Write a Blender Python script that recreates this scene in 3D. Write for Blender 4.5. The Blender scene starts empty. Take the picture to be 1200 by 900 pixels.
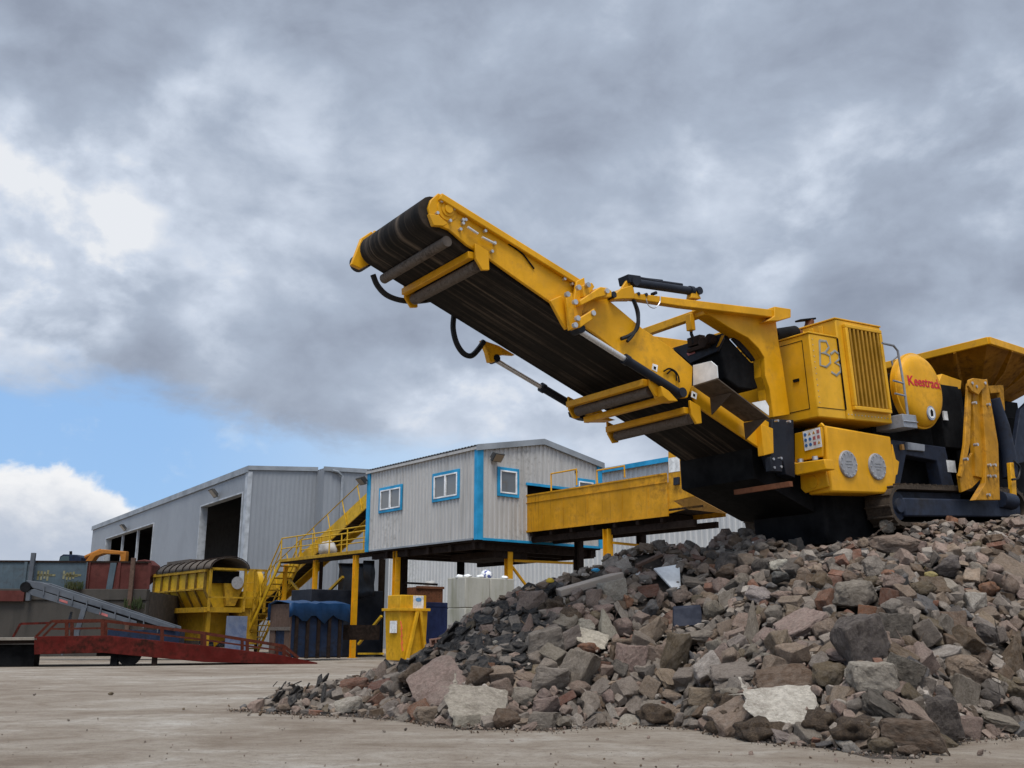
import bpy, bmesh, math, random
from mathutils import Vector, Matrix, Euler, noise
random.seed(7)
R = math.radians
scene = bpy.context.scene
COL = scene.collection

# ------------------------------------------------------------------ camera
FPX, CAMH = 1150.0, 1.2
TH = math.atan(290.0 / FPX)
CT, ST = math.cos(TH), math.sin(TH)
CAM = Vector((0, 0, CAMH))
cd = bpy.data.cameras.new('camera'); co = bpy.data.objects.new('camera', cd); COL.objects.link(co)
cd.sensor_width = 36.0; cd.lens = 36.0 * FPX / 1200.0
cd.clip_start = 0.1; cd.clip_end = 5000
co.location = CAM; co.rotation_euler = (math.pi / 2 + TH, 0, 0)
scene.camera = co

def ray(u, v):
    a = (u - 600) / FPX; b = (450 - v) / FPX
    return Vector((a, CT - ST * b, ST + CT * b))
def at(u, v, Y):
    d = ray(u, v); return CAM + d * (Y / d.y)
def on(u, v, p, n):
    d = ray(u, v); return CAM + d * ((p - CAM).dot(n) / d.dot(n))
def ground(u, v): return on(u, v, Vector((0, 0, 0)), Vector((0, 0, 1)))
def prj(p):
    q = p - CAM; y = q.y * CT + q.z * ST; zz = -q.y * ST + q.z * CT
    return 600 + FPX * q.x / y, 450 - FPX * zz / y

class Frame:
    """a local frame: s along a horizontal bearing, w to its left, t up; optionally pitched"""
    def __init__(self, O, az, pitch=0.0):
        a, p = R(az), R(pitch)
        Lh = Vector((math.sin(a), math.cos(a), 0)); Z = Vector((0, 0, 1))
        self.w = Vector((-math.cos(a), math.sin(a), 0))
        self.s = Lh * math.cos(p) + Z * math.sin(p); self.t = Z * math.cos(p) - Lh * math.sin(p)
        self.O = Vector(O)
    def loc(self, p):
        q = p - self.O; return Vector((q.dot(self.s), q.dot(self.w), q.dot(self.t)))
    def W(self, u, v, w): return self.loc(on(u, v, self.O + self.w * w, self.w))
    def S(self, u, v, s): return self.loc(on(u, v, self.O + self.s * s, self.s))
    def T(self, u, v, t): return self.loc(on(u, v, self.O + self.t * t, self.t))
    def P(self, s, w, t): return self.O + self.s * s + self.w * w + self.t * t
    def matrix(self):
        m = Matrix.Identity(4)
        for i, ax in enumerate((self.s, self.w, self.t)):
            for k in range(3): m[k][i] = ax[k]
        m.translation = self.O
        return m

# ------------------------------------------------------------------ object helpers
def tag(o, label=None, cat=None, group=None, kind=None):
    if label: o['label'] = label
    if cat: o['category'] = cat
    if group: o['group'] = group
    if kind or label: o['kind'] = kind or 'thing'
    return o
def empty(name, frame_or_loc, label, cat, group=None):
    o = bpy.data.objects.new(name, None); COL.objects.link(o)
    o.empty_display_size = 0.3
    if isinstance(frame_or_loc, Frame): o.matrix_world = frame_or_loc.matrix()
    else: o.location = frame_or_loc
    return tag(o, label, cat, group)

class MB:
    def __init__(self): self.bm = bmesh.new()
    def prism(self, pts, vec):
        pts = [Vector(p) for p in pts]; vec = Vector(vec); bm = self.bm
        a = [bm.verts.new(p) for p in pts]; b = [bm.verts.new(p + vec) for p in pts]
        n = len(a)
        bm.faces.new(a); bm.faces.new(b[::-1])
        for i in range(n): bm.faces.new((a[i], b[i], b[(i + 1) % n], a[(i + 1) % n]))
        return self
    def box(self, c, size, rot=None):
        c = Vector(c); hx, hy, hz = size[0] / 2, size[1] / 2, size[2] / 2
        pts = [Vector((x, y, -hz)) for x, y in ((-hx, -hy), (hx, -hy), (hx, hy), (-hx, hy))]
        v = Vector((0, 0, 2 * hz))
        if rot is not None:
            m = rot if isinstance(rot, Matrix) else Euler(rot).to_matrix()
            pts = [m @ p for p in pts]; v = m @ v
        return self.prism([c + p for p in pts], v)
    def span(self, a, b):
        a = Vector(a); b = Vector(b)
        return self.box((a + b) / 2, [max(abs(b[i] - a[i]), 1e-3) for i in range(3)])
    def bar(self, p, q, wd, ht, side=None):
        p = Vector(p); q = Vector(q); d = (q - p)
        side = Vector(side) if side is not None else Vector((0, 1, 0))
        s1 = (side - d * (side.dot(d) / d.dot(d)))
        if s1.length < 1e-4: s1 = d.orthogonal()
        s1.normalize(); s2 = d.normalized().cross(s1)
        pts = [p + s1 * (a * wd / 2) + s2 * (b * ht / 2) for a, b in ((-1, -1), (1, -1), (1, 1), (-1, 1))]
        return self.prism(pts, d)
    def tube(self, pts, r, n=8, r_end=None):
        pts = [Vector(p) for p in pts]; bm = self.bm; rings = []; m = len(pts)
        up = None
        for i, p in enumerate(pts):
            d = (pts[min(i + 1, m - 1)] - pts[max(i - 1, 0)]).normalized()
            if up is None: up = d.orthogonal().normalized()
            up = (up - d * up.dot(d)); up = up.normalized() if up.length > 1e-5 else d.orthogonal().normalized()
            sd = d.cross(up); rr = r if r_end is None else r + (r_end - r) * i / (m - 1)
            rings.append([bm.verts.new(p + (up * math.cos(k * 2 * math.pi / n) + sd * math.sin(k * 2 * math.pi / n)) * rr) for k in range(n)])
        for a, b in zip(rings, rings[1:]):
            for k in range(n): bm.faces.new((a[k], a[(k + 1) % n], b[(k + 1) % n], b[k]))
        bm.faces.new(rings[0][::-1]); bm.faces.new(rings[-1])
        return self
    def hose(self, pts, r, n=10):
        pts = [Vector(p) for p in pts]; P = [pts[0] * 2 - pts[1]] + pts + [pts[-1] * 2 - pts[-2]]; out = []
        for i in range(1, len(P) - 2):
            a, b, c, d = P[i - 1:i + 3]
            for k in range(5):
                t = k / 5; out.append(0.5 * (2 * b + (c - a) * t + (2 * a - 5 * b + 4 * c - d) * t * t + (3 * b - a - 3 * c + d) * t ** 3))
        return self.tube(out + [pts[-1]], r, n)
    def cyl(self, p, q, r, n=20, r2=None): return self.tube([p, q], r, n, r2)
    def quad(self, *pts):
        self.bm.faces.new([self.bm.verts.new(Vector(p)) for p in pts]); return self
    def lathe(self, prof, axis_o, axis_d, n=32):
        """prof: list of (radius, height along axis)"""
        o = Vector(axis_o); d = Vector(axis_d).normalized(); a = d.orthogonal().normalized(); b = d.cross(a); bm = self.bm
        rings = []
        for r, h in prof:
            if r < 1e-5: rings.append([bm.verts.new(o + d * h)])
            else: rings.append([bm.verts.new(o + d * h + (a * math.cos(2 * math.pi * k / n) + b * math.sin(2 * math.pi * k / n)) * r) for k in range(n)])
        for x, y in zip(rings, rings[1:]):
            for k in range(n):
                if len(x) == 1 and len(y) == 1: continue
                if len(x) == 1: bm.faces.new((x[0], y[(k + 1) % n], y[k]))
                elif len(y) == 1: bm.faces.new((x[k], x[(k + 1) % n], y[0]))
                else: bm.faces.new((x[k], x[(k + 1) % n], y[(k + 1) % n], y[k]))
        for rg in (rings[0], rings[-1]):
            if len(rg) > 1: bm.faces.new(rg)
        return self
    def build(self, name, mat, parent=None, bevel=0.0, smooth=35, normals=True, split=True):
        """link as one mesh object per separate piece (pieces that touch stay together); returns the largest"""
        bm = self.bm
        if normals: bmesh.ops.recalc_face_normals(bm, faces=bm.faces)
        groups = [None]
        if split and parent is not None:
            bm.verts.ensure_lookup_table(); seen = set(); isl = []
            for v in bm.verts:
                if v in seen: continue
                st, grp = [v], []; seen.add(v)
                while st:
                    x = st.pop(); grp.append(x)
                    for e in x.link_edges:
                        y = e.other_vert(x)
                        if y not in seen: seen.add(y); st.append(y)
                lo_ = [min(q.co[i] for q in grp) - .012 for i in range(3)]; hi_ = [max(q.co[i] for q in grp) + .012 for i in range(3)]
                isl.append([grp, lo_, hi_])
            par = list(range(len(isl)))
            def root(i):
                while par[i] != i: i = par[i]
                return i
            for i in range(len(isl)):
                for j in range(i):
                    if all(isl[i][1][k] <= isl[j][2][k] and isl[j][1][k] <= isl[i][2][k] for k in range(3)): par[root(i)] = root(j)
            cl = {}
            for i in range(len(isl)): cl.setdefault(root(i), []).extend(isl[i][0])
            groups = sorted(cl.values(), key=len, reverse=True)
        res = None
        for g in groups:
            me = bpy.data.meshes.new(name)
            if len(groups) == 1: bm.to_mesh(me)
            else:
                b2 = bmesh.new(); mp = {v: b2.verts.new(v.co) for v in g}; done = set()
                for v in g:
                    for f in v.link_faces:
                        if f not in done: done.add(f); b2.faces.new([mp[x] for x in f.verts])
                b2.to_mesh(me); b2.free()
            if mat is not None: me.materials.append(mat)
            if smooth:
                for p in me.polygons: p.use_smooth = True
                me.set_sharp_from_angle(angle=R(smooth))
            o = bpy.data.objects.new(name, me); COL.objects.link(o)
            if parent is not None: o.parent = parent
            if bevel:
                b = o.modifiers.new('bevel', 'BEVEL'); b.width = bevel; b.segments = 2; b.limit_method = 'ANGLE'; b.angle_limit = R(40)
            res = res or o
        bm.free()
        return res

def text_mesh(name, body, size, mat, parent, origin, xdir, ydir, depth=0.006, bold=0.0, align='CENTER', sx=1.0):
    cu = bpy.data.curves.new(name, 'FONT'); cu.body = body; cu.size = size; cu.extrude = depth; cu.offset = bold
    cu.align_x = align; cu.align_y = 'CENTER'; cu.resolution_u = 4
    tmp = bpy.data.objects.new(name + '_tmp', cu); COL.objects.link(tmp)
    dg = bpy.context.evaluated_depsgraph_get(); dg.update()
    me = bpy.data.meshes.new_from_object(tmp.evaluated_get(dg))
    bpy.data.objects.remove(tmp)
    x = Vector(xdir).normalized(); y = Vector(ydir).normalized(); z = x.cross(y)
    m = Matrix.Identity(4)
    for k in range(3): m[k][0] = x[k] * sx; m[k][1] = y[k]; m[k][2] = z[k]
    m.translation = Vector(origin)
    me.transform(m); me.materials.clear(); me.materials.append(mat); me.name = name
    o = bpy.data.objects.new(name, me); COL.objects.link(o)
    if parent is not None: o.parent = parent
    return o

# ------------------------------------------------------------------ materials
class NT:
    def __init__(self, tree): self.t = tree; self.n = tree.nodes; self.l = tree.links
    def new(self, ty, **kw):
        nd = self.n.new(ty)
        for k, v in kw.items(): setattr(nd, k, v)
        return nd
    def set(self, sock, val):
        if isinstance(val, bpy.types.NodeSocket): self.l.new(val, sock)
        elif isinstance(val, (tuple, list)) and len(val) == 3 and sock.type == 'RGBA': sock.default_value = (*val, 1)
        else: sock.default_value = val
    def math(self, op, a, b=0.0, c=0.0, clamp=False):
        nd = self.new('ShaderNodeMath', operation=op); nd.use_clamp = clamp
        for i, x in enumerate((a, b, c)): self.set(nd.inputs[i], x)
        return nd.outputs[0]
    def mix(self, f, a, b, mode='MIX'):
        nd = self.new('ShaderNodeMix', data_type='RGBA', blend_type=mode); nd.clamp_factor = True
        self.set(nd.inputs[0], f); self.set(nd.inputs[6], a); self.set(nd.inputs[7], b)
        return nd.outputs[2]
    def ramp(self, f, stops):
        nd = self.new('ShaderNodeValToRGB'); self.set(nd.inputs[0], f); e = nd.color_ramp.elements
        while len(e) < len(stops): e.new(0.5)
        for x, (p, c) in zip(e, stops): x.position = p; x.color = (*c, 1) if len(c) == 3 else c
        return nd.outputs[0]
    def sstep(self, x, lo, hi):
        nd = self.new('ShaderNodeMapRange', interpolation_type='SMOOTHSTEP')
        self.set(nd.inputs[0], x); self.set(nd.inputs[1], lo); self.set(nd.inputs[2], hi); nd.inputs[3].default_value = 0; nd.inputs[4].default_value = 1
        return nd.outputs[0]
    def noise(self, vec, scale, detail=4.0, rough=0.55, dist=0.0):
        nd = self.new('ShaderNodeTexNoise')
        if vec is not None: self.l.new(vec, nd.inputs['Vector'])
        nd.inputs['Scale'].default_value = scale; nd.inputs['Detail'].default_value = detail
        nd.inputs['Roughness'].default_value = rough; nd.inputs['Distortion'].default_value = dist
        return nd.outputs[0]
    def mapping(self, vec, scale=(1, 1, 1), loc=(0, 0, 0)):
        nd = self.new('ShaderNodeMapping'); self.l.new(vec, nd.inputs[0]); nd.inputs['Scale'].default_value = scale; nd.inputs['Location'].default_value = loc
        return nd.outputs[0]

def new_mat(name):
    m = bpy.data.materials.new(name); m.use_nodes = True
    nt = NT(m.node_tree); bs = m.node_tree.nodes['Principled BSDF']
    return m, nt, bs
def coords(nt, which='Object'):
    return nt.new('ShaderNodeTexCoord').outputs[which]
def bump(nt, bs, h, strength=0.3, dist=0.02):
    b = nt.new('ShaderNodeBump'); b.inputs['Strength'].default_value = strength; b.inputs['Distance'].default_value = dist
    nt.l.new(h, b.inputs['Height']); nt.l.new(b.outputs[0], bs.inputs['Normal'])

def paint(name, col, dirt=(0.06, 0.045, 0.03), amt=0.25, rough=0.45, metal=0.0, scale=1.5, streak=0.0, bmp=0.05, fade=0.12, spec=0.22, dust=0.0):
    """weathered painted metal: patchy fade, grime blotches and optional vertical run marks"""
    m, nt, bs = new_mat(name); oc = coords(nt)
    n1 = nt.noise(oc, scale, 5, 0.6); n2 = nt.noise(oc, scale * 6, 6, 0.65)
    lite = tuple(min(1, c * (1 + fade * 2) + 0.01) for c in col); dark = tuple(c * (1 - fade * 2) for c in col)
    base = nt.mix(nt.sstep(n1, 0.3, 0.7), dark, lite)
    k = nt.math('MULTIPLY', n1, 0.6); k = nt.math('ADD', k, nt.math('MULTIPLY', n2, 0.5))
    g = nt.sstep(k, 0.62 - amt * 0.35, 0.82 - amt * 0.2)
    g = nt.math('MULTIPLY', g, min(1, amt * 2.2))
    if streak:
        st = nt.noise(nt.mapping(oc, (9, 9, 0.5)), 1.0, 4, 0.6)
        g = nt.math('MAXIMUM', g, nt.math('MULTIPLY', nt.sstep(st, 0.5, 0.8), streak))
    c = nt.mix(g, base, dirt)
    if dust:                                # grey-brown dust settled on the flat upper sides
        gn = nt.new('ShaderNodeNewGeometry'); sp = nt.new('ShaderNodeSeparateXYZ'); nt.l.new(gn.outputs['True Normal'], sp.inputs[0])
        up = nt.math('MULTIPLY', nt.sstep(sp.outputs[2], 0.55, 0.95), nt.math('ADD', nt.math('MULTIPLY', n2, 0.9), dust - 0.45), clamp=True)
        c = nt.mix(up, c, (0.27, 0.22, 0.16))
        film = nt.math('MULTIPLY', nt.sstep(nt.noise(oc, 3.3, 6, 0.7), 0.48, 0.75), dust * 0.45)
        c = nt.mix(film, c, (0.30, 0.21, 0.10))
    nt.l.new(c, bs.inputs['Base Color'])
    r = nt.math('ADD', nt.math('MULTIPLY', g, 0.35), nt.math('ADD', nt.math('MULTIPLY', n2, 0.25), rough - 0.12), clamp=True)
    nt.l.new(r, bs.inputs['Roughness']); bs.inputs['Metallic'].default_value = metal
    bs.inputs['Specular IOR Level'].default_value = spec
    if bmp: bump(nt, bs, n2, bmp, 0.01)
    return m

Y = paint('yellow_paint', (0.70, 0.335, 0.003), (0.13, 0.06, 0.012), 0.20, 0.42, scale=1.1, streak=0.12, fade=0.08, dust=0.36)
YPALE = paint('yellow_housing_paint', (0.71, 0.365, 0.010), (0.17, 0.085, 0.02), 0.14, 0.38, scale=1.0, streak=0.14, fade=0.08, dust=0.4)
YDIRTY = paint('worn_yellow_paint', (0.58, 0.27, 0.004), (0.07, 0.035, 0.013), 0.34, 0.55, scale=0.6, streak=0.5, fade=0.14, dust=0.4)
YSKIP = paint('yellow_bin_paint', (0.60, 0.32, 0.006), (0.1, 0.04, 0.015), 0.25, 0.5, scale=1.2, streak=0.35)
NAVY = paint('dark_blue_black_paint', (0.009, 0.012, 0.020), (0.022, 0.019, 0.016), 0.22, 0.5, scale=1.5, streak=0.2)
CHASSIS = paint('chassis_blue_paint', (0.014, 0.021, 0.040), (0.022, 0.019, 0.016), 0.35, 0.55, scale=1.2, streak=0.35)
BLACK = paint('black_steel', (0.004, 0.004, 0.0045), (0.010, 0.009, 0.008), 0.2, 0.75, scale=2, spec=0.08)
RUBBERH = paint('black_hose_rubber', (0.01, 0.01, 0.011), (0.02, 0.018, 0.016), 0.1, 0.45, scale=3)
STEEL = paint('bare_steel', (0.52, 0.52, 0.53), (0.25, 0.22, 0.2), 0.15, 0.35, metal=0.7, scale=3)
CHROME = paint('chrome_rod', (0.72, 0.72, 0.72), (0.6, 0.58, 0.55), 0.02, 0.25, metal=0.6, scale=3, bmp=0, fade=0.02)
ROLL = paint('dusty_roller_steel', (0.13, 0.105, 0.085), (0.05, 0.038, 0.03), 0.4, 0.7, scale=4, streak=0.3)
GREYP = paint('grey_step_paint', (0.24, 0.255, 0.28), (0.12, 0.11, 0.1), 0.2, 0.5, scale=2)
GALV = paint('galvanised_cover', (0.30, 0.30, 0.31), (0.15, 0.15, 0.15), 0.3, 0.5, metal=0.1, scale=8)
WHITE = paint('white_sheet', (0.74, 0.74, 0.72), (0.4, 0.37, 0.32), 0.10, 0.45, scale=2)
STICK = paint('white_sticker', (0.72, 0.72, 0.70), (0.45, 0.43, 0.4), 0.08, 0.4, scale=5, bmp=0)
REDTXT = paint('red_lettering', (0.50, 0.012, 0.03), (0.3, 0.02, 0.03), 0.05, 0.4, bmp=0)
GREYTXT = paint('grey_spray_marking', (0.30, 0.30, 0.27), (0.4, 0.3, 0.1), 0.15, 0.6, scale=6, bmp=0)
BLUEPIC = paint('blue_pictogram', (0.06, 0.16, 0.38), (0.1, 0.2, 0.4), 0.05, 0.4, bmp=0)
REDPIC = paint('red_pictogram', (0.42, 0.13, 0.12), (0.4, 0.2, 0.2), 0.05, 0.4, bmp=0)
YELPIC = paint('orange_pictogram', (0.5, 0.25, 0.06), (0.4, 0.2, 0.1), 0.05, 0.4, bmp=0)
DRUST = paint('dark_rusty_steel', (0.022, 0.013, 0.009), (0.008, 0.006, 0.005), 0.4, 0.8, scale=1.2, streak=0.3, spec=0.1)
RUST = paint('orange_rust_steel', (0.17, 0.06, 0.025), (0.05, 0.025, 0.015), 0.4, 0.8, scale=1.5, streak=0.4)
TRACKM = paint('muddy_track_steel', (0.075, 0.055, 0.038), (0.03, 0.022, 0.016), 0.5, 0.85, scale=4)
BLUETRIM = paint('sky_blue_trim', (0.016, 0.27, 0.50), (0.1, 0.2, 0.28), 0.12, 0.45, scale=1, streak=0.12)
UPVC = paint('white_window_frame', (0.76, 0.76, 0.75), (0.5, 0.48, 0.45), 0.1, 0.35, scale=2, bmp=0)
REDP = paint('faded_red_paint', (0.10, 0.008, 0.005), (0.022, 0.010, 0.007), 0.46, 0.75, scale=0.7, streak=0.65, fade=0.2, spec=0.1)
YL = paint('lemon_yellow_paint', (0.56, 0.33, 0.008), (0.10, 0.06, 0.015), 0.26, 0.5, scale=0.9, streak=0.4, fade=0.12, dust=0.35)
YLD = paint('dull_lemon_paint', (0.44, 0.25, 0.01), (0.06, 0.04, 0.015), 0.36, 0.6, scale=0.8, streak=0.5, fade=0.15, dust=0.35)
BLUEC = paint('dark_blue_paint', (0.005, 0.016, 0.045), (0.012, 0.011, 0.011), 0.4, 0.6, scale=0.9, streak=0.45)
BLUEBIN = paint('blue_plastic', (0.03, 0.055, 0.20), (0.02, 0.03, 0.08), 0.15, 0.5, scale=2, streak=0.1)
CONTB = paint('grey_blue_container', (0.070, 0.10, 0.12), (0.045, 0.042, 0.04), 0.35, 0.6, scale=0.5, streak=0.5)
CONTR = paint('rust_red_container', (0.085, 0.018, 0.013), (0.03, 0.013, 0.01), 0.3, 0.7, scale=0.6, streak=0.45)
GRAF = paint('faded_yellow_spray', (0.17, 0.15, 0.065), (0.2, 0.22, 0.2), 0.4, 0.8, scale=3, bmp=0)
DKSTEEL = paint('grey_conveyor_paint', (0.085, 0.095, 0.11), (0.09, 0.085, 0.08), 0.25, 0.55, scale=1)
BROWNW = paint('weathered_brown_board', (0.10, 0.06, 0.042), (0.04, 0.025, 0.018), 0.35, 0.8, scale=1.5, streak=0.5)
EXC = paint('orange_excavator_paint', (0.36, 0.13, 0.012), (0.15, 0.06, 0.02), 0.25, 0.5, scale=1)
BRASS = paint('dull_cast_grey', (0.3, 0.3, 0.3), (0.2, 0.2, 0.2), 0.1, 0.5)
TARPB = paint('blue_tarpaulin', (0.005, 0.042, 0.12), (0.01, 0.03, 0.08), 0.2, 0.45, scale=1.4, bmp=0.4)
DARKNET = paint('black_plastic_sheet', (0.010, 0.010, 0.011), (0.03, 0.03, 0.03), 0.2, 0.4, scale=3, bmp=0.4)
MESHG = paint('brown_mesh_hood', (0.10, 0.082, 0.066), (0.06, 0.045, 0.035), 0.3, 0.8, scale=1)
PALEBAG = paint('pale_woven_bag', (0.40, 0.39, 0.37), (0.35, 0.32, 0.3), 0.25, 0.7, scale=2, bmp=0.4)

def glass_mat(name, col, rough=0.06):
    m, nt, bs = new_mat(name); bs.inputs['Base Color'].default_value = (*col, 1); bs.inputs['Roughness'].default_value = rough
    bs.inputs['Specular IOR Level'].default_value = 0.9
    return m
GLASS = glass_mat('window_glass', (0.12, 0.13, 0.135), 0.08)
GLASSD = glass_mat('dark_cab_glass', (0.02, 0.05, 0.055), 0.06)

def cladding(name, col, streak=(0.20, 0.19, 0.18), amt=0.3):
    """plastic-coated profiled sheet: run marks and algae-like grime, panel tone changes"""
    m, nt, bs = new_mat(name); oc = coords(nt)
    st = nt.noise(nt.mapping(oc, (3.5, 3.5, 0.22)), 1.0, 5, 0.6)
    n1 = nt.noise(oc, 0.25, 4, 0.6); n2 = nt.noise(oc, 5, 5, 0.6)
    base = nt.mix(nt.sstep(n1, 0.3, 0.7), tuple(c * 0.9 for c in col), tuple(c * 1.07 for c in col))
    g = nt.math('MULTIPLY', nt.sstep(st, 0.45, 0.8), amt)
    c = nt.mix(g, base, streak)
    g2 = nt.math('MULTIPLY', nt.sstep(nt.math('MULTIPLY', n1, n2), 0.26, 0.42), amt)
    c = nt.mix(g2, c, streak)
    nt.l.new(c, bs.inputs['Base Color']); bs.inputs['Roughness'].default_value = 0.5; bs.inputs['Specular IOR Level'].default_value = 0.35
    bump(nt, bs, n2, 0.06, 0.01)
    return m
CLAD = cladding('cabin_cladding', (0.47, 0.455, 0.43), (0.17, 0.155, 0.13), 0.5)
CLADS = cladding('shed_cladding', (0.255, 0.27, 0.29), (0.2, 0.21, 0.22), 0.25)
CLADW = cladding('warehouse_cladding', (0.58, 0.58, 0.565), (0.25, 0.25, 0.23), 0.35)
ROOFM = cladding('roof_sheet', (0.20, 0.21, 0.22), (0.1, 0.1, 0.1), 0.4)
TRIMG = paint('grey_flashing', (0.26, 0.28, 0.30), (0.12, 0.12, 0.12), 0.2, 0.5, scale=0.5)

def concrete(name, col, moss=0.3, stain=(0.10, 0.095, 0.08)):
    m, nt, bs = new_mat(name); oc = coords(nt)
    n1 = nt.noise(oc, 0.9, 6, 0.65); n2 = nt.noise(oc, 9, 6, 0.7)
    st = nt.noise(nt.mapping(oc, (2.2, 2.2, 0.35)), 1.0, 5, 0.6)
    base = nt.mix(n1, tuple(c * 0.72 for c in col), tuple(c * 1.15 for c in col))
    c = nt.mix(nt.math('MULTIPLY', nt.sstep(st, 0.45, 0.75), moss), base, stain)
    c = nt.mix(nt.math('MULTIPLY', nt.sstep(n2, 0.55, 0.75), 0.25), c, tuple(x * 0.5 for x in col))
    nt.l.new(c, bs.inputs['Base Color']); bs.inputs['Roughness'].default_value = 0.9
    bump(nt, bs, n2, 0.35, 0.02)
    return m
CONC = concrete('mossy_concrete', (0.40, 0.385, 0.33), 0.6, (0.14, 0.14, 0.07))
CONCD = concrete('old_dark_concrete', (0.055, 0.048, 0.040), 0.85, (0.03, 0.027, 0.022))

def belt_mat():
    m, nt, bs = new_mat('conveyor_belt_rubber'); oc = coords(nt)
    a = nt.noise(nt.mapping(oc, (0.05, 14, 0.05)), 1.0, 6, 0.75); b = nt.noise(nt.mapping(oc, (0.25, 5, 0.25)), 1.0, 5, 0.6)
    g = nt.noise(oc, 0.8, 5, 0.65); h = nt.noise(oc, 9, 5, 0.7)
    f = nt.math('ADD', nt.math('MULTIPLY', a, 0.46), nt.math('MULTIPLY', b, 0.41)); f = nt.math('ADD', f, nt.math('MULTIPLY', g, 0.2)); f = nt.math('ADD', f, nt.math('MULTIPLY', h, 0.06)); f = nt.math('SUBTRACT', f, 0.03)
    c = nt.ramp(f, [(0.44, (0.006, 0.0055, 0.005)), (0.56, (0.020, 0.016, 0.013)), (0.68, (0.13, 0.100, 0.075))])
    nt.l.new(c, bs.inputs['Base Color']); bs.inputs['Roughness'].default_value = 0.7; bs.inputs['Specular IOR Level'].default_value = 0.12
    bump(nt, bs, a, 0.2, 0.01)
    return m
BELT = belt_mat()

def stone_mat(name, from_object=True):
    m, nt, bs = new_mat(name)
    if from_object:
        oi = nt.new('ShaderNodeObjectInfo'); colr = oi.outputs['Color']; rnd = oi.outputs['Random']
        oc = nt.new('ShaderNodeVectorMath', operation='ADD'); nt.l.new(coords(nt), oc.inputs[0])
        cb = nt.new('ShaderNodeCombineXYZ'); nt.l.new(nt.math('MULTIPLY', rnd, 37.0), cb.inputs[0]); nt.l.new(cb.outputs[0], oc.inputs[1]); oc = oc.outputs[0]
    else:
        at_ = nt.new('ShaderNodeVertexColor'); at_.layer_name = 'Col'; colr = at_.outputs['Color']
        oc = coords(nt)
    n1 = nt.noise(oc, 2.2, 6, 0.65); n2 = nt.noise(oc, 14, 7, 0.72); n3 = nt.noise(oc, 60, 4, 0.7)
    k = nt.math('ADD', nt.math('MULTIPLY', n1, 0.9), nt.math('MULTIPLY', n2, 0.9))
    k = nt.math('ADD', nt.math('MULTIPLY', n3, 0.35), k)
    dk = nt.mix(1.0, colr, (0.5, 0.47, 0.44), 'MULTIPLY'); lt = nt.mix(1.0, colr, (1.45, 1.43, 1.40), 'MULTIPLY')
    c = nt.mix(nt.sstep(k, 0.75, 1.45), dk, lt)
    spots = nt.sstep(n2, 0.60, 0.72)
    c = nt.mix(nt.math('MULTIPLY', spots, 0.35), c, (0.33, 0.30, 0.26))
    c = nt.mix(nt.math('MULTIPLY', nt.sstep(n1, 0.52, 0.7), 0.5), c, (0.095, 0.074, 0.056))
    dn = nt.noise(oc, 5.5, 7, 0.7)
    c = nt.mix(nt.math('MULTIPLY', nt.sstep(dn, 0.38, 0.66), 0.30), c, (0.275, 0.235, 0.195))       # cement dust
    nt.l.new(c, bs.inputs['Base Color']); bs.inputs['Roughness'].default_value = 0.95; bs.inputs['Specular IOR Level'].default_value = 0.12
    bump(nt, bs, nt.math('ADD', n2, nt.math('MULTIPLY', n3, 0.6)), 0.9, 0.03)
    return m
STONE = stone_mat('rubble_stone'); STONES = stone_mat('rubble_fragment', False)
def soil_mat():
    m, nt, bs = new_mat('pile_soil'); oc = coords(nt)
    n1 = nt.noise(oc, 3, 7, 0.7); n2 = nt.noise(oc, 16, 6, 0.7)
    c = nt.ramp(nt.math('ADD', nt.math('MULTIPLY', n1, 0.6), nt.math('MULTIPLY', n2, 0.4)),
                [(0.3, (0.020, 0.015, 0.011)), (0.5, (0.050, 0.038, 0.028)), (0.7, (0.11, 0.085, 0.066))])  # soil tone lowered so the gaps between stones look shaded
    nt.l.new(c, bs.inputs['Base Color']); bs.inputs['Roughness'].default_value = 0.95
    bump(nt, bs, nt.math('ADD', n1, n2), 0.8, 0.05)
    return m
SOIL = soil_mat()
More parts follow.
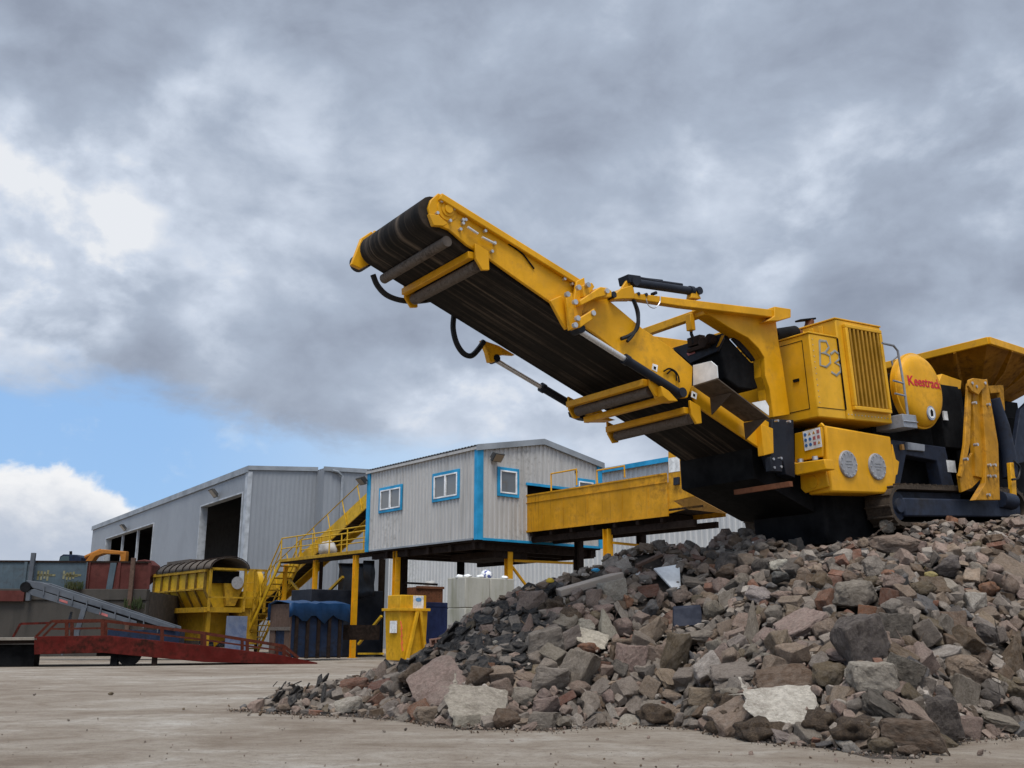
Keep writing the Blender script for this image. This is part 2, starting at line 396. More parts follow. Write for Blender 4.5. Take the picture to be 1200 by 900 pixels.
def ground_mat():
    m, nt, bs = new_mat('yard_hardstanding'); oc = coords(nt)
    a = nt.noise(nt.mapping(oc, (0.15, 0.22, 1)), 1.0, 6, 0.62, 0.9)      # broad swept streaks of dust
    b = nt.noise(nt.mapping(oc, (0.8, 1.05, 1)), 1.0, 7, 0.7, 0.8)
    d = nt.noise(oc, 7, 7, 0.72); e = nt.noise(oc, 42, 5, 0.75)
    mp = nt.new('ShaderNodeMapping'); nt.l.new(oc, mp.inputs[0]); mp.inputs['Rotation'].default_value = (0, 0, R(24)); mp.inputs['Scale'].default_value = (0.12, 1.3, 1)
    tr = nt.noise(mp.outputs[0], 1.0, 5, 0.62, 0.5)                       # wheel-run streaks across the yard
    f = nt.math('ADD', nt.math('MULTIPLY', a, 0.42), nt.math('MULTIPLY', b, 0.42)); f = nt.math('ADD', f, nt.math('MULTIPLY', tr, 0.16))
    c = nt.ramp(f, [(0.34, (0.120, 0.092, 0.066)), (0.44, (0.215, 0.172, 0.130)), (0.53, (0.300, 0.258, 0.208)), (0.63, (0.42, 0.385, 0.335))])
    c = nt.mix(nt.math('MULTIPLY', nt.sstep(d, 0.46, 0.70), 0.6), c, (0.165, 0.125, 0.098))
    c = nt.mix(nt.math('MULTIPLY', nt.sstep(e, 0.54, 0.70), 0.65), c, (0.10, 0.08, 0.062))
    c = nt.mix(nt.math('MULTIPLY', nt.sstep(e, 0.44, 0.26), 0.35), c, (0.46, 0.44, 0.41))
    nt.l.new(c, bs.inputs['Base Color']); bs.inputs['Roughness'].default_value = 0.93; bs.inputs['Specular IOR Level'].default_value = 0.2
    bump(nt, bs, nt.math('ADD', nt.math('MULTIPLY', d, 1.0), nt.math('MULTIPLY', e, 0.5)), 0.8, 0.04)
    return m
GROUND = ground_mat()
# ------------------------------------------------------------------ sky and light
SUN_EL, SUN_AZ = 64.0, 182.0            # bearing clockwise from +Y: high, behind the viewer and slightly to the left
def make_world():
    w = bpy.data.worlds.new('World'); scene.world = w; w.use_nodes = True
    nt = NT(w.node_tree); bg = w.node_tree.nodes['Background']; bg.inputs[1].default_value = 0.10
    d = nt.new('ShaderNodeTexCoord').outputs['Generated']
    sky = nt.new('ShaderNodeTexSky'); sky.sky_type = 'NISHITA'; sky.sun_disc = False
    sky.sun_elevation = R(SUN_EL); sky.sun_rotation = R(SUN_AZ); sky.air_density = 1.2; sky.dust_density = 0.6; sky.ozone_density = 2.0
    sp = nt.new('ShaderNodeSeparateXYZ'); nt.l.new(d, sp.inputs[0]); x, y, z = sp.outputs
    el = nt.math('MULTIPLY', nt.math('ARCSINE', z), 180 / math.pi)
    az = nt.math('MULTIPLY', nt.math('ARCTAN2', x, y), 180 / math.pi)
    # soft billows, flattened towards the horizon
    n1 = nt.noise(nt.mapping(d, (1, 1, 1.7), (3.1, 0.4, 0)), 2.6, 7, 0.52, 0.25)
    n2 = nt.noise(nt.mapping(d, (1, 1, 1.6), (7.7, 2.4, 1.0)), 6.5, 8, 0.55, 0.3)
    f = nt.math('ADD', nt.math('MULTIPLY', nt.math('SUBTRACT', n1, 0.5), 0.95), nt.math('MULTIPLY', nt.math('SUBTRACT', n2, 0.5), 0.85))
    n3 = nt.noise(nt.mapping(d, (1, 1, 1.5), (1.7, 5.4, 2.0)), 15.0, 8, 0.6, 0.4)
    f = nt.math('ADD', f, nt.math('MULTIPLY', nt.math('SUBTRACT', n3, 0.5), 0.28))
    f = nt.math('ADD', f, 0.56)
    # where the deck is thin (bright) or thick (dark)
    blobs = [(15, 190, 7, .11), (-10, 300, 6, .22), (95, 322, 3.2, .22), (150, 215, 5, .07), (40, 440, 4, .05), (305, 362, 4, .18), (325, 130, 5, .10), (915, 215, 5, .16), (1040, 190, 5, .10), (870, 265, 4, .08),
             (555, 505, 5, .26), (760, 300, 5, .06), (1160, 185, 4, .16), (240, 225, 6, .06), (1150, 400, 6, .08), (640, 480, 6, .10),
             (520, 60, 11, -.05), (1120, 40, 13, -.10), (1060, 310, 6, -.13), (240, 412, 7, -.09), (90, 395, 5, -.08), (120, 30, 10, -.12), (470, 330, 8, -.05), (470, 410, 6, -.07), (50, 120, 5, -.04)]
    dn = nt.new('ShaderNodeVectorMath', operation='ADD'); nt.l.new(d, dn.inputs[0])
    wn = nt.new('ShaderNodeTexNoise'); nt.l.new(d, wn.inputs['Vector']); wn.inputs['Scale'].default_value = 6; wn.inputs['Detail'].default_value = 5
    wv = nt.new('ShaderNodeVectorMath', operation='MULTIPLY_ADD'); nt.l.new(wn.outputs['Color'], wv.inputs[0]); wv.inputs[1].default_value = (.13, .13, .13); wv.inputs[2].default_value = (-.065, -.065, -.065)
    nt.l.new(wv.outputs[0], dn.inputs[1]); dd = nt.new('ShaderNodeVectorMath', operation='NORMALIZE'); nt.l.new(dn.outputs[0], dd.inputs[0])
    pos = 0.0
    n4 = nt.noise(nt.mapping(d, (1, 1, 1.45), (2.9, 8.1, 4.0)), 7.5, 10, 0.52, 0.15)
    puff = nt.sstep(n4, 0.42, 0.64)
    for u, v, rad, wt in blobs:
        b = ray(u, v).normalized(); dt = nt.new('ShaderNodeVectorMath', operation='DOT_PRODUCT'); nt.l.new(dd.outputs[0], dt.inputs[0]); dt.inputs[1].default_value = b
        g = nt.sstep(dt.outputs['Value'], math.cos(R(rad * 1.5)), 1.0)
        if wt > 0: pos = nt.math('ADD', pos, nt.math('MULTIPLY', g, wt))
        else: f = nt.math('ADD', f, nt.math('MULTIPLY', g, wt))
    f = nt.math('ADD', f, nt.math('MULTIPLY', pos, nt.math('ADD', nt.math('MULTIPLY', puff, 1.05), 0.45)))
    f = nt.math('ADD', f, nt.math('MULTIPLY', nt.math('SUBTRACT', puff, 0.5), 0.07))
    # the deck thins overhead and behind the viewer, towards the sun
    sd = Vector((math.sin(R(SUN_AZ)) * math.cos(R(SUN_EL)), math.cos(R(SUN_AZ)) * math.cos(R(SUN_EL)), math.sin(R(SUN_EL))))
    dt = nt.new('ShaderNodeVectorMath', operation='DOT_PRODUCT'); nt.l.new(d, dt.inputs[0]); dt.inputs[1].default_value = sd
    glow = nt.sstep(dt.outputs['Value'], 0.25, 1.0)
    cloud = nt.ramp(f, [(0.0, (0.225, 0.265, 0.35)), (0.30, (0.325, 0.375, 0.475)), (0.55, (0.445, 0.515, 0.635)), (0.80, (0.66, 0.735, 0.86)), (1.0, (0.88, 0.91, 0.96))])
    # gap in the deck low on the left, with a cumulus bank under it
    e1 = nt.noise(nt.mapping(d, (1, 1, 2.2)), 7, 8, 0.62, 0.3); e1 = nt.math('SUBTRACT', e1, 0.5)
    top = nt.math('ADD', nt.math('MULTIPLY', az, -0.12), 10.4)                # upper edge of the gap, falls to the right
    gap = nt.sstep(nt.math('ADD', nt.math('SUBTRACT', top, el), nt.math('MULTIPLY', e1, 6.5)), -1.0, 1.6)
    gap = nt.math('MULTIPLY', gap, nt.sstep(az, 9.0, -1.0))
    cum_top = nt.math('ADD', nt.math('MULTIPLY', nt.sstep(az, -19.0, -23.5), 3.0), 3.0)
    cum_top = nt.math('ADD', cum_top, nt.math('MULTIPLY', nt.sstep(az, -15.6, -17.6), 2.6))
    cum_top = nt.math('SUBTRACT', cum_top, nt.math('MULTIPLY', nt.sstep(az, -17.6, -13.5), 5.0))
    e2 = nt.noise(nt.mapping(d, (1, 1, 1.3)), 16, 8, 0.6, 0.2); e2 = nt.math('SUBTRACT', e2, 0.5)
    cdist = nt.math('ADD', nt.math('SUBTRACT', cum_top, el), nt.math('MULTIPLY', e2, 5.0))
    cum = nt.sstep(cdist, 0.0, 0.9)
    shade = nt.math('ADD', nt.sstep(cdist, 0.6, 4.2), nt.math('MULTIPLY', e1, 1.6), clamp=True)
    cumc = nt.mix(shade, (0.93, 0.94, 0.96), (0.50, 0.565, 0.68))
    cumc = nt.mix(nt.sstep(el, 4.0, 0.5), cumc, (0.74, 0.77, 0.82))
    blue = nt.mix(1.0, sky.outputs[0], (0.9, 1.0, 1.18), 'MULTIPLY')
    bl = nt.mix(nt.math('MULTIPLY', nt.sstep(nt.math('ADD', nt.math('MULTIPLY', e2, 2.0), n2), 0.50, 0.85), 0.5), (3.3, 5.6, 9.2), (6.2, 7.5, 9.2))
    bl = nt.mix(nt.sstep(az, -21.0, -4.0), bl, (5.6, 7.2, 9.2))
    bl = nt.mix(0.25, bl, blue)
    sc = nt.new('ShaderNodeVectorMath', operation='SCALE'); nt.l.new(cloud, sc.inputs[0])
    nt.l.new(nt.math('ADD', nt.math('MULTIPLY', glow, 8.0), 9.2), sc.inputs['Scale'])
    sc2 = nt.new('ShaderNodeVectorMath', operation='SCALE'); nt.l.new(cumc, sc2.inputs[0]); sc2.inputs['Scale'].default_value = 9.6
    low = nt.mix(cum, bl, sc2.outputs[0])
    out = nt.mix(gap, sc.outputs[0], low)
    nt.l.new(out, bg.inputs[0])
make_world()
sl = bpy.data.lights.new('sun', 'SUN'); so = bpy.data.objects.new('sun', sl); COL.objects.link(so)
sl.energy = 2.7; sl.angle = R(24); sl.color = (1.0, 0.955, 0.89)
_sd = Vector((math.sin(R(SUN_AZ)) * math.cos(R(SUN_EL)), math.cos(R(SUN_AZ)) * math.cos(R(SUN_EL)), math.sin(R(SUN_EL))))
so.rotation_euler = _sd.to_track_quat('Z', 'Y').to_euler(); so.location = (0, -10, 40)
scene.view_settings.view_transform = 'Standard'; scene.view_settings.look = 'None'
scene.view_settings.gamma = 1.0; scene.view_settings.exposure = 0.0; scene.view_settings.use_curve_mapping = False

# ------------------------------------------------------------------ ground
def make_ground():
    bm = bmesh.new()
    xs = [-900, -300, -120] + [-60 + 2.0 * i for i in range(61)] + [120, 300, 900]
    ys = [-300, -60, -10] + [1.0 * i for i in range(0, 70)] + [80, 120, 300, 1800]
    g = []
    for y in ys:
        row = []
        for x in xs:
            near = max(0.0, 1 - abs(y - 25) / 45) if abs(x) < 60 and 0 <= y < 70 else 0
            z = near * (0.035 * noise.noise(Vector((x * 0.16, y * 0.16, 2.0))) + 0.012 * noise.noise(Vector((x * 0.7, y * 0.7, 5.0))))
            row.append(bm.verts.new((x, y, z)))
        g.append(row)
    for a, b in zip(g, g[1:]):
        for i in range(len(xs) - 1): bm.faces.new((a[i], a[i + 1], b[i + 1], b[i]))
    me = bpy.data.meshes.new('ground'); bm.to_mesh(me); bm.free(); me.materials.append(GROUND)
    for p in me.polygons: p.use_smooth = True
    o = bpy.data.objects.new('ground', me); COL.objects.link(o); tag(o, kind='structure')
make_ground()
# ------------------------------------------------------------------ tracked jaw crusher
M = Frame(at(955, 490, 16.0), 54.6, 3.5); M.O = M.O - M.t * 1.8
cr = empty('tracked_crusher', M, 'yellow tracked jaw crusher with a raised discharge conveyor, standing on top of the rubble pile', 'crusher')
V = Vector
def WP(pts, w): return [M.W(u, v, w) for u, v in pts]
def plate(pts, w, th): return MB().prism(WP(pts, w), (0, th, 0))

# -- discharge conveyor
NP, FP = 0.42, 2.26                     # planes of the two side plates
side = [(514, 226), (560, 254), (620, 292), (677, 328), (707, 346), (752, 384), (785, 406), (812, 430), (811, 452), (806, 466), (795, 467),
        (770, 450), (700, 393), (690, 386), (645, 354), (612, 331), (570, 301), (547, 287), (526, 269), (513, 264), (505, 256), (502, 243), (505, 234)]
conv = plate(side, NP, 0.05).build('discharge_conveyor', Y, cr, 0.012)
lo = [(806, 452), (830, 452), (905, 497), (905, 510), (893, 527), (817, 476)]
b = plate(lo, NP + 0.05, 0.05)
b.build('lower_side_plate', Y, conv, 0.01)
fs = [V((p.x, FP, p.z + 0.10)) for p in WP([(514, 226), (677, 328), (752, 384), (812, 430)], NP)] + [V((p.x, FP, p.z + 0.16)) for p in WP([(811, 466), (700, 393), (612, 331), (547, 287), (505, 258)], NP)]
MB().prism(fs, (0, 0.05, 0)).build('side_plate', Y, conv, 0.01)
fl = MB()
a, c = M.W(515, 228, NP), M.W(677, 329, NP); d = (c - a).normalized(); n = V((-d.z, 0, d.x))
fl.prism([a + V((0, -.07, 0)), c + V((0, -.07, 0)), c + V((0, -.07, 0)) - n * .10, a + V((0, -.07, 0)) - n * .10], (0, 0.068, 0))
a2, c2 = V((a.x, FP + .05, a.z + .1)), V((c.x, FP + .05, c.z + .1))
fl.prism([a2, c2, c2 - n * .10, a2 - n * .10], (0, 0.07, 0))
fl.build('top_flange', Y, conv, 0.012)
# belt loop
bo = WP([(506, 266), (690, 391)], NP)
_f = [M.W(u, v, FP - .05) for u, v in ((743, 501), (797, 538))]; _f.append(_f[1] + (_f[1] - _f[0]) * .9)
bo = [bo[0], V((_f[0].x, 0, _f[0].z + .02)), V((_f[1].x, 0, _f[1].z + .02)), V((_f[2].x, 0, _f[2].z + .02))]
hc = M.W(512, 247, NP); rad = 0.235
under = [V((p.x, 0, p.z - 0.02)) for p in bo]
arc = []
dn = (under[0] - under[1]).normalized()
perp = V((-dn.z, 0, dn.x))
hcc = V((hc.x, 0, hc.z))
ang0 = math.atan2(under[0].z - hcc.z, under[0].x - hcc.x)
for k in range(0, 13):
    a_ = R(-95 - 25) + R(-205) * k / 12     # from the under side round the front to the top
    arc.append(hcc + V((math.cos(a_), 0, math.sin(a_))) * rad)
tops = [V((p.x, 0, p.z + 0.44)) for p in under[1:]][::-1]
loop = arc + tops[::-1][0:0] + [V((p.x, 0, p.z)) for p in tops[::-1]][0:0]
loop = [*arc, *[p for p in tops[::-1]], *[p for p in under[1:][::-1]]]
loop = [V((p.x, NP + 0.09, p.z)) for p in loop]
MB().prism(loop, (0, FP - NP - 0.13, 0)).build('belt', BELT, conv, 0, smooth=40)
ch = MB()
for uu, vv in ((509, 262), (529, 285)): pass
p0 = M.W(524, 281, NP + .05); ch.cyl((p0.x, NP + .05, p0.z - 0.02), (p0.x, FP, p0.z - 0.02), 0.075, 16)
ch.build('return_roller', ROLL, conv)
def cross_set(u, v, name, roll=True, wid=.10, drop=0.04):
    q = M.W(u, v, NP); m = MB(); m.span((q.x - wid / 2, NP + .02, q.z - drop - 0.10), (q.x + wid / 2, FP + .04, q.z - drop)); o = m.build('cross_bar', Y, conv, 0.008)
    if roll:
        z = q.z - drop - .16; MB().cyl((q.x + .14, NP + .08, z), (q.x + .14, FP - .02, z), 0.085, 16).build('return_roller', ROLL, conv)
        for w in (NP - .055, FP + .055):
            MB().prism([(q.x + .02, w, q.z + .06), (q.x + .24, w, q.z - .02), (q.x + .24, w, z - .09), (q.x + .12, w, z - .11), (q.x + .02, w, z + .04)], (0, .045, 0)).build('roller_bracket', Y, conv, 0.008)
cross_set(553, 291, 'x'); cross_set(757, 441, 'x', True, .12); cross_set(778, 461, 'x', False, .10); cross_set(805, 474, 'x', True, .11)
# head bearing, tensioner and bolts on the near plate
hb = M.W(524, 246, NP)
MB().lathe([(0.0, -.055), (.06, -.055), (.062, -.035), (.10, -.032), (.105, -.015), (.155, -.012), (.16, 0)], (hb.x, NP, hb.z), (0, 1, 0), 28).build('head_bearing', Y, conv)
tn = MB()
for (u1, v1, u2, v2) in ((548, 266, 560, 274), (565, 278, 581, 286)):
    tn.cyl(M.W(u1, v1, NP - .06), M.W(u2, v2, NP - .06), .018, 10)
tn.build('tension_rod', CHROME, conv)
bt = MB()
bolts = [(517, 236), (532, 245), (542, 258), (539, 269), (568, 271), (579, 285), (576, 295), (661, 327), (670, 333), (666, 345), (512, 250), (527, 259), (542, 262), (545, 258), (680, 330), (678, 337), (666, 346), (674, 353), (677, 373), (694, 367)]
for u, v in bolts:
    q = M.W(u, v, NP - .02); bt.cyl(q + V((0, -.03, 0)), q + V((0, .02, 0)), .024, 6)
bt.build('bolt', STEEL, conv)
cb = MB(); cb.hose(WP([(596, 286), (604, 291), (613, 298), (620, 307), (626, 315)], NP - .015), .012, 6); cb.build('cable', BLACK, conv)
# scraper lug and drive motor at the head
hp = M.W(506, 262, NP)
MB().prism(WP([(503, 250), (514, 252), (525, 262), (520, 265), (508, 264)], NP - .08), (0, .07, 0)).build('scraper_lug', Y, conv, 0.01)
m = MB(); m.prism([V((p.x, FP + .05, p.z + .12)) for p in WP([(500, 236), (512, 228), (526, 240), (526, 262), (500, 276), (488, 270)], NP)], (0, .08, 0)); m.build('motor_plate', Y, conv, 0.01)
m = MB(); m.cyl((hc.x - .05, FP + .1, hc.z - .06), (hc.x - .05, FP + .42, hc.z - .06), .13, 18); m.cyl((hc.x - .05, FP + .42, hc.z - .06), (hc.x - .05, FP + .5, hc.z - .06), .08, 14); m.build('drive_motor', NAVY, conv)
# hoses at the far side
m = MB(); m.hose([M.W(u, v, FP + .2) for u, v in ((437, 322), (442, 334), (452, 345), (466, 351), (482, 353), (498, 352), (512, 349))], .045, 8)
m.hose([M.W(u, v, FP + .1) for u, v in ((532, 368), (531, 385), (535, 402), (543, 414), (552, 417), (560, 410), (567, 400))], .045, 8); m.build('hydraulic_hose', RUBBERH, conv)
# folding hinge half way up
h = MB()
h.prism(WP([(676, 329), (685, 325), (687, 340), (681, 378), (676, 386), (671, 384), (670, 368)], NP - .12), (0, .05, 0))
h.prism(WP([(645, 352), (658, 346), (662, 352), (668, 384), (664, 386), (660, 380)], NP - .05), (0, .06, 0))
h.prism(WP([(663, 344), (671, 343), (675, 384), (668, 387)], NP - .16), (0, .06, 0))
h.prism(WP([(680, 352), (690, 345), (704, 336), (712, 337), (712, 346), (699, 349), (681, 358)], NP - .24), (0, .22, 0))
h.prism(WP([(677, 374), (690, 366), (697, 361), (698, 372), (680, 384)], NP - .24), (0, .22, 0))
h.prism(WP([(683, 334), (694, 331), (697, 336), (690, 346), (684, 348)], NP - .2), (0, .2, 0))
h.prism(WP([(698, 338), (712, 337), (717, 341), (717, 348), (698, 350)], NP - .18), (0, .12, 0))
h.build('fold_hinge', Y, cr, 0.012)
h = MB()
for u, v in ((665, 345), (674, 354), (678, 337), (677, 373), (695, 367), (711, 341), (674, 381), (689, 334)):
    q = M.W(u, v, NP - .25); h.cyl(q + V((0, -.02, 0)), q + V((0, .03, 0)), .04, 10)
h.build('hinge_pin', STEEL, cr)
# lower lift cylinders
def ram(p, q, f, r1, r2, name='lift_cylinder'):
    p = V(p); q = V(q); k = p.lerp(q, f)
    o = MB().cyl(k, q, r2, 18).cyl(k, k + (q - p).normalized() * .08, r2 * 1.2, 18).build(name, NAVY, cr)
    MB().cyl(p, k, r1, 14).build('piston_rod', CHROME, o)
    m = MB(); side_ = V((0, .09, 0)); m.cyl(p - side_, p + side_, r1 * 1.6, 12); m.cyl(q - side_, q + side_, r2 * 1.15, 12); m.build('end_eye', NAVY, o)
ram(M.W(677, 386, NP - .10), M.W(796, 461, NP - .10), 0.44, .045, .068)
ram(M.W(579, 421, FP + .22), M.W(694, 489, FP + .22), 0.46, .040, .068)
m = MB(); m.prism(WP([(565, 398), (585, 405), (604, 416), (592, 415), (583, 417), (580, 424), (574, 424), (571, 412)], FP + .14), (0, .10, 0)); m.build('cylinder_bracket', Y, cr, 0.01)
m = MB(); m.prism(WP([(691, 472), (700, 474), (712, 489), (722, 492), (700, 492), (690, 480)], FP - .0), (0, .3, 0)); m.prism(WP([(775, 452), (784, 458), (795, 470), (784, 470), (777, 464)], NP - .16), (0, .2, 0)); m.build('cylinder_bracket', Y, cr, 0.01)
m = MB(); m.prism(WP([(672, 481), (684, 486), (690, 492), (684, 491), (674, 487)], FP + .12), (0, .16, 0)); m.build('valve_block', NAVY, cr, 0.01)
# strut beam with its folding ram
m = MB(); m.prism(WP([(741, 343), (800, 350), (908, 363), (908, 372), (893, 370), (800, 359), (741, 350)], NP - .1), (0, .14, 0))
m.prism(WP([(721, 344), (728, 338), (741, 334), (744, 343), (744, 350), (730, 350), (720, 351)], NP - .12), (0, .18, 0))
m.prism(WP([(727, 340), (737, 325), (741, 329), (744, 344), (730, 345)], NP - .05), (0, .05, 0)); strut = m.build('strut_beam', Y, cr, 0.012)
m = MB(); q = M.W(720, 345, NP - .12); m.cyl(q, q + V((0, .22, 0)), .05, 12)
for u, v in ((749, 344), (758, 345), (769, 343)):
    q = M.W(u, v, NP - .115); m.cyl(q, q + V((0, .1, 0)), .028, 8)
m.build('strut_pin', NAVY, strut)
ram(M.W(816, 342, NP - .03), M.W(741, 331, NP - .03), 0.06, .04, .068, 'strut_cylinder')
m = MB(); m.tube(WP([(748, 326), (770, 330), (799, 334)], NP - .03), .03, 8); m.tube(WP([(749, 326), (776, 329)], NP + .02), .02, 8); m.build('hydraulic_pipe', NAVY, strut)
m = MB(); m.prism(WP([(736, 321), (751, 323), (752, 330), (738, 331)], NP - .1), (0, .24, 0)); m.build('valve_block', NAVY, strut, 0.01)
m = MB(); m.prism(WP([(810, 349), (812, 339), (817, 340), (822, 350)], NP - .09), (0, .12, 0)); m.build('ram_lug', Y, strut, 0.01)
m = MB(); m.hose(WP([(740, 346), (746, 362), (748, 376), (746, 386), (738, 393), (728, 397)], NP - .06), .03, 8); m.hose(WP([(743, 352), (748, 366), (747, 380), (742, 392), (735, 400)], NP - .08), .026, 8); m.build('hydraulic_hose', RUBBERH, cr)
m = MB(); m.hose(WP([(757, 350), (760, 358), (767, 361), (773, 355), (774, 347)], NP - .13), .008, 6); m.build('lock_pin_wire', STEEL, strut)
# small warning stickers and cable loops on the plate
def decal(pts, w, mat=STICK, th=.006, parent=None, name='sticker'): return MB().prism(WP(pts, w), (0, th, 0)).build(name, mat, parent or conv)
st1 = decal([(765, 426), (771, 428), (770, 436), (764, 433)], NP - .006); decal([(766.5, 429), (769, 430), (768.6, 433), (766.3, 432)], NP - .012, BLACK, parent=st1, name='symbol')
st2 = decal([(811, 458), (817, 461), (816, 468), (810, 465)], NP - .012); decal([(812.5, 461), (815, 462), (814.6, 465), (812.3, 464)], NP - .018, BLACK, parent=st2, name='symbol')
m = MB(); m.hose(WP([(778, 435), (784, 432), (791, 435), (795, 441), (796, 448)], NP - .03), .014, 6); m.hose(WP([(782, 438), (787, 434), (792, 438), (793, 446)], NP - .03), .012, 6); m.build('cable', BLACK, conv)
# discharge chute wings
m = MB(); q1, q2 = M.W(812, 452, NP), M.W(812, 428, NP); s0 = q1.x + .02
pr = [M.S(812, 428, s0), M.S(833, 423, s0), M.S(840, 429, s0), M.S(841, 443, s0), M.S(812, 452, s0)]
m.prism(pr, (.02, 0, 0)); m.build('chute_end_flap', WHITE, cr, 0.004)
a = M.S(841, 443, s0); e = M.W(901, 489, a.y)
m = MB(); m.prism([V((s0, NP, M.S(812, 452, s0).z)), a, V((e.x, a.y, e.z)), V((e.x, NP, e.z + .03))], (0, 0, -.02)); 
WINGM = paint('brown_wing_sheet', (.10, .075, .055), (.05, .036, .026), .4, .8, scale=2)  # brown-grey, much darker than the white flaps
wing = m.build('chute_wing', WINGM, cr)
m = MB()
for f in (.3, .97):
    p1 = V((s0, 0, a.z)).lerp(V((e.x, 0, e.z)), f); m.prism([V((p1.x, NP - .01, p1.z - .02)), V((p1.x, a.y + .03, p1.z - .03)), V((p1.x, NP - .01, p1.z - .30))], (.02, 0, 0))
m.build('wing_gusset', WINGM, wing)
m = MB(); m.prism([M.W(881, 472, a.y + .05), M.W(897, 469, a.y + .05), M.W(901, 476, a.y + .05), M.W(901, 487, a.y + .05)], (0, .015, 0)); m.build('chute_side_flap', WHITE, cr)
# portal frame carrying the magnet
pts = [(824, 360), (897, 372), (909, 369), (910, 380), (913, 403), (917, 424), (926, 486), (906, 489), (902, 455), (897, 440), (896, 419), (889, 408), (877, 396), (855, 384), (830, 368)]
PW = NP + .06
portal = MB().prism(WP(pts, PW), (0, .10, 0)).build('portal_frame', Y, cr, 0.012)
m = MB(); edge = WP([(906, 489), (902, 455), (897, 440), (896, 419), (889, 408), (877, 396), (855, 384), (830, 368), (824, 361)], PW)
for p, q in zip(edge, edge[1:]): m.prism([V((p.x, PW + .10, p.z)), V((q.x, PW + .10, q.z)), V((q.x + .02, PW + .10, q.z + .05)), V((p.x + .03, PW + .10, p.z + .02))], (0, .16, 0))
m.build('portal_flange', Y, portal)
m = MB(); m.prism(WP([(908, 359), (927, 362), (927, 372), (912, 376), (900, 376), (908, 370)], NP - .14), (0, .5, 0)); m.build('beam_anchor', Y, portal, 0.012)
m = MB()
for (u1, v1) in ((824, 366), (866, 388)):
    q = M.W(u1, v1, PW + .1); m.span((q.x - .06, PW + .02, q.z - .07), (q.x + .06, FP - .02, q.z + .07))
m.build('cross_tube', Y, portal, 0.012)
m = MB(); m.prism([V((p.x, FP - .04, p.z)) for p in WP(pts, PW)], (0, .1, 0)); m.build('portal_plate', Y, portal, 0.012)
q = M.W(826, 372, PW + .4); hz = q.z - .02
m = MB(); q = M.S(809, 378, M.W(824, 366, PW).x); m.box(q, (.1, .12, .28)); m.build('hanger_tab', Y, portal, 0.01)
# overband magnet
mw0, mw1 = NP + .30, FP - .1
prof = WP([(843, 392), (853, 392), (856, 398), (880, 424), (897, 427), (899, 452), (882, 457), (866, 455), (851, 444), (845, 414)], mw0)
mag = MB().prism(prof, (0, mw1 - mw0, 0)).build('overband_magnet', BLACK, cr, 0.03)
s1 = prof[0].x - .02
ef = [M.S(790, 408, s1), M.S(848, 391, s1), M.S(850, 397, s1), M.S(843, 412, s1), M.S(811, 426, s1), M.S(803, 419, s1)]
m = MB(); m.prism(ef, (-.05, 0, 0)); m.build('end_plate', NAVY, mag, 0.01)
m = MB(); c1 = M.S(828, 402, s1 - .1); m.cyl(c1, c1 + V((-.1, 0, 0)), .10, 14); c1 = M.S(836, 398, s1 - .06); m.cyl(c1, c1 + V((-.12, 0, 0)), .09, 12); c2_ = M.S(816, 400, s1 - .05); m.box(c2_, (.14, .3, .16)); m.box(M.S(820, 408, s1 - .06), (.12, .5, .07)); m.build('magnet_motor', DRUST, mag, 0.01)
m = MB(); m.prism([M.S(846, 393, s1 - .055), M.S(849, 393, s1 - .055), M.S(843, 405, s1 - .055), M.S(840, 407, s1 - .055)], (-.01, 0, 0)); m.build('worn_stripe', YDIRTY, mag)
m = MB(); m.prism([M.S(805, 414, s1 - .055), M.S(814, 411, s1 - .055), M.S(815, 414, s1 - .055), M.S(807, 417, s1 - .055)], (-.01, 0, 0)); m.build('red_tag', REDPIC, mag)
m = MB(); pc = [M.S(810, 386, s1 - .1), M.S(810, 391, s1 - .1), M.S(812, 396, s1 - .1), M.S(813, 402, s1 - .1)]
for p, q in zip(pc, pc[1:]): m.tube([p, q], .03, 6)
m.build('hanging_chain', BLACK, mag)
m = MB(); cpos = [V((p.x, 0, p.z)) for p in prof]
for w_ in (mw0 - .04, mw1): m.prism([V((p.x, w_, p.z)) for p in WP([(856, 398), (880, 424), (884, 422), (860, 394)], mw0)], (0, .04, 0))
m.build('magnet_rail', NAVY, mag)

# -- power unit housing
BW = 2.25
hs = MB(); hs.span((.10, 0, 1.83), (.86, BW, 3.28)); hs.build
hous = hs.build('engine_housing', YPALE, cr, 0.02)
m = MB(); m.span((.86, -.02, 1.83), (2.17, BW, 3.62)); gh = m.build('radiator_housing', YPALE, cr, 0.02)
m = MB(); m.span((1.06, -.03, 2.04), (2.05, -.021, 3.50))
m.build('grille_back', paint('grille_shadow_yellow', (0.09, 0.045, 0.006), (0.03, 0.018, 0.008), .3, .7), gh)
m = MB()
for k in range(8):
    s_ = 1.105 + k * .1165
    m.prism([(s_ + .02, -.034, 2.075), (s_ + .012, -.095, 2.075), (s_ + .062, -.095, 2.075), (s_ + .054, -.034, 2.075)], (0, 0, 1.39))
m.build('grille', paint('grille_yellow', (0.40, 0.20, 0.010), (0.08, 0.04, 0.015), .25, .55), gh)
m = MB()
for (a_, b_) in (((1.02, 2.0), (2.09, 2.07)), ((1.02, 3.47), (2.09, 3.54)), ((1.02, 2.07), (1.09, 3.47)), ((2.02, 2.07), (2.09, 3.47))):
    m.span((a_[0], -.10, a_[1]), (b_[0], -.02, b_[1]))
m.build('grille_frame', YPALE, gh, 0.012)
m = MB()
for k in range(9): m.span((.842, .25 + k * .2, 3.34), (.862, .34 + k * .2, 3.57))
m.build('side_louvre', YPALE, gh, 0.008)
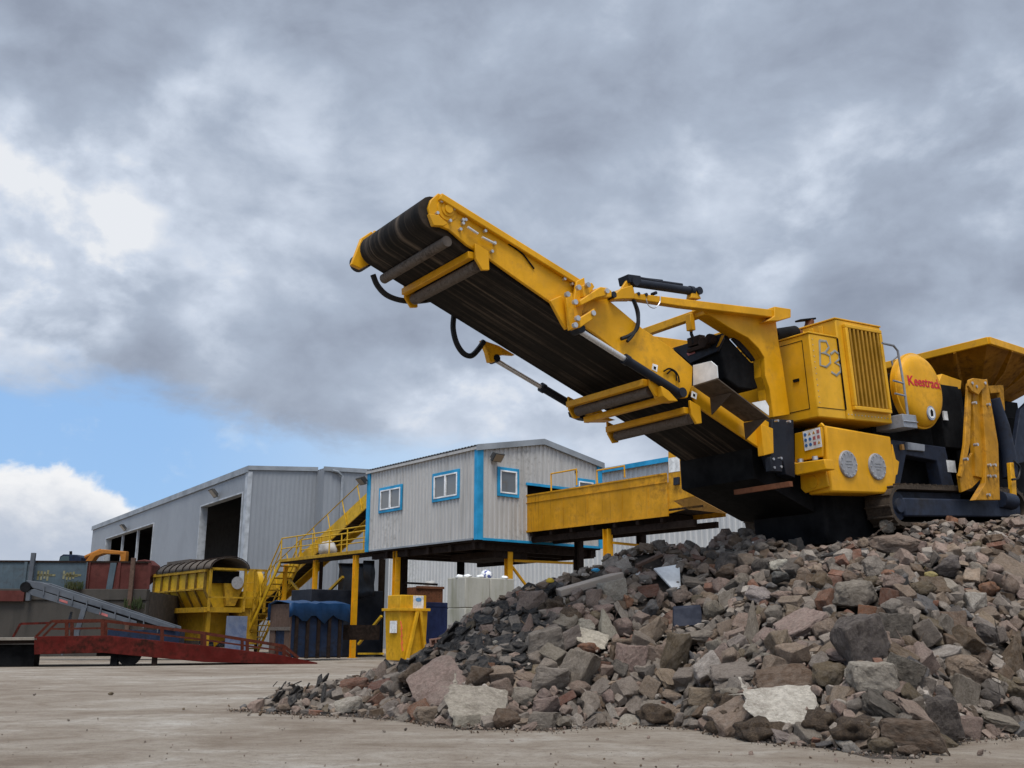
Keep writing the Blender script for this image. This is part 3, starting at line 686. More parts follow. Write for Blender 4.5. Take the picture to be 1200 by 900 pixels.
m = MB(); m.span((.098, -.006, 1.99), (.86, .0, 2.0)); m.span((.855, -.03, 2.0), (.863, -.0, 3.27)); m.span((.094, .15, 1.99), (.1, BW - .1, 2.0)); m.span((.094, .15, 3.18), (.1, BW - .1, 3.19)); m.span((.094, .15, 2.0), (.1, .16, 3.18))
m.build('panel_seam', BLACK, hous)
m = MB(); m.span((.08, -.012, 3.282), (.90, BW + .02, 3.31)); m.span((.84, -.03, 3.622), (2.19, BW + .02, 3.65)); m.build('roof_lip', YPALE, hous, 0.008)
def mark(ch, u, v, size, bold):
    q = M.W(u, v, -.004)
    text_mesh('spray_marking', ch, size, GREYTXT, hous, (q.x, -.006, q.z), (1, 0, 0), (0, 0, 1), .003, bold)
def outline_letter(strokes, name):
    m = MB()
    for st in strokes: m.tube([V((p.x, -.006, p.z)) for p in WP(st, 0)], .023, 6)
    for vtx in m.bm.verts: vtx.co.y = -.006 + (vtx.co.y + .006) * .25
    m.build(name, GREYTXT, hous)
outline_letter([[(960, 399), (961, 428), (968, 430), (973, 425), (972, 417), (967, 414), (962, 414), (967, 413), (971, 407), (968, 400), (960, 399)]], 'spray_marking')
outline_letter([[(973, 415), (978, 411), (983, 415), (983, 421), (978, 425), (984, 428), (985, 435), (980, 440), (974, 436)]], 'spray_marking')
m = MB()
for w_, t_ in ((.30, 2.5), (1.9, 2.5)): m.span((.075, w_, t_), (.1, w_ + .12, t_ + .05))
m.build('latch', BLACK, hous)
m = MB()
for k in range(12): m.cyl((.17 + .0, -.008, 2.08 + k * .1), (.17, .002, 2.08 + k * .1), .009, 6)
for k in range(14): m.cyl((.90 + k * .095, -.028, 1.92), (.90 + k * .095, -.016, 1.92), .011, 6)
m.build('rivet', STEEL, hous, split=False)
# exhaust
m = MB(); m.cyl(M.W(906, 394, .75), M.W(931, 390, .75), .13, 18); m.build('silencer', BLACK, cr)
m = MB(); m.tube(WP([(930, 391), (938, 391), (945, 388), (948, 382), (949, 376)], .75), .08, 12); ex = m.build('exhaust_pipe', RUST, cr)
m = MB(); m.bar(M.W(935, 376, .75), M.W(953, 374, .75), .14, .035); m.build('exhaust_cap', BLACK, ex, .01)
# -- tank box below
tk = MB().prism([(.20, 0, .57), (2.05, 0, .57), (2.10, 0, 1.60), (.26, 0, 1.70)], (0, .46, 0)).build('tank_box', Y, cr, 0.035)
for (u, v) in ((993, 544), (1027, 547)):
    q = M.W(u, v, 0)
    o = MB().lathe([(0, -.035), (.225, -.035), (.235, -.02), (.235, 0)], (q.x, 0, q.z), (0, 1, 0), 32).build('cover_plate', GALV, tk)
    m = MB()
    for k in range(12):
        a_ = k * math.pi / 6; m.cyl((q.x + .2 * math.cos(a_), -.05, q.z + .2 * math.sin(a_)), (q.x + .2 * math.cos(a_), -.03, q.z + .2 * math.sin(a_)), .014, 6)
    m.build('cover_bolt', STEEL, o)
    m = MB()
    for dz, w_ in ((.05, .16), (0, .2), (-.05, .12)): m.span((q.x - w_ / 2, -.041, q.z + dz - .008), (q.x + w_ / 2, -.034, q.z + dz + .008))
    m.build('cast_ribs', BRASS, o)
SL = .19
def SPl(pts, s): return [M.S(u, v, s) for u, v in pts]
m = MB(); m.prism(SPl([(931, 508), (963, 500), (963, 535), (931, 542)], SL - .06), (.06, 0, 0)); m.prism(SPl([(957, 500), (962, 495), (966, 500)], SL - .05), (.05, 0, 0)); up = m.build('tank_side_plate', Y, tk, 0.012)
m = MB(); m.prism(SPl([(937, 556), (967, 550), (971, 570), (943, 578), (938, 573)], SL - .05), (.05, 0, 0)); m.build('tank_side_plate', Y, tk, 0.02)
m = MB(); m.prism(SPl([(919, 540), (928, 543), (966, 538), (968, 550), (934, 557), (919, 554)], SL - .28), (.24, 0, 0)); m.build('tank_bracket', Y, tk, 0.015)
m = MB(); m.prism(SPl([(930, 542), (963, 536), (963, 538), (930, 544)], SL - .02), (.03, 0, 0)); m.build('slot', BLACK, tk)
m = MB()
for u, v in ((939, 540), (956, 537)): q = M.S(u, v, SL - .1); m.cyl(q + V((-.02, 0, -.03)), q + V((-.02, 0, .03)), .05, 12)
m.build('bolt_head', STEEL, tk)
m = MB(); q = M.S(953, 565, SL - .05); m.lathe([(0, -.02), (.1, -.02), (.105, 0)], q, (1, 0, 0), 24); m.build('round_cap', Y, tk)
def sign(fr, corner, xd, yd, wd, ht, parent, cols):
    """white warning board with columns of small pictograms"""
    x = V(xd).normalized(); y = V(yd).normalized(); z = x.cross(y); c = V(corner)
    o = MB().prism([c, c + x * wd, c + x * wd + y * ht, c + y * ht], z * .008).build('warning_sign', STICK, parent)
    groups = {}
    for i, col in enumerate(cols):
        for j, k in enumerate(col):
            if k: groups.setdefault(k, []).append((i, j))
    nc, nr = len(cols), len(cols[0])
    for k, cells in groups.items():
        m = MB(); mt = {'b': BLUEPIC, 'y': YELPIC, 'r': REDPIC}[k]
        for i, j in cells:
            cc = c + x * (wd * (i + .5) / nc) + y * (ht * (.95 - (j + .5) / (nr + .6))) + z * .008; r_ = wd / nc * .33
            if k == 'y': m.prism([cc - x * r_ - y * r_ * .8, cc + x * r_ - y * r_ * .8, cc + y * r_], z * .004)
            elif k == 'b': m.lathe([(0, .004), (r_, .004), (r_, 0)], cc, z, 12)
            else:
                m.prism([cc + x * (r_ * a_) + y * (r_ * b_) for a_, b_ in ((-.9, -1), (.9, -1), (.9, 1), (-.9, 1))], z * .004)
        m.build('pictogram', mt, o)
q00 = M.S(943.5, 528.5, SL - .065); q10 = M.S(963.5, 523.5, SL - .065); q01 = M.S(941, 506, SL - .065)
sign(None, q00, q10 - q00, (0, 0, 1), (q10 - q00).length, q01.z - q00.z, tk, [['b', 'b', 'b'], ['y', 'b', 'b'], ['y', 'r', 'r'], ['r', 'r', 'y']])
m = MB(); m.prism(WP([(1046, 520), (1050, 538), (1054, 541), (1052, 556), (1050, 557), (1048, 575), (1045, 575)], .02), (0, .15, 0)); m.build('tank_end_clip', Y, tk, .01)
# -- hinge column and brackets at the conveyor root
m = MB(); m.prism(WP([(905, 491), (930, 492), (932, 560), (921, 556), (918, 540), (907, 548), (903, 535)], NP - .02), (0, .2, 0)); m.prism(WP([(903, 535), (917, 538), (917, 553), (904, 552)], NP - .12), (0, .12, 0)); hcol = m.build('hinge_column', NAVY, cr, 0.01)
m = MB()
for u, v in ((906, 538), (915, 537), (907, 548), (915, 547), (911, 493), (925, 494)):
    q = M.W(u, v, NP - .12); m.cyl(q + V((0, -.02, 0)), q + V((0, .05, 0)), .022, 8)
m.build('bolt', STEEL, hcol)
m = MB(); m.prism(WP([(892, 497), (906, 502), (907, 531), (895, 534)], NP - .06), (0, .12, 0)); m.build('root_bracket', Y, cr, .01)
# -- chassis (dark mass under the housings), with its open side frame
m = MB()
m.span((-.5, .75, .98), (2.1, 2.1, 1.78)); m.span((2.1, .35, 1.35), (8.2, 2.1, 1.85)); m.span((2.1, .9, .5), (7.6, 1.7, 1.36));  m.build('chassis', BLACK, cr, .02)
q = M.W(840, 592, NP + .1)
m = MB(); m.span((.55, .45, -.25), (2.2, 2.0, 1.02)); m.span((2.2, .42, -.25), (6.0, 2.05, .6)); m.build('belly_shade_box', BLACK, cr, .02)  # black box fills in the shaded void under the chassis
tb_ = [M.W(u, v, FP + .02) for u, v in ((797, 538), (800, 574), (806, 577), (869, 611))]
m = MB(); m.prism([*tb_, V((1.6, FP + .02, .24)), V((1.6, FP + .02, 1.5)), V((-.4, FP + .02, 1.7))], (0, -1.65, 0)); m.build('tail_box', BLACK, cr)
m = MB(); m.prism([M.W(u, v, FP + .03) for u, v in ((798, 540), (809, 545), (809, 574), (800, 573))], (0, .03, 0)); tp_ = m.build('tail_plate', NAVY, cr, .008)
m = MB()
for u, v in ((801, 555), (806, 556), (802, 568), (807, 569)): q = M.W(u, v, FP + .02); m.cyl(q + V((-.03, -.02, 0)), q + V((-.05, -.02, 0)), .02, 8)
m.build('bolt', STEEL, tp_)
m = MB(); q = M.S(862, 577, -1.25); q2 = M.S(927, 567, -1.25); m.bar(q, q2, .08, .08); m.build('tail_bar', RUST, cr)
sf = MB()
sf.prism(WP([(1045, 515), (1108, 524), (1116, 560), (1125, 590), (1108, 588), (1098, 540), (1062, 533), (1054, 574), (1046, 574)], .1), (0, .25, 0))
sf.prism(WP([(1042, 575), (1126, 578), (1126, 592), (1040, 592)], .06), (0, .3, 0))
side_f = sf.build('side_frame', CHASSIS, cr, .015)
m = MB(); m.prism(WP([(1064, 527), (1084, 529), (1084, 521), (1064, 518)], .05), (0, .06, 0)); m.build('cabinet', GREYP, side_f, .01)
decal([(1109, 539), (1119, 540), (1121, 554), (1111, 553)], .09, parent=side_f, name='data_plate')
m = MB(); q = M.W(1057, 524, .06); m.box(q, (.07, .05, .1)); m.build('work_light', YELPIC, side_f)
m = MB(); m.prism(WP([(1080, 553), (1092, 556), (1095, 573), (1080, 572)], .6), (0, .2, 0)); m.build('pump_cover', Y, cr, .02)
m = MB(); m.span((2.25, .55, .5), (4.6, .75, 1.4)); m.build('inner_panel', BLACK, cr)
# -- crawler tracks
def track(w0, name):
    s0, s1, r = 1.62, 6.25, .36
    cz = r
    def oval(rr, dz=0.0):
        pts = []
        for k in range(13):
            a_ = R(90 + 180 * k / 12); pts.append(V((s0 + r + rr * math.cos(a_), w0, cz + rr * math.sin(a_))))
        for k in range(13):
            a_ = R(-90 + 180 * k / 12); pts.append(V((s1 - r + rr * math.cos(a_), w0, cz + rr * math.sin(a_))))
        return pts
    t_ = MB(); o_, i_ = oval(r), oval(r - .07); n = len(o_)
    bm = t_.bm
    A = [bm.verts.new(p) for p in o_]; B = [bm.verts.new(p + V((0, .5, 0))) for p in o_]; C_ = [bm.verts.new(p) for p in i_]; D = [bm.verts.new(p + V((0, .5, 0))) for p in i_]
    for k in range(n):
        j = (k + 1) % n
        bm.faces.new((A[k], B[k], B[j], A[j])); bm.faces.new((C_[k], C_[j], D[j], D[k])); bm.faces.new((A[k], A[j], C_[j], C_[k])); bm.faces.new((B[k], D[k], D[j], B[j]))
    peri = []
    for k in range(n):
        p, q = o_[k], o_[(k + 1) % n]; peri.append((p, q, (q - p).length))
    # grouser bars
    step = .19; acc = 0.0
    for p, q, l_ in peri:
        while acc < l_:
            c = p.lerp(q, acc / l_); tv = (q - p).normalized(); nv = V((tv.z, 0, -tv.x))
            t_.prism([c + nv * -.01 - tv * .02, c + nv * -.01 + tv * .02, c + nv * .035 + tv * .012, c + nv * .035 - tv * .012], (0, .5, 0)); acc += step
        acc -= l_
    tr = t_.build('crawler_track', TRACKM, cr)
    m = MB(); m.span((s0 + .45, w0 + .02, .17), (s1 - .42, w0 + .4, .50)); m.build('track_frame', CHASSIS, tr, .03)
    m = MB()
    for s_ in (s0 + r, s1 - r): m.lathe([(0, 0), (.12, 0), (.14, .05), (.25, .06), (.27, .12), (.27, .4)], (s_, w0 + .03, cz), (0, 1, 0), 24)
    m.build('idler_wheel', CHASSIS, tr)
track(-.12, 'near'); track(2.65, 'far')
# -- steps and handrail between housing and flywheel
m = MB(); m.span((2.2, -.22, 1.74), (2.62, .35, 1.98)); m.span((2.2, -.24, 1.84), (2.63, -.22, 1.86)); stp = m.build('access_step', GREYP, cr, .01)
m = MB(); 
m.tube(WP([(1064, 488), (1059, 450), (1052, 411), (1047, 405), (1034, 402)], -.2), .022, 8); m.tube(WP([(1056, 484), (1050, 445), (1045, 423), (1052, 417)], .25), .02, 8)
m.tube(WP([(1047, 446), (1058, 449)], -.2), .018, 8); m.tube(WP([(1049, 461), (1061, 464)], -.2), .018, 8); m.build('handrail', GREYP, cr)
# -- flywheel guards
fo = M.W(1080, 457, -.05)
def guard(o, r, th, nm):
    return MB().lathe([(0, -.12), (r * .55, -.115), (r * .80, -.09), (r * .93, -.045), (r, .03), (r, th)], o, (0, 1, 0), 48).build(nm, Y, cr, smooth=50)
g1 = guard(V((fo.x, -.02, fo.z)), .70, .16, 'flywheel_guard')
m = MB(); m.lathe([(.705, .03), (.725, .04), (.725, .09), (.705, .1)], V((fo.x, -.02, fo.z)), (0, 1, 0), 48); m.build('guard_rim', Y, g1)
g2 = guard(V((fo.x - .10, 1.75, fo.z + .05)), .66, .2, 'flywheel_guard')
lt_ = text_mesh('lettering', 'Keestrack', .26, REDTXT, g1, (fo.x - .0, 0, fo.z + .12), (1, 0, 0), (0, 0, 1), .004, .004)
def dome_y(x, z):
    r = math.hypot(x - fo.x, z - fo.z) / .70; P_ = [(0, -.12), (.55, -.115), (.80, -.09), (.93, -.045), (1, .03), (1.2, .2)]
    for (a_, ya), (b_, yb) in zip(P_, P_[1:]):
        if r <= b_: return -.02 + ya + (yb - ya) * (r - a_) / (b_ - a_)
    return .2
for v_ in lt_.data.vertices: v_.co.y = dome_y(v_.co.x, v_.co.z) - .006 + (v_.co.y) * .5
em = M.W(1091, 484, -.13)
o = MB().lathe([(0, -.012), (.135, -.012), (.135, .02)], (em.x, -.128, em.z), (0, 1, 0), 28).build('round_emblem', paint('blue_grey_emblem', (.30, .34, .42), (.2, .2, .25), .1, .4, bmp=0), g1)
MB().lathe([(0, -.006), (.105, -.006), (.105, .0)], (em.x, -.141, em.z), (0, 1, 0), 24).build('emblem_field', STICK, o)
MB().prism([(em.x - .045, -.148, em.z - .07), (em.x + .04, -.148, em.z - .06), (em.x + .05, -.148, em.z + .03), (em.x + .01, -.148, em.z + .075), (em.x - .04, -.148, em.z + .04)], (0, .004, 0)).build('emblem_figure', BLACK, o)
# -- jaw box and dark machinery
m = MB(); m.span((3.3, .35, 1.8), (5.3, 1.9, 3.0)); m.span((4.0, .1, 1.5), (4.75, .4, 2.75)); m.span((4.6, .25, .6), (7.9, 1.9, 2.3)); m.build('jaw_box', BLACK, cr, .02)
m = MB(); m.prism(WP([(1104, 438), (1127, 446), (1126, 456), (1107, 456), (1100, 448)], .2), (0, 1.2, 0)); m.build('jaw_hood', Y, cr, .01)
m = MB(); m.span(M.W(1107, 492, .05), M.W(1110, 482, .05) + V((0, .03, 0))); m.build('sight_tube', STICK, cr)
# -- feed hopper
cn = M.W(1158, 395, -.38); hs0, ht = cn.x, cn.z
rim = [V((hs0, -.38, ht)), V((hs0 + 3.6, -.38, ht - .25)), V((hs0 + 3.6, 2.9, ht - .25)), V((hs0, 2.9, ht))]
bot = [V((hs0 + 1.55, .85, ht - .95)), V((hs0 + 2.7, .85, ht - .95)), V((hs0 + 2.7, 2.0, ht - .95)), V((hs0 + 1.55, 2.0, ht - .95))]
m = MB(); bm = m.bm
def shell(outer_t, outer_b, inset):
    vo = [bm.verts.new(p) for p in outer_t]; vb = [bm.verts.new(p) for p in outer_b]
    cT = sum(outer_t, V()) / 4; cB = sum(outer_b, V()) / 4
    vi = [bm.verts.new(p + (V((cT.x, cT.y, p.z)) - p).normalized() * inset) for p in outer_t]; vj = [bm.verts.new(p + (V((cB.x, cB.y, p.z)) - p).normalized() * inset) for p in outer_b]
    for k in range(4):
        j = (k + 1) % 4
        bm.faces.new((vo[k], vo[j], vb[j], vb[k])); bm.faces.new((vi[k], vj[k], vj[j], vi[j])); bm.faces.new((vo[k], vi[k], vi[j], vo[j])); bm.faces.new((vb[k], vb[j], vj[j], vj[k]))
shell(rim, bot, .06)
YHOP = paint('scuffed_shaded_hopper_paint', (.40, .17, .004), (.06, .032, .014), .4, .6, scale=1.2, streak=.45, fade=.15)  # yellow darkened to put shade on the sloping hopper faces
hop = m.build('feed_hopper', YHOP, cr, 0)
m = MB()
for p, q in zip(rim, rim[1:] + rim[:1]):
    m.bar(p + V((0, 0, -.07)), q + V((0, 0, -.07)), .07, .15, V((0, 0, 1)).cross(q - p))
m.build('hopper_lip', Y, hop, .012)
m = MB()
for f in (.22, .5, .78):
    for (k, j) in ((0, 1), (3, 0)):
        a_ = rim[k].lerp(rim[j], f); b_ = bot[k].lerp(bot[j], f); out = V((0, -.14, 0)) if k == 0 else V((-.14, 0, 0)); sdv = V((.025, 0, 0)) if k == 0 else V((0, .025, 0))
        a1 = a_ + V((0, 0, -.12)); m = MB(); m.prism([a1 - sdv, a1 + out * .3 + V((0, 0, -.05)) - sdv, a1.lerp(b_, .45) + out - sdv, a1.lerp(b_, .8) - sdv], sdv * 2); m.build('hopper_rib', YHOP, hop)
m = MB(); m.span((hs0 + 1.0, .75, 1.6), (hs0 + 3.0, 1.95, ht - .9)); m.build('feeder_box', BLACK, cr)
# -- folded side conveyor arms
YARM = paint('grimy_shaded_arm_paint', (.50, .225, .004), (.06, .03, .012), .34, .55, scale=1.6, streak=.45, fade=.14, dust=.3)  # darker yellow carries the shade under the hopper, plus grime
WA = -.32
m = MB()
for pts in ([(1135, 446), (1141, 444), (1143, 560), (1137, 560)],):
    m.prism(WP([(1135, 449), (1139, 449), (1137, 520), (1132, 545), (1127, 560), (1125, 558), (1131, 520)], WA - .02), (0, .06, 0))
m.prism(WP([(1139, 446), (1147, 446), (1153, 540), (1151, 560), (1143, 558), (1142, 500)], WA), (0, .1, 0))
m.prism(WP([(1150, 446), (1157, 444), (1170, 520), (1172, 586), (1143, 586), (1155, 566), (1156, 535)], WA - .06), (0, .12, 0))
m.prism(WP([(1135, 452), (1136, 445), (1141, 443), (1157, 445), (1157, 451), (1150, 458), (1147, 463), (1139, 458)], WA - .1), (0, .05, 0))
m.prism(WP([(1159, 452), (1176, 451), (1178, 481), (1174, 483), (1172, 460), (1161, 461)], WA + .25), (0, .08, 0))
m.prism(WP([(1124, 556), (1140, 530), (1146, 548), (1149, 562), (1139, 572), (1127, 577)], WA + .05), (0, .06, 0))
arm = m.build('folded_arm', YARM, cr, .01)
m = MB()
for u, v in ((1144, 453), (1139, 449), (1154, 449), (1143, 472), (1159, 474), (1145, 521), (1160, 545), (1166, 545), (1160, 558), (1166, 558), (1133, 538), (1159, 580)):
    q = M.W(u, v, WA - .1); m.cyl(q + V((0, -.02, 0)), q + V((0, .06, 0)), .03, 8)
m.build('arm_pin', STEEL, arm)
m = MB(); m.tube(WP([(1163, 468), (1166, 478), (1174, 500), (1181, 530), (1184, 560)], WA + .28), .15, 12); m.build('hydraulic_duct', CHASSIS, cr)
m = MB(); m.prism(WP([(1196, 480), (1206, 470), (1206, 540), (1187, 545), (1190, 520)], WA + .3), (0, .1, 0)); m.build('side_bracket', CHASSIS, cr, .01)
m = MB(); m.cyl(M.W(1171, 585, WA + .2), M.W(1186, 588, WA + .2), .16, 14); m.build('drum', CHASSIS, cr)
m = MB(); m.prism(WP([(1184, 542), (1190, 542), (1192, 588), (1187, 588)], WA + .15), (0, .08, 0)); m.build('guide_post', Y, cr, .01)
m = MB(); m.hose(WP([(1188, 540), (1195, 548), (1193, 560), (1186, 562)], WA + .1), .022, 8); m.build('hydraulic_hose', RUBBERH, cr)
# ------------------------------------------------------------------ raised cabin, conveyor trough, sheds and yard things
X, Yv, Zv = V((1, 0, 0)), V((0, 1, 0)), V((0, 0, 1))
def cwall(mb, o, xd, n, length, zb, zt, holes=(), pitch=.25, dep=.035):
    """profiled sheet wall from o along xd; n points outwards; zb/zt are functions of distance; holes = (x0,x1,z0,z1)"""
    o = V(o); xd = V(xd); n = V(n); bm = mb.bm
    pr = []; x = 0.0
    while x < length:
        for fx, fd in ((0, 0), (.42, 0), (.52, 1), (.90, 1)):
            if x + fx * pitch < length: pr.append((x + fx * pitch, fd * dep))
        x += pitch
    pr.append((length, 0))
    for (xa, da), (xb, db) in zip(pr, pr[1:]):
        xm = (xa + xb) / 2; segs = [(zb(xm), zt(xm), True, True)]
        za0, za1, zb0, zb1 = zb(xa), zt(xa), zb(xb), zt(xb)
        cuts = [(h[2], h[3]) for h in holes if h[0] < xm < h[1]]
        iv = [(None, None)]
        if cuts:
            c0, c1 = cuts[0]; iv = [(None, c0), (c1, None)]
        for lo_, hi_ in iv:
            a0 = za0 if lo_ is None else lo_; b0 = zb0 if lo_ is None else lo_
            a1 = za1 if hi_ is None else hi_; b1 = zb1 if hi_ is None else hi_
            if a1 - a0 < .02 and b1 - b0 < .02: continue
            mb.quad(o + xd * xa + n * da + Zv * a0, o + xd * xb + n * db + Zv * b0, o + xd * xb + n * db + Zv * b1, o + xd * xa + n * da + Zv * a1)
def window(parent, o, xd, n, x0, x1, z0, z1, trim=.13, double=True, open_=False):
    """blue surround, white frame with a mullion, glass; standing on a wall"""
    xd = V(xd); n = V(n); o = V(o)
    def bx(m, a, b, c, d, d0, d1): m.prism([o + xd * a + n * d0 + Zv * c, o + xd * b + n * d0 + Zv * c, o + xd * b + n * d0 + Zv * d, o + xd * a + n * d0 + Zv * d], n * (d1 - d0))
    m = MB(); bx(m, x0, x1, z1 - trim, z1, .03, .09); bx(m, x0, x1, z0, z0 + trim, .03, .09); bx(m, x0, x0 + trim, z0 + trim, z1 - trim, .03, .09); bx(m, x1 - trim, x1, z0 + trim, z1 - trim, .03, .09)
    w = m.build('window', BLUETRIM, parent, .008, split=False)
    a, b, c, d = x0 + trim, x1 - trim, z0 + trim, z1 - trim; t = .06
    m = MB(); bx(m, a, b, d - t, d, .02, .11); bx(m, a, b, c, c + t, .02, .11); bx(m, a, a + t, c + t, d - t, .02, .11); bx(m, b - t, b, c + t, d - t, .02, .11)
    if double: bx(m, (a + b) / 2 - .05, (a + b) / 2 + .05, c + t, d - t, .02, .12)
    m.build('frame', UPVC, w, .006, split=False)
    m = MB(); bx(m, a + t * .5, b - t * .5, c + t * .5, d - t * .5, .045, .06); m.build('pane', GLASS, w)
    return w
def floodlight(parent, c, out, side, s=.5):
    c = V(c); out = V(out).normalized(); side = V(side).normalized()
    f = (out * .75 - Zv * .66).normalized(); up = side.cross(f).normalized()
    if up.z < 0: up = -up
    m = MB(); m.prism([c + side * (a * s / 2) + up * (b * s * .42) for a, b in ((-1, -1), (1, -1), (1, 1), (-1, 1))], -f * .10)
    m.prism([c - f * .1 + side * (a * s * .36) + up * (b * s * .3) for a, b in ((-1, -1), (1, -1), (1, 1), (-1, 1))], -f * .14)
    m.bar(c - f * .2, c - out * .35 + Zv * .05, .05, .05); o = m.build('floodlight', DKLAMP, parent, .01, split=False)
    m = MB(); m.prism([c + f * .004 + side * (a * s * .42) + up * (b * s * .34) for a, b in ((-1, -1), (1, -1), (1, 1), (-1, 1))], f * .012); m.build('lens', GLASSL, o)
DKLAMP = paint('grey_lamp_housing', (.07, .07, .07), (.12, .1, .08), .3, .6)
GLASSL = glass_mat('lamp_glass', (.22, .20, .17), .2)

CB = Frame(at(560, 575, 40.0), 50.3); CB.O.z = 0
cab = empty('raised_cabin', CB, 'grey corrugated cabin with sky blue corner trim and windows, raised on steel posts', 'cabin')
cz0, cz1 = CB.S(560, 630.5, 0).z, CB.S(560, 523, 0).z
cwl = CB.S(431, 600, 0).y; csr = CB.W(704.5, 600, 0).x
pk = .62
gz = lambda s: cz1 + pk * (1 - abs(s - csr / 2) / (csr / 2))
def rect(fr, corners, plane):
    q = [getattr(fr, plane)(u, v, 0) for u, v in corners]; k = 1 if plane == 'S' else 0
    return (min(q[0][k], q[1][k]) , max(q[0][k], q[1][k]), (q[2].z + q[3].z) / 2, (q[0].z + q[1].z) / 2)
lwins = [rect(CB, c, 'S') for c in ([(473, 565.5), (446, 574), (473, 597), (446, 602.5)], [(540, 548), (508.5, 557), (539, 584), (509, 589)])]
gwins = [rect(CB, c, 'W') for c in ([(582, 547), (607, 550), (582.5, 581), (606, 584)], [(674, 560), (696, 563), (674, 583), (696, 584)])]
op = rect(CB, [(617, 567), (657, 571), (617, 624), (657, 620)], 'W'); op = (op[0], op[1], CB.W(630, 626, 0).z, CB.W(617, 568, 0).z)
def wall_part(name, fn, mat, parent): m = MB(); fn(m); return m.build(name, mat, parent, smooth=0, normals=False, split=False)
wall_part('wall', lambda m: cwall(m, (0, 0, 0), Yv, -X, cwl, lambda x: cz0, lambda x: cz1), CLAD, cab)
wall_part('wall', lambda m: cwall(m, (0, 0, 0), X, -Yv, csr, lambda x: cz0, gz, [(op[0], op[1], op[2], op[3])]), CLAD, cab)
wall_part('wall', lambda m: cwall(m, (csr, 0, 0), Yv, X, cwl, lambda x: cz0, lambda x: cz1), CLAD, cab)
wall_part('wall', lambda m: cwall(m, (0, cwl, 0), X, Yv, csr, lambda x: cz0, gz), CLAD, cab)
m = MB(); m.span((.05, .05, cz0 - .12), (csr - .05, cwl - .05, cz0 + .03)); m.build('floor_frame', DRUST, cab)
m = MB()
for k in range(5): m.span((.1, .3 + k * cwl / 5.2, cz0 - .42), (csr - .1, .5 + k * cwl / 5.2, cz0 - .12))
m.span((.25, .1, cz0 - .40), (.45, cwl - .1, cz0 - .13)); m.span((csr - .6, .1, cz0 - .5), (csr - .4, cwl - .1, cz0 - .13)); m.span((1.2, .4, cz0 - .7), (3.0, 3.4, cz0 - .42)); m.build('floor_beams', DRUST, cab, split=False)
for sgn in (0, 1):
    m = MB(); e, r_ = (-.14, csr / 2) if sgn == 0 else (csr + .14, csr / 2)
    ze = cz1 - .04; zr = cz1 + pk + .02
    d = V((r_, 0, zr)) - V((e, 0, ze)); L_ = d.length
    bm = m.bm; y = -.12; pts = []
    while y < cwl + .12:
        for fx, fd in ((0, 0), (.4, 0), (.5, .04), (.9, .04)): pts.append((min(y + fx * .22, cwl + .12), fd))
        y += .22
    nn = V((-d.z, 0, d.x)).normalized() * (1 if sgn == 0 else -1)
    for (ya, da), (yb, db) in zip(pts, pts[1:]):
        m.quad(V((e, ya, ze)) + nn * (da + .05), V((e, yb, ze)) + nn * (db + .05), V((r_, yb, zr)) + nn * (db + .05), V((r_, ya, zr)) + nn * (da + .05))
    m.build('roof', ROOFM, cab, smooth=0, normals=False, split=False)
m = MB()
for a_, b_ in (((-.14, cz1 - .0), (csr / 2, cz1 + pk + .06)), ((csr / 2, cz1 + pk + .06), (csr + .14, cz1 - .0))):
    m.prism([(a_[0], -.16, a_[1] - .20), (b_[0], -.16, b_[1] - .20), (b_[0], -.16, b_[1] + .05), (a_[0], -.16, a_[1] + .05)], (0, .10, 0))
m.build('barge_board', TRIMG, cab, split=False)
m = MB(); m.span((-.13, -.06, cz1 - .14), (-.06, cwl + .1, cz1 - .02)); m.build('eaves_flashing', CLAD, cab)
for (sx, wx) in ((0, 0), (0, cwl), (csr, 0)):
    m = MB(); w_ = .26
    if (sx, wx) == (0, 0): m.prism([(-.06, .18, cz0 - .06), (-.06, -.06, cz0 - .06), (.24, -.06, cz0 - .06), (.24, .0, cz0 - .06), (0.0, 0.0, cz0 - .06), (0.0, .18, cz0 - .06)], (0, 0, cz1 - cz0 + .04))
    elif wx: m.prism([(-.06, cwl - .2, cz0 - .06), (-.06, cwl + .06, cz0 - .06), (.2, cwl + .06, cz0 - .06), (.0, cwl, cz0 - .06), (.0, cwl - .2, cz0 - .06)], (0, 0, cz1 - cz0 + .04))
    else: m.prism([(csr - .22, -.06, cz0 - .06), (csr + .06, -.06, cz0 - .06), (csr + .06, .2, cz0 - .06), (csr, .2, cz0 - .06), (csr, 0, cz0 - .06), (csr - .22, 0, cz0 - .06)], (0, 0, cz1 - cz0 + .04))
    m.build('corner_trim', BLUETRIM, cab, .006)
m = MB(); m.span((.24, -.055, cz0 - .07), (csr - .24, -.01, cz0 + .03)); m.build('base_trim', BLUETRIM, cab)
m = MB(); m.span((-.05, .3, cz0 - .05), (-.01, cwl - .3, cz0 + .02)); m.build('base_trim', TRIMG, cab)
for w in lwins: window(cab, (0, 0, 0), Yv, -X, *w)
window(cab, (0, 0, 0), X, -Yv, *gwins[0], double=False); window(cab, (0, 0, 0), X, -Yv, *gwins[1], double=False)
m = MB(); m.span((op[0] - .05, -.07, op[3] - .02), (op[1] + 1.0, -.02, op[3] + .09)); m.build('opening_trim', BLUETRIM, cab)
m = MB(); m.span((op[1] + .02, -.06, op[3] - 1.0), (op[1] + .98, -.035, op[3] - .03)); m.build('opening_pane', GLASS, cab)
m = MB(); m.span((op[0] - .3, .4, cz0 + .05), (op[1] + .3, .5, op[3] + .2)); m.build('dark_recess_sheet', BLACK, cab)  # black sheet stands in for the unlit recess behind the opening
q = CB.W(578, 538, 0); floodlight(cab, (q.x, -.35, q.z), -Yv * .8 + X * .3, X, .5)
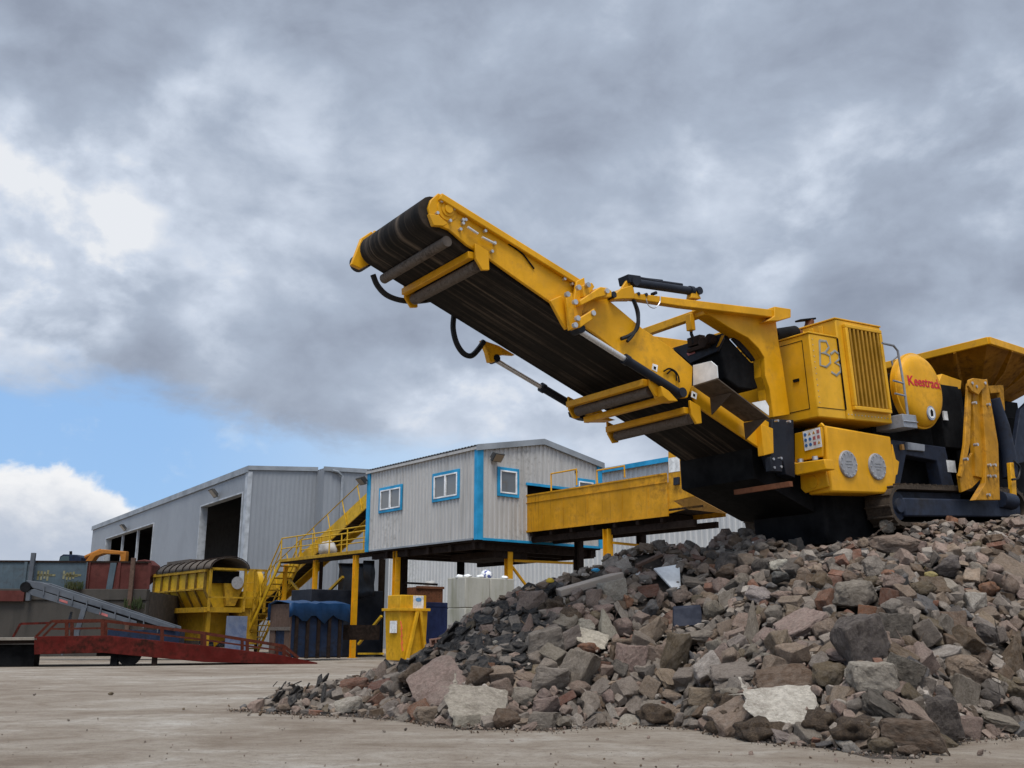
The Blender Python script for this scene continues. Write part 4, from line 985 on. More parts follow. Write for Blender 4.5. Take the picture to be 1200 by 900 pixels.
q = CB.S(431, 565, 0); floodlight(cab, (-.35, q.y + .1, q.z), -X * .8 + Yv * .4, Yv, .5)
m = MB(); q = CB.W(674, 553, 0); m.cyl((q.x, -.1, q.z), (q.x, 0, q.z), .07, 10); m.build('sensor', DKLAMP, cab)
def post(fr, parent, u, v_top, plane, dpt, wd, ht, mat, name='post', z0=0.0, zt=None):
    q = getattr(fr, plane)(u, v_top, dpt); z1 = q.z if zt is None else zt
    m = MB(); m.span((q.x - wd / 2, q.y - ht / 2, z0), (q.x + wd / 2, q.y - ht / 2 + .03, z1)); m.span((q.x - wd / 2, q.y + ht / 2 - .03, z0), (q.x + wd / 2, q.y + ht / 2, z1)); m.span((q.x - .02, q.y - ht / 2 + .03, z0), (q.x + .02, q.y + ht / 2 - .03, z1))
    m.span((q.x - wd * .8, q.y - ht * .8, 0), (q.x + wd * .8, q.y + ht * .8, .03))
    return m.build(name, mat, parent, split=False)
post(CB, cab, 596, 640, 'W', .5, .26, .26, Y, zt=cz0 - .12); post(CB, cab, 465, 650, 'S', .3, .26, .26, Y, zt=cz0 - .12)
post(CB, cab, 540, 655, 'S', 3.6, .26, .26, BLACK, zt=cz0 - .12); post(CB, cab, 676, 650, 'W', .5, .24, .24, DRUST, zt=cz0 - .12); post(CB, cab, 448, 655, 'S', 2.6, .24, .24, DRUST, zt=cz0 - .12); post(CB, cab, 473, 650, 'S', 1.2, .3, .3, DRUST, zt=cz0 - .12)
q1 = CB.W(602, 657, .5); q2 = CB.W(671, 660, .5); m = MB(); m.bar(q1, q2, .1, .1); m.build('tie_bar', Y, cab)
q1 = CB.W(600, 664, .5); q2 = CB.W(612, 680, .5); m = MB(); m.bar(q1, q1 + (q2 - q1) * 2.2, .09, .09); m.build('brace', Y, cab)
m = MB(); q1 = CB.S(475, 683, 1.2); q2 = CB.S(512, 685, 1.2); m.bar(q1, q2, .09, .1); m.build('tie_bar', DRUST, cab)

# -- yellow conveyor trough leaving the cabin
ts = CB.W(618, 600, 0).x
TS = lambda u, v: CB.S(u, v, ts)
tr = empty('conveyor_trough', CB, 'long worn yellow conveyor trough on posts, running out of the raised cabin opening', 'conveyor')
a0, b0 = TS(618, 582), TS(618, 625); a1, b1 = TS(783, 553), TS(783, 604)
zt_, zb_ = (a0.z + a1.z) / 2, (b0.z + b1.z) / 2
we = TS(783, 580).y; wt = TS(843, 600).y
m = MB(); m.span((ts - .04, we, zb_), (ts, .4, zt_)); 
sp_ = m.build('side_panel', YDIRTY, tr)
m = MB(); m.span((ts - .07, we, zt_ - .34), (ts - .04, .02, zt_ - .31)); m.span((ts - .07, we, zb_), (ts - .04, .02, zb_ + .07)); m.span((ts - .07, we, zt_ - .04), (ts - .04, .02, zt_ + .02)); m.build('edge_angle', YDIRTY, sp_, split=False)
m = MB()
for w_ in (we * .13, we * .29, we * .47, we * .71, we * .88): m.span((ts - .052, w_ - .015, zb_ + .07), (ts - .04, w_ + .015, zt_ - .34))
m.build('seam', YDIRTY, sp_)
m = MB(); m.span((ts + 1.7, we - 1.2, zb_), (ts + 1.74, .4, zt_)); m.build('side_panel', YDIRTY, tr)
m = MB(); m.span((ts, we - 1.6, zb_ + .18), (ts + 1.7, .4, zb_ + .26)); m.build('trough_floor', DRUST, tr)
m = MB()
for k in range(7): m.span((ts + .02, we * k / 6.5 - .3, zb_ - .18), (ts + 1.7, we * k / 6.5 - .15, zb_ + .16))
m.span((ts + .2, we - 1.0, zb_ - .42), (ts + .35, .1, zb_ - .18)); m.span((ts + 1.4, we - 1.0, zb_ - .40), (ts + 1.55, .1, zb_ - .18)); m.build('underframe', DRUST, tr, split=False)
m = MB(); m.prism([TS(783, 528), TS(797, 524), TS(801, 572), TS(815, 581), TS(790, 587), TS(802, 597), TS(783, 602)], (.06, 0, 0)); hd = m.build('end_plate', YDIRTY, tr, .01)
ps = [TS(789, 587), TS(814, 582), TS(851, 602), TS(807, 597)]
m = MB(); m.prism([p + V((.0, 0, 0)) for p in ps], (1.2, 0, .15)); m.build('end_hood', paint('rusty_hood', (.20, .095, .012), (.05, .025, .012), .4, .7, streak=.4), tr)
q0, q1 = TS(784, 554), TS(797, 552); q2 = TS(784, 537)
sgn_ = sign(None, q1 + V((-.012, 0, 0)) * 1, (q0 - q1) * -1 if False else (q0 - q1), (0, 0, 1), (q1 - q0).length, q2.z - q0.z, tr, [['b', 'b', 'b'], ['y', 'b', 'b'], ['r', 'r', 0]])
m = MB(); m.prism([TS(791, 560), TS(797, 559), TS(797, 568), TS(791, 569)], (-.1, 0, 0)); m.build('control_box', NAVY, tr, .01)
for (ua, va, ub, vb) in ((646, 577, 676, 571), (700, 569, 732, 557)):
    p1, p2 = TS(ua, va), TS(ub, vb); h = 0.75 if ua < 690 else .55
    m = MB(); m.tube([V((ts, p1.y, zt_ - .1)), V((ts, p1.y, zt_ + h)), V((ts, p2.y, zt_ + h)), V((ts, p2.y, zt_ + .1))], .035, 8); m.build('guard_rail', Y, tr)
for u, d_, mt in ((712, .15, Y), (751, 1.55, DRUST), (678, 1.55, DRUST)):
    q = CB.S(u, 620, ts + d_); post(CB, tr, u, 620, 'S', ts + d_, .28, .28, mt, zt=zb_ - .2)
q1 = CB.S(718, 636, ts + .2); q2 = CB.S(748, 639, ts + 1.4); m = MB(); m.bar(q1, q2, .09, .09); m.build('tie_bar', Y, tr)

# -- pale warehouse with blue eaves behind
WH = Frame(at(740, 545, 54.0), 140.3); wz = WH.O.z; WH.O.z = 0
wh = empty('warehouse', WH, 'long pale corrugated warehouse with blue eaves, seen under and behind the raised cabin', 'warehouse')
wl_, wr_ = WH.W(436, 640, 0).x, WH.W(905, 600, 0).x
wall_part('wall', lambda m: cwall(m, (wl_, 0, 0), X, -Yv, wr_ - wl_, lambda x: 0, lambda x: wz - .15, pitch=.36, dep=.05), CLADW, wh)
wall_part('wall', lambda m: cwall(m, (wl_, 0, 0), Yv, -X, 16, lambda x: 0, lambda x: wz - .2 + .09 * min(x, 16 - x), pitch=.36, dep=.05), CLADW, wh)
wall_part('wall', lambda m: cwall(m, (wr_, 0, 0), Yv, X, 16, lambda x: 0, lambda x: wz - .2 + .09 * min(x, 16 - x), pitch=.36, dep=.05), CLADW, wh)
m = MB(); m.prism([(wl_ - .2, -.25, wz - .05), (wl_ - .2, 8, wz + .72), (wl_ - .2, 16.2, wz - .05), (wl_ - .2, 16.2, wz - .15), (wl_ - .2, 8, wz + .62), (wl_ - .2, -.25, wz - .15)], (wr_ - wl_ + .4, 0, 0)); m.build('roof', ROOFM, wh)
m = MB(); m.span((wl_ - .2, -.32, wz - .22), (wr_ + .2, -.26, wz + .03)); m.build('eaves_fascia', BLUETRIM, wh)
m = MB(); m.span((wl_, -.12, 1.15), (wr_, -.06, 1.3)); m.build('base_flashing', TRIMG, wh)

# -- big grey shed on the left
SH = Frame(at(289, 600, 68.0), 55.7); SH.O.z = 0
sh = empty('shed', SH, 'large grey metal shed with two tall open doorways, behind the yellow screening machine', 'shed')
ez = SH.S(289, 549, 0).z; fwl = SH.S(107, 640, 0).y
o1 = rect(SH, [(236, 592), (285.5, 577), (236, 700), (283, 700)], 'S'); o2 = rect(SH, [(125, 630), (181, 613), (125, 690), (181, 690)], 'S')
o1 = (o1[0], o1[1], -.2, o1[3]); o2 = (o2[0], o2[1], -.2, o2[3])
wall_part('wall', lambda m: cwall(m, (0, 0, 0), Yv, -X, fwl, lambda x: 0, lambda x: ez, [o1, o2], pitch=.34, dep=.014), CLADS, sh)
sA = SH.W(370.5, 580, 0).x
rt = SH.W(370, 549, 0).z
wall_part('wall', lambda m: cwall(m, (0, 0, 0), X, -Yv, sA, lambda x: 0, lambda x: ez + (rt - ez) * x / sA, pitch=.34, dep=.014), CLADS, sh)
dW = -1.3; rt2 = SH.W(380, 548.5, dW).z; sB = sA + 24
wall_part('wall', lambda m: cwall(m, (sA, dW, 0), Yv, -X, -dW, lambda x: 0, lambda x: rt2, pitch=.34, dep=.014), CLADS, sh)
wall_part('wall', lambda m: cwall(m, (sA, dW, 0), X, -Yv, sB - sA, lambda x: 0, lambda x: rt2 + .035 * x, pitch=.34, dep=.014), CLADS, sh)
wall_part('wall', lambda m: cwall(m, (0, fwl, 0), X, Yv, sB, lambda x: 0, lambda x: ez, pitch=.34, dep=.014), CLADS, sh)
wall_part('wall', lambda m: cwall(m, (sB, dW, 0), Yv, X, fwl - dW, lambda x: 0, lambda x: rt2 - 1, pitch=.34, dep=.014), CLADS, sh)
INNER = paint('shaded_interior', (.03, .03, .032), (.02, .02, .02), .3, .9)  # dark colour put in so the shed doorways look unlit
m = MB(); m.prism([(0, .02, ez + .02), (sA, .02, rt + .02), (sA, .02, rt - .08), (0, .02, ez - .08)], (0, fwl, 0)); m.build('roof', ROOFM, sh)
m = MB(); m.prism([(sA, dW - .1, rt2 + .02), (sB, dW - .1, rt2 + .86), (sB, dW - .1, rt2 + .76), (sA, dW - .1, rt2 - .08)], (0, fwl - dW, 0)); m.build('roof', ROOFM, sh)
m = MB(); m.span((8, .3, 0), (8.2, fwl - .3, ez - .2)); m.span((.3, .6, 0), (8, .7, ez - .2)); m.span((.3, fwl - .7, 0), (8, fwl - .6, ez - .2)); m.span((.3, .7, ez - .5), (8, fwl - .7, ez - .4)); m.build('shade_lining', INNER, sh, split=False)
m = MB(); m.span((-.14, -.1, ez - .34), (-.06, fwl + .1, ez + .1)); m.build('eaves_trim', TRIMG, sh)
m = MB(); m.prism([(-.14, -.14, ez - .2), (sA, -.14, rt - .2), (sA, -.14, rt + .1), (-.14, -.14, ez + .1)], (0, .08, 0)); m.build('eaves_trim', TRIMG, sh)
m = MB(); m.prism([(sA - .1, dW - .14, rt2 - .2), (sB, dW - .14, rt2 + .64), (sB, dW - .14, rt2 + .94), (sA - .1, dW - .14, rt2 + .1)], (0, .08, 0)); m.build('eaves_trim', TRIMG, sh)
m = MB(); m.prism([(-.08, -.08, 0), (.22, -.08, 0), (.22, -.01, 0), (-.01, -.01, 0), (-.01, .5, 0), (-.08, .5, 0)], (0, 0, ez - .3)); m.build('corner_trim', GREYL := paint('pale_trim', (.40, .42, .44), (.25, .25, .25), .15, .5), sh)
m = MB(); q = SH.W(400, 560, dW); m.tube([(sA + .5, dW - .2, rt2 - .15), (q.x - .4, dW - .2, rt2 - .2), (q.x, dW - .2, rt2 - .5), (q.x, dW - .2, 0)], .1, 8); m.build('downpipe', TRIMG, sh)
for o_ in (o1, o2):
    m = MB(); m.span((-.08, o_[0] - .02, 0), (.5, o_[0] + .1, o_[3])); m.span((-.08, o_[1] - .1, 0), (.5, o_[1] + .02, o_[3])); m.span((-.08, o_[0] + .1, o_[3] - .1), (.5, o_[1] - .1, o_[3])); m.build('door_frame', GREYL, sh, split=False)
m = MB()
for f in (.36, .68): y = o2[0] + (o2[1] - o2[0]) * f; m.span((.2, y - .12, 0), (.4, y + .12, o2[3] - .1))
m.build('mullion', GREYL, sh)
q = SH.S(257, 579, 0); floodlight(sh, (-.5, q.y, q.z), -X, Yv, .9); q = SH.S(150, 619, 0); floodlight(sh, (-.5, q.y, q.z), -X, Yv, .9)

# -- stair, landing and inclined conveyor at the far end of the cabin
st = empty('access_stair', CB, 'yellow steel access stair and railed landing at the left end of the raised cabin', 'stair')
lz = CB.S(432, 643, 0).z; w0_, w1_ = cwl + .02, CB.S(328, 658, 0).y
m = MB(); m.span((0, w0_, lz - .16), (1.25, w1_, lz)); m.build('landing', YLD, st, .01)
m = MB(); m.span((.04, w0_, lz - .22), (1.2, w1_ - .05, lz - .165)); m.build('landing_grate', DRUST, st)
def railing(pts, n_posts, parent, hgt=1.1, mid=.55):
    m = MB(); pts = [V(p) for p in pts]
    m.tube([p + Zv * hgt for p in pts], .035, 8); m.tube([p + Zv * mid for p in pts], .028, 8)
    for a_, b_ in zip(pts, pts[1:]):
        for k in range(n_posts + 1):
            p = a_.lerp(b_, k / n_posts); m.tube([p, p + Zv * hgt], .035, 8)
    return m.build('railing', YL, parent, split=False)
railing([(.03, w0_ + .1, lz), (.03, w1_ - .02, lz)], 5, st); railing([(1.22, w0_ + .1, lz), (1.22, w1_, lz)], 4, st); 
tread_n = 15; we_ = CB.S(280, 762, .0).y; run = we_ - w1_
for sx in (.04, 1.16):
    m = MB(); m.prism([(sx - .03, w1_, lz), (sx - .03, w1_, lz - .30), (sx - .03, we_ + .05, 0), (sx - .03, we_ + .05, .25)], (.06, 0, 0)); m.build('stringer', YL, st)
    railing([(sx, w1_, lz), (sx, we_, .1)], 4, st, 1.05, .5)
for k in range(tread_n):
    f = (k + 1) / (tread_n + 1); y_ = w1_ + run * f; z_ = lz * (1 - f)
    m = MB(); m.span((.07, y_ - .13, z_ - .06), (1.13, y_ + .13, z_)); m.build('tread', YLD, st)
post(CB, st, 417, 660, 'S', .15, .22, .22, Y, zt=lz - .22); post(CB, st, 370, 660, 'S', .2, .2, .2, Y, zt=lz - .22); post(CB, st, 335, 660, 'S', .6, .18, .18, Y, zt=lz - .22)
m = MB(); m.bar(CB.S(420, 755, .15), CB.S(447, 722, .15), .1, .1); m.bar(CB.S(420, 766, .15), CB.S(449, 766, .15), .08, .08); m.build('brace', YL, st)
m = MB(); m.bar(CB.S(340, 680, .6), CB.S(358, 702, .6), .1, .1); m.build('brace', YLD, st); m = MB(); m.bar(CB.S(378, 700, .3), CB.S(402, 676, .3), .12, .12); m.build('brace', YLD, st)
ic = empty('inclined_conveyor', CB, 'yellow inclined belt conveyor rising behind the stair into the raised cabin', 'conveyor')
sI = 1.55
p0, p1 = CB.S(250, 752, sI), CB.S(433, 583, sI)
d = (p1 - p0).normalized(); n = V((0, -d.z, d.y)); n = n if n.z > 0 else -n
for s_ in (sI, sI + 1.25):
    e0, e1 = V((s_, p0.y, p0.z)), V((s_, p1.y, p1.z)); m = MB(); m.prism([e0 - n * .35, e1 - n * .35, e1 + n * .35, e0 + n * .35], (.06, 0, 0)); m.build('side_frame', YL, ic)
m = MB(); e0, e1 = V((sI + .07, p0.y, p0.z)), V((sI + .07, p1.y, p1.z)); m.prism([e0 + n * .1, e1 + n * .1, e1 + n * .16, e0 + n * .16], (1.15, 0, 0)); m.build('belt', BELT, ic)
m = MB()
L_ = (p1 - p0).length
for k in range(12):
    c = V((sI - .04, p0.y, p0.z)) + d * (L_ * (k + .5) / 12); m.bar(c - n * .34, c + n * .34, .05, .06, X)
    m.tube([c + n * .3, c + n * 1.1], .03, 6)
e0, e1 = V((sI - .04, p0.y, p0.z)) + n * 1.1, V((sI - .04, p1.y, p1.z)) + n * 1.1; m.tube([e0 + d * 4, e1], .03, 6); m.build('guard_rail', YL, ic, split=False)
m = MB(); c = V((sI + .3, p0.y, p0.z)) + d * (L_ * .30); m.bar(c, V((c.x, c.y, 0)), .15, .15, X); c = V((sI + .9, p0.y, p0.z)) + d * (L_ * .65); m.bar(c, V((c.x, c.y, 0)), .15, .15, X); m.build('support_leg', DRUST, ic)
m = MB(); c0, c1 = CB.S(257, 747, sI - .15), CB.S(311, 690, sI - .15); dd_ = (c1 - c0).normalized(); nn_ = V((0, -dd_.z, dd_.y)); nn_ = nn_ if nn_.z > 0 else -nn_; m.prism([c0 - nn_ * .05, c1 - nn_ * .05, c1 + nn_ * .42, c0 + nn_ * .42], (-.03, 0, 0)); m.build('cover_sheet', GREYP, ic)

# -- tarpaulin-covered skip and things under the landing
SK = Frame(ground(338, 775), 50.3)
sk = empty('covered_skip', SK, 'dark blue waste skip with a blue tarpaulin over its top, under the yellow landing', 'skip')
kh = SK.S(338, 706, 0).z; kw = SK.S(316, 740, 0).y; ks = SK.W(403, 740, 0).x
m = MB(); m.span((.05, .05, .15), (ks, kw - .02, kh - .25)); body = m.build('skip_body', BLUEC, sk, .02)
m = MB(); m.span((0, .02, kh * .52), (.06, kw, kh - .05)); m.span((0, .02, .1), (.06, .5, kh * .52)); m.span((0, kw - .5, .1), (.06, kw, kh * .52)); m.build('end_board', BROWNW, sk)
m = MB(); m.span((-.05, -.02, kh * .52), (.0, kw + .02, kh * .58)); m.build('end_rail', ROLL, sk)
m = MB()
for k in range(5): s_ = .3 + k * (ks - .5) / 4; m.span((s_ - .07, -.03, .1), (s_ + .07, .05, kh - .5))
m.build('side_rib', DRUST, sk)
m = MB(); bm = m.bm; gx = 14; vs = []
for i in range(gx + 1):
    s_ = -.12 + (ks + .35) * i / gx; row = []
    for y_, z_ in ((kw + .05, kh - .75 + .3 * noise.noise(V((i * .55, 7, 0)))), (kw + .03, kh - .05), (kw * .66, kh + .12), (kw * .33, kh + .02), (-.07, kh - .02), (-.09, kh - .66 + .35 * noise.noise(V((i * .45, 2.3, 5))))):
        row.append(bm.verts.new((s_, y_ + .03 * noise.noise(V((i * .7, z_, 1))), z_ + .09 * noise.noise(V((i * .8, y_, 3))))))
    vs.append(row)
for a_, b_ in zip(vs, vs[1:]):
    for k in range(5): bm.faces.new((a_[k], b_[k], b_[k + 1], a_[k + 1]))
tp = m.build('tarpaulin', TARPB, sk); so_ = tp.modifiers.new('thick', 'SOLIDIFY'); so_.thickness = .02
m = MB(); m.span((ks - .4, .3, kh * .35), (ks + 2.0, .5, kh * .62)); m.build('rusty_panel', DRUST, sk)
m = MB(); m.span((ks + .6, 4.2, .05), (ks + 4.6, 6.2, kh * 1.32)); dark = m.build('dark_fill_box', NAVY, None, .02); dark.matrix_world = SK.matrix(); tag(dark, 'black box added to fill the dark area between the blue skip and the yellow bin', 'container')  # black box added to fill the darkness beside the landing
m = MB(); bm = m.bm; vs = []
for i in range(9):
    row = []
    for j in range(7):
        p = CB.S(397 + 43 * i / 8, 660 + 42 * j / 6 - (3 if i > 5 else 0), .95)
        row.append(bm.verts.new((p.x + .22 * noise.noise(V((i * .9, j * .35, 4))), p.y, p.z + .06 * noise.noise(V((i, j, 9))))))
    vs.append(row)
for a_, b_ in zip(vs, vs[1:]):
    for k in range(6): bm.faces.new((a_[k], b_[k], b_[k + 1], a_[k + 1]))
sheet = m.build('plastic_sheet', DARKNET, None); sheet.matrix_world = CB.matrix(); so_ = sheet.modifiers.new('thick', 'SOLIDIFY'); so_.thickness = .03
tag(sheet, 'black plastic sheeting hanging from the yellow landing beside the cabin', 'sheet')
def lump(name, c, r, mat, label, cat, group=None, seed=0, squash=.8, rough=.35):
    bm = bmesh.new(); bmesh.ops.create_icosphere(bm, subdivisions=3, radius=1)
    for v in bm.verts:
        k = 1 + rough * noise.noise(v.co * 1.3 + V((seed, 0, 0))) + rough * .4 * noise.noise(v.co * 3.5 + V((0, seed, 0)))
        v.co = V((v.co.x * r * k, v.co.y * r * k, v.co.z * r * squash * k))
    me = bpy.data.meshes.new(name); bm.to_mesh(me); bm.free(); me.materials.append(mat)
    for p in me.polygons: p.use_smooth = True
    o = bpy.data.objects.new(name, me); COL.objects.link(o); o.location = c; return tag(o, label, cat, group)
q = CB.P(*CB.S(384, 643, .75)); lump('filled_sack', q, .5, PALEBAG, 'pale filled sack lying on the yellow landing against its railing', 'sack', seed=3)
# -- yellow front-lift bin, blue wheeled bin, rusty skip
YB = Frame(ground(467, 776), 50.3)
yb = empty('waste_bin', YB, 'yellow steel waste bin with V ribs and a white notice, left of the rubble pile', 'bin')
bh = YB.S(467, 697, 0).z; bw = YB.S(455, 740, 0).y; bs_ = YB.W(501, 740, 0).x; lip = YB.S(467, 714, 0).z
m = MB(); m.prism([(.12, 0, .05), (bs_ - .1, 0, .05), (bs_, 0, lip), (0, 0, lip)], (0, bw + .3, 0)); m.build('bin_body', YSKIP, yb, .02)
m = MB(); m.span((.05, .05, lip), (bs_ - .05, bw + .2, bh)); m.build('bin_hood', YSKIP, yb, .03)
m = MB(); m.span((-.1, -.12, lip - .06), (bs_ + .05, bw + .4, lip + .05)); m.build('rim', YSKIP, yb, .01)
for a_, b_ in ((.55, .25), (.65, 1.0)):
    m = MB(); m.prism([(a_ * bs_ - .06, -.08, lip - .08), (a_ * bs_ + .06, -.08, lip - .08), (b_ * bs_ * .9 + .07, -.06, .1), (b_ * bs_ * .9 - .07, -.06, .1)], (0, -.14, 0)); m.build('rib', YSKIP, yb, .01)
q0, q1 = YB.W(485, 713, -.02), YB.W(497, 711, -.02); q0.y = q1.y = .04; zt2 = YB.W(491, 698, 0).z
m = MB(); m.span((q0.x, .03, q0.z), (q1.x, .045, zt2)); nt_ = m.build('notice', STICK, yb)
cx, cz = (q0.x + q1.x) / 2, (q0.z + zt2) / 2 + .1
m = MB(); m.lathe([(0, .01), (.15, .01), (.15, 0)], (cx, .03, cz), (0, -1, 0), 20); 
for v in m.bm.verts: v.co.z = cz + (v.co.z - cz) * .55
m.build('notice_badge', paint('pale_blue_badge', (.10, .25, .45), (.3, .4, .5), .1, .4, bmp=0), nt_)
m = MB(); m.span((-.012, bw * .25, lip * .55), (.02, bw * .85, lip * .78)); m.build('white_patch', STICK, yb)
m = MB(); ORG = paint('orange_spray', (.75, .16, .05), (.7, .4, .1), .2, .6, bmp=0)
for k in range(4): m.prism([(.16 - .02 * k, -.012, lip * .2 + k * .28), (.22 - .02 * k, -.012, lip * .22 + k * .28), (.12 - .02 * k, -.012, lip * .38 + k * .28), (.08 - .02 * k, -.012, lip * .36 + k * .28)], (0, .02, 0))
m.build('sprayed_mark', ORG, yb)
BB = Frame(ground(512, 770), 35.0)
bb = empty('wheeled_bin', BB, 'dark blue plastic wheeled bin between the yellow bin and the concrete blocks', 'bin')
h_ = BB.W(512, 706, 0).z; wl2 = BB.W(525, 740, 0).x - BB.W(499, 740, 0).x
m = MB(); m.prism([(-wl2 * .4, 0, .1), (wl2 * .42, 0, .1), (wl2 * .5, 0, h_ - .2), (-wl2 * .5, 0, h_ - .2)], (0, 1.0, 0)); m.build('bin_body', BLUEBIN, bb, .04)
m = MB(); m.span((-wl2 * .56, -.08, h_ - .22), (wl2 * .56, 1.1, h_)); m.build('bin_lid', BLUEBIN, bb, .03)
RS = Frame(ground(512, 768), 50.3); q = RS.W(501, 687, 0); q2 = RS.W(532, 687, 0)
rs = MB(); rs.prism([(q.x, 1.0, .1), (q2.x, 1.0, .1), (q2.x, 1.0, q.z), (q.x, 1.0, q.z)], (0, 1.2, 0)); rs.span((q.x - .05, .93, q.z - .08), (q2.x + .05, .99, q.z + .05)); o = rs.build('rusty_skip', RUST, None, .01, split=False); o.matrix_world = RS.matrix(); tag(o, 'rusty brown steel skip showing above the blue wheeled bin', 'skip')
lump('pale_debris', RS.P(q.x + 1.2, 1.5, q.z + .1), .35, PALEBAG, 'pale rubbish heaped on the rusty brown skip', 'rubbish', seed=5)
# -- interlocking concrete blocks
BK = Frame(at(545, 676, 34.0), 50.3); bz = BK.O.z; BK.O.z = 0
bw_ = BK.S(524, 690, 0).y; bl_ = BK.W(574.5, 690, 0).x; rh = bz - BK.S(545, 712.5, 0).z
names = {(0, 0): 'pale concrete block with a clean left end, on top of the block wall', (1, 0): 'mossy concrete block on top of the block wall, right end half behind rubble', (0, 1): 'concrete block directly under the pale corner block'}
for (i, j), lb in names.items():
    m = MB(); z1_ = bz - rh * j
    m.span((i * bl_ + .012, 0, z1_ - rh + .012), ((i + 1) * bl_ - .012, bw_, z1_)); o = m.build('concrete_block', CONC, None, .03); o.matrix_world = BK.matrix(); tag(o, lb, 'concrete block', 'interlocking concrete blocks beside the pile')
for i, j, lb in ((1, 1, 'concrete block under the mossy top block, mostly behind dark slates'), (0, 2, 'lowest concrete block at the corner, hidden to its top by the pile'), (1, 2, 'lowest concrete block of the wall deepest behind the pile')):
    m = MB(); z1_ = bz - rh * j; m.span((i * bl_ + .012, 0, max(0, z1_ - rh + .012)), ((i + 1) * bl_ - .012, bw_, z1_)); o = m.build('concrete_block', CONC, None, .03); o.matrix_world = BK.matrix(); tag(o, lb, 'concrete block', 'interlocking concrete blocks beside the pile')
q = BK.P(*BK.W(570, 671, .5)); q.z = bz + .13
b_ = lump('ball', q, .21, WHITE, 'scuffed white and blue ball lying on the mossy concrete blocks', 'ball', seed=0, squash=.9, rough=.03)
b_.data.materials.append(paint('ball_blue', (.08, .10, .28), (.3, .3, .4), .2, .5)); 
for p in b_.data.polygons:
    if noise.noise(p.center.normalized() * 2.2 + V((3, 1, 0))) > .12: p.material_index = 1
for k, (u_, lb) in enumerate(((535, 'small white plaster lump on the left end of the block wall'), (545, 'small white plaster lump on the front corner of the block wall'), (560, 'small white plaster lump just left of the ball on the blocks'), (588, 'small white plaster lump right of the ball on the blocks'))):
    q = BK.S(u_, 674, .0) if u_ < 545 else BK.W(u_, 674, .12); p = BK.P(q.x + .12, max(q.y, .12), bz + .04); lump('plaster_lump', p, .13, WHITE, lb, 'plaster', 'white lumps on the concrete blocks', seed=k + 9, squash=.5)

# -- yellow screening machine
TR = Frame(at(240, 700, 54.5), 50.3); TR.O.z = 0
RIBM = paint('rusty_rib', (.16, .095, .012), (.05, .03, .012), .4, .7, streak=.4)
tm = empty('screening_machine', TR, 'yellow ribbed screening machine under a brown arched mesh hood', 'screening machine')
tw = TR.S(181, 690, 0).y; tz1 = TR.S(240, 668, 0).z; tz0 = TR.S(240, 712, 0).z; tsr = TR.W(303, 690, 0).x; tmid = TR.S(240, 692, 0).z
m = MB(); m.span((0, 0, tmid), (1.9, tw, tz1)); m.prism([(.0, 0, tmid), (1.9, 0, tmid), (1.5, 0, tz0), (.5, 0, tz0)], (0, tw, 0)); m.build('hopper_body', YL, tm)
m = MB()
for k in range(7): y_ = tw * k / 6; m.prism([(-.12, y_ - .04, tz1), (-.12, y_ - .04, tmid), (.40, y_ - .04, tz0), (.5, y_ - .04, tz0), (.02, y_ - .04, tmid), (.02, y_ - .04, tz1)], (0, .08, 0))
m.build('hopper_rib', RIBM, tm)
m = MB(); m.span((-.13, -.1, tz1 - .1), (.05, tw + .1, tz1 + .08)); m.span((-.12, -.02, tmid + .05), (.0, tw, tmid + .14)); m.build('hopper_rail', YLD, tm)
m = MB(); m.span((-.25, -.6, tz0 - .25), (2.0, tw + .5, tz0 + .02)); m.build('base_frame', YLD, tm)
m = MB(); m.prism([(.1, .3, tz0 - .25), (.1, tw * .55, tz0 - .25), (.3, tw * .48, .7), (.3, .6, .7)], (1.5, 0, 0)); m.prism([(.1, tw * .6, tz0 - .25), (.1, tw * .98, tz0 - .25), (.3, tw * .9, .7), (.3, tw * .68, .7)], (1.5, 0, 0)); m.build('lower_chute', YLD, tm, .02)
m = MB(); m.span((2.0, -.4, .5), (tsr - .1, 1.6, tz0)); m.build('drive_base', YLD, tm, .03)
m = MB(); 
for s_, w_ in ((0, tw + .3), (1.8, tw + .3), (0, -.4), (1.8, -.4)): m.span((s_, w_ - .1, 0), (s_ + .2, w_ + .1, tz0 - .2))
m.build('leg', YLD, tm)
m = MB(); bm = m.bm; prev = None
for k in range(11):
    a_ = math.pi * k / 10; s_ = .95 - 1.1 * math.cos(a_); z_ = tz1 + .05 + .62 * math.sin(a_)
    cur = (bm.verts.new((s_, -.9, z_)), bm.verts.new((s_, tw * .93, z_)))
    if prev: bm.faces.new((prev[0], cur[0], cur[1], prev[1]))
    prev = cur
hd_ = m.build('arched_hood', MESHG, tm); so_ = hd_.modifiers.new('thick', 'SOLIDIFY'); so_.thickness = .04
m = MB()
for k in range(9):
    y_ = -.9 + (tw * .93 + .9) * k / 8; m.tube([(.95 - 1.13 * math.cos(math.pi * i / 10), y_, tz1 + .06 + .65 * math.sin(math.pi * i / 10)) for i in range(11)], .03, 6)
m.build('hood_hoop', DRUST, tm)
m = MB(); m.prism([(-.1, tw * .98, tz1), (.4, tw * .55, tz1 + .75), (.45, tw * .55, tz1 + .75), (1.9, tw * .98, tz1)], (0, .05, 0)); m.span((.35, tw * .45, tz1 + .05), (1.6, tw * .9, tz1 + .78)); m.build('hood_box', MESHG, tm)
m = MB(); m.span((2.0, -.5, tz0), (tsr - .2, 1.9, tz0 + .9)); m.cyl((2.7, -.4, tmid + .5), (2.7, 2.0, tmid + .5), .02, 6); 
m.cyl((3.0, .7, tmid + .35), (tsr + .2, .7, tmid + .35), .95, 24); m.build('drum_housing', YL, tm, split=False)
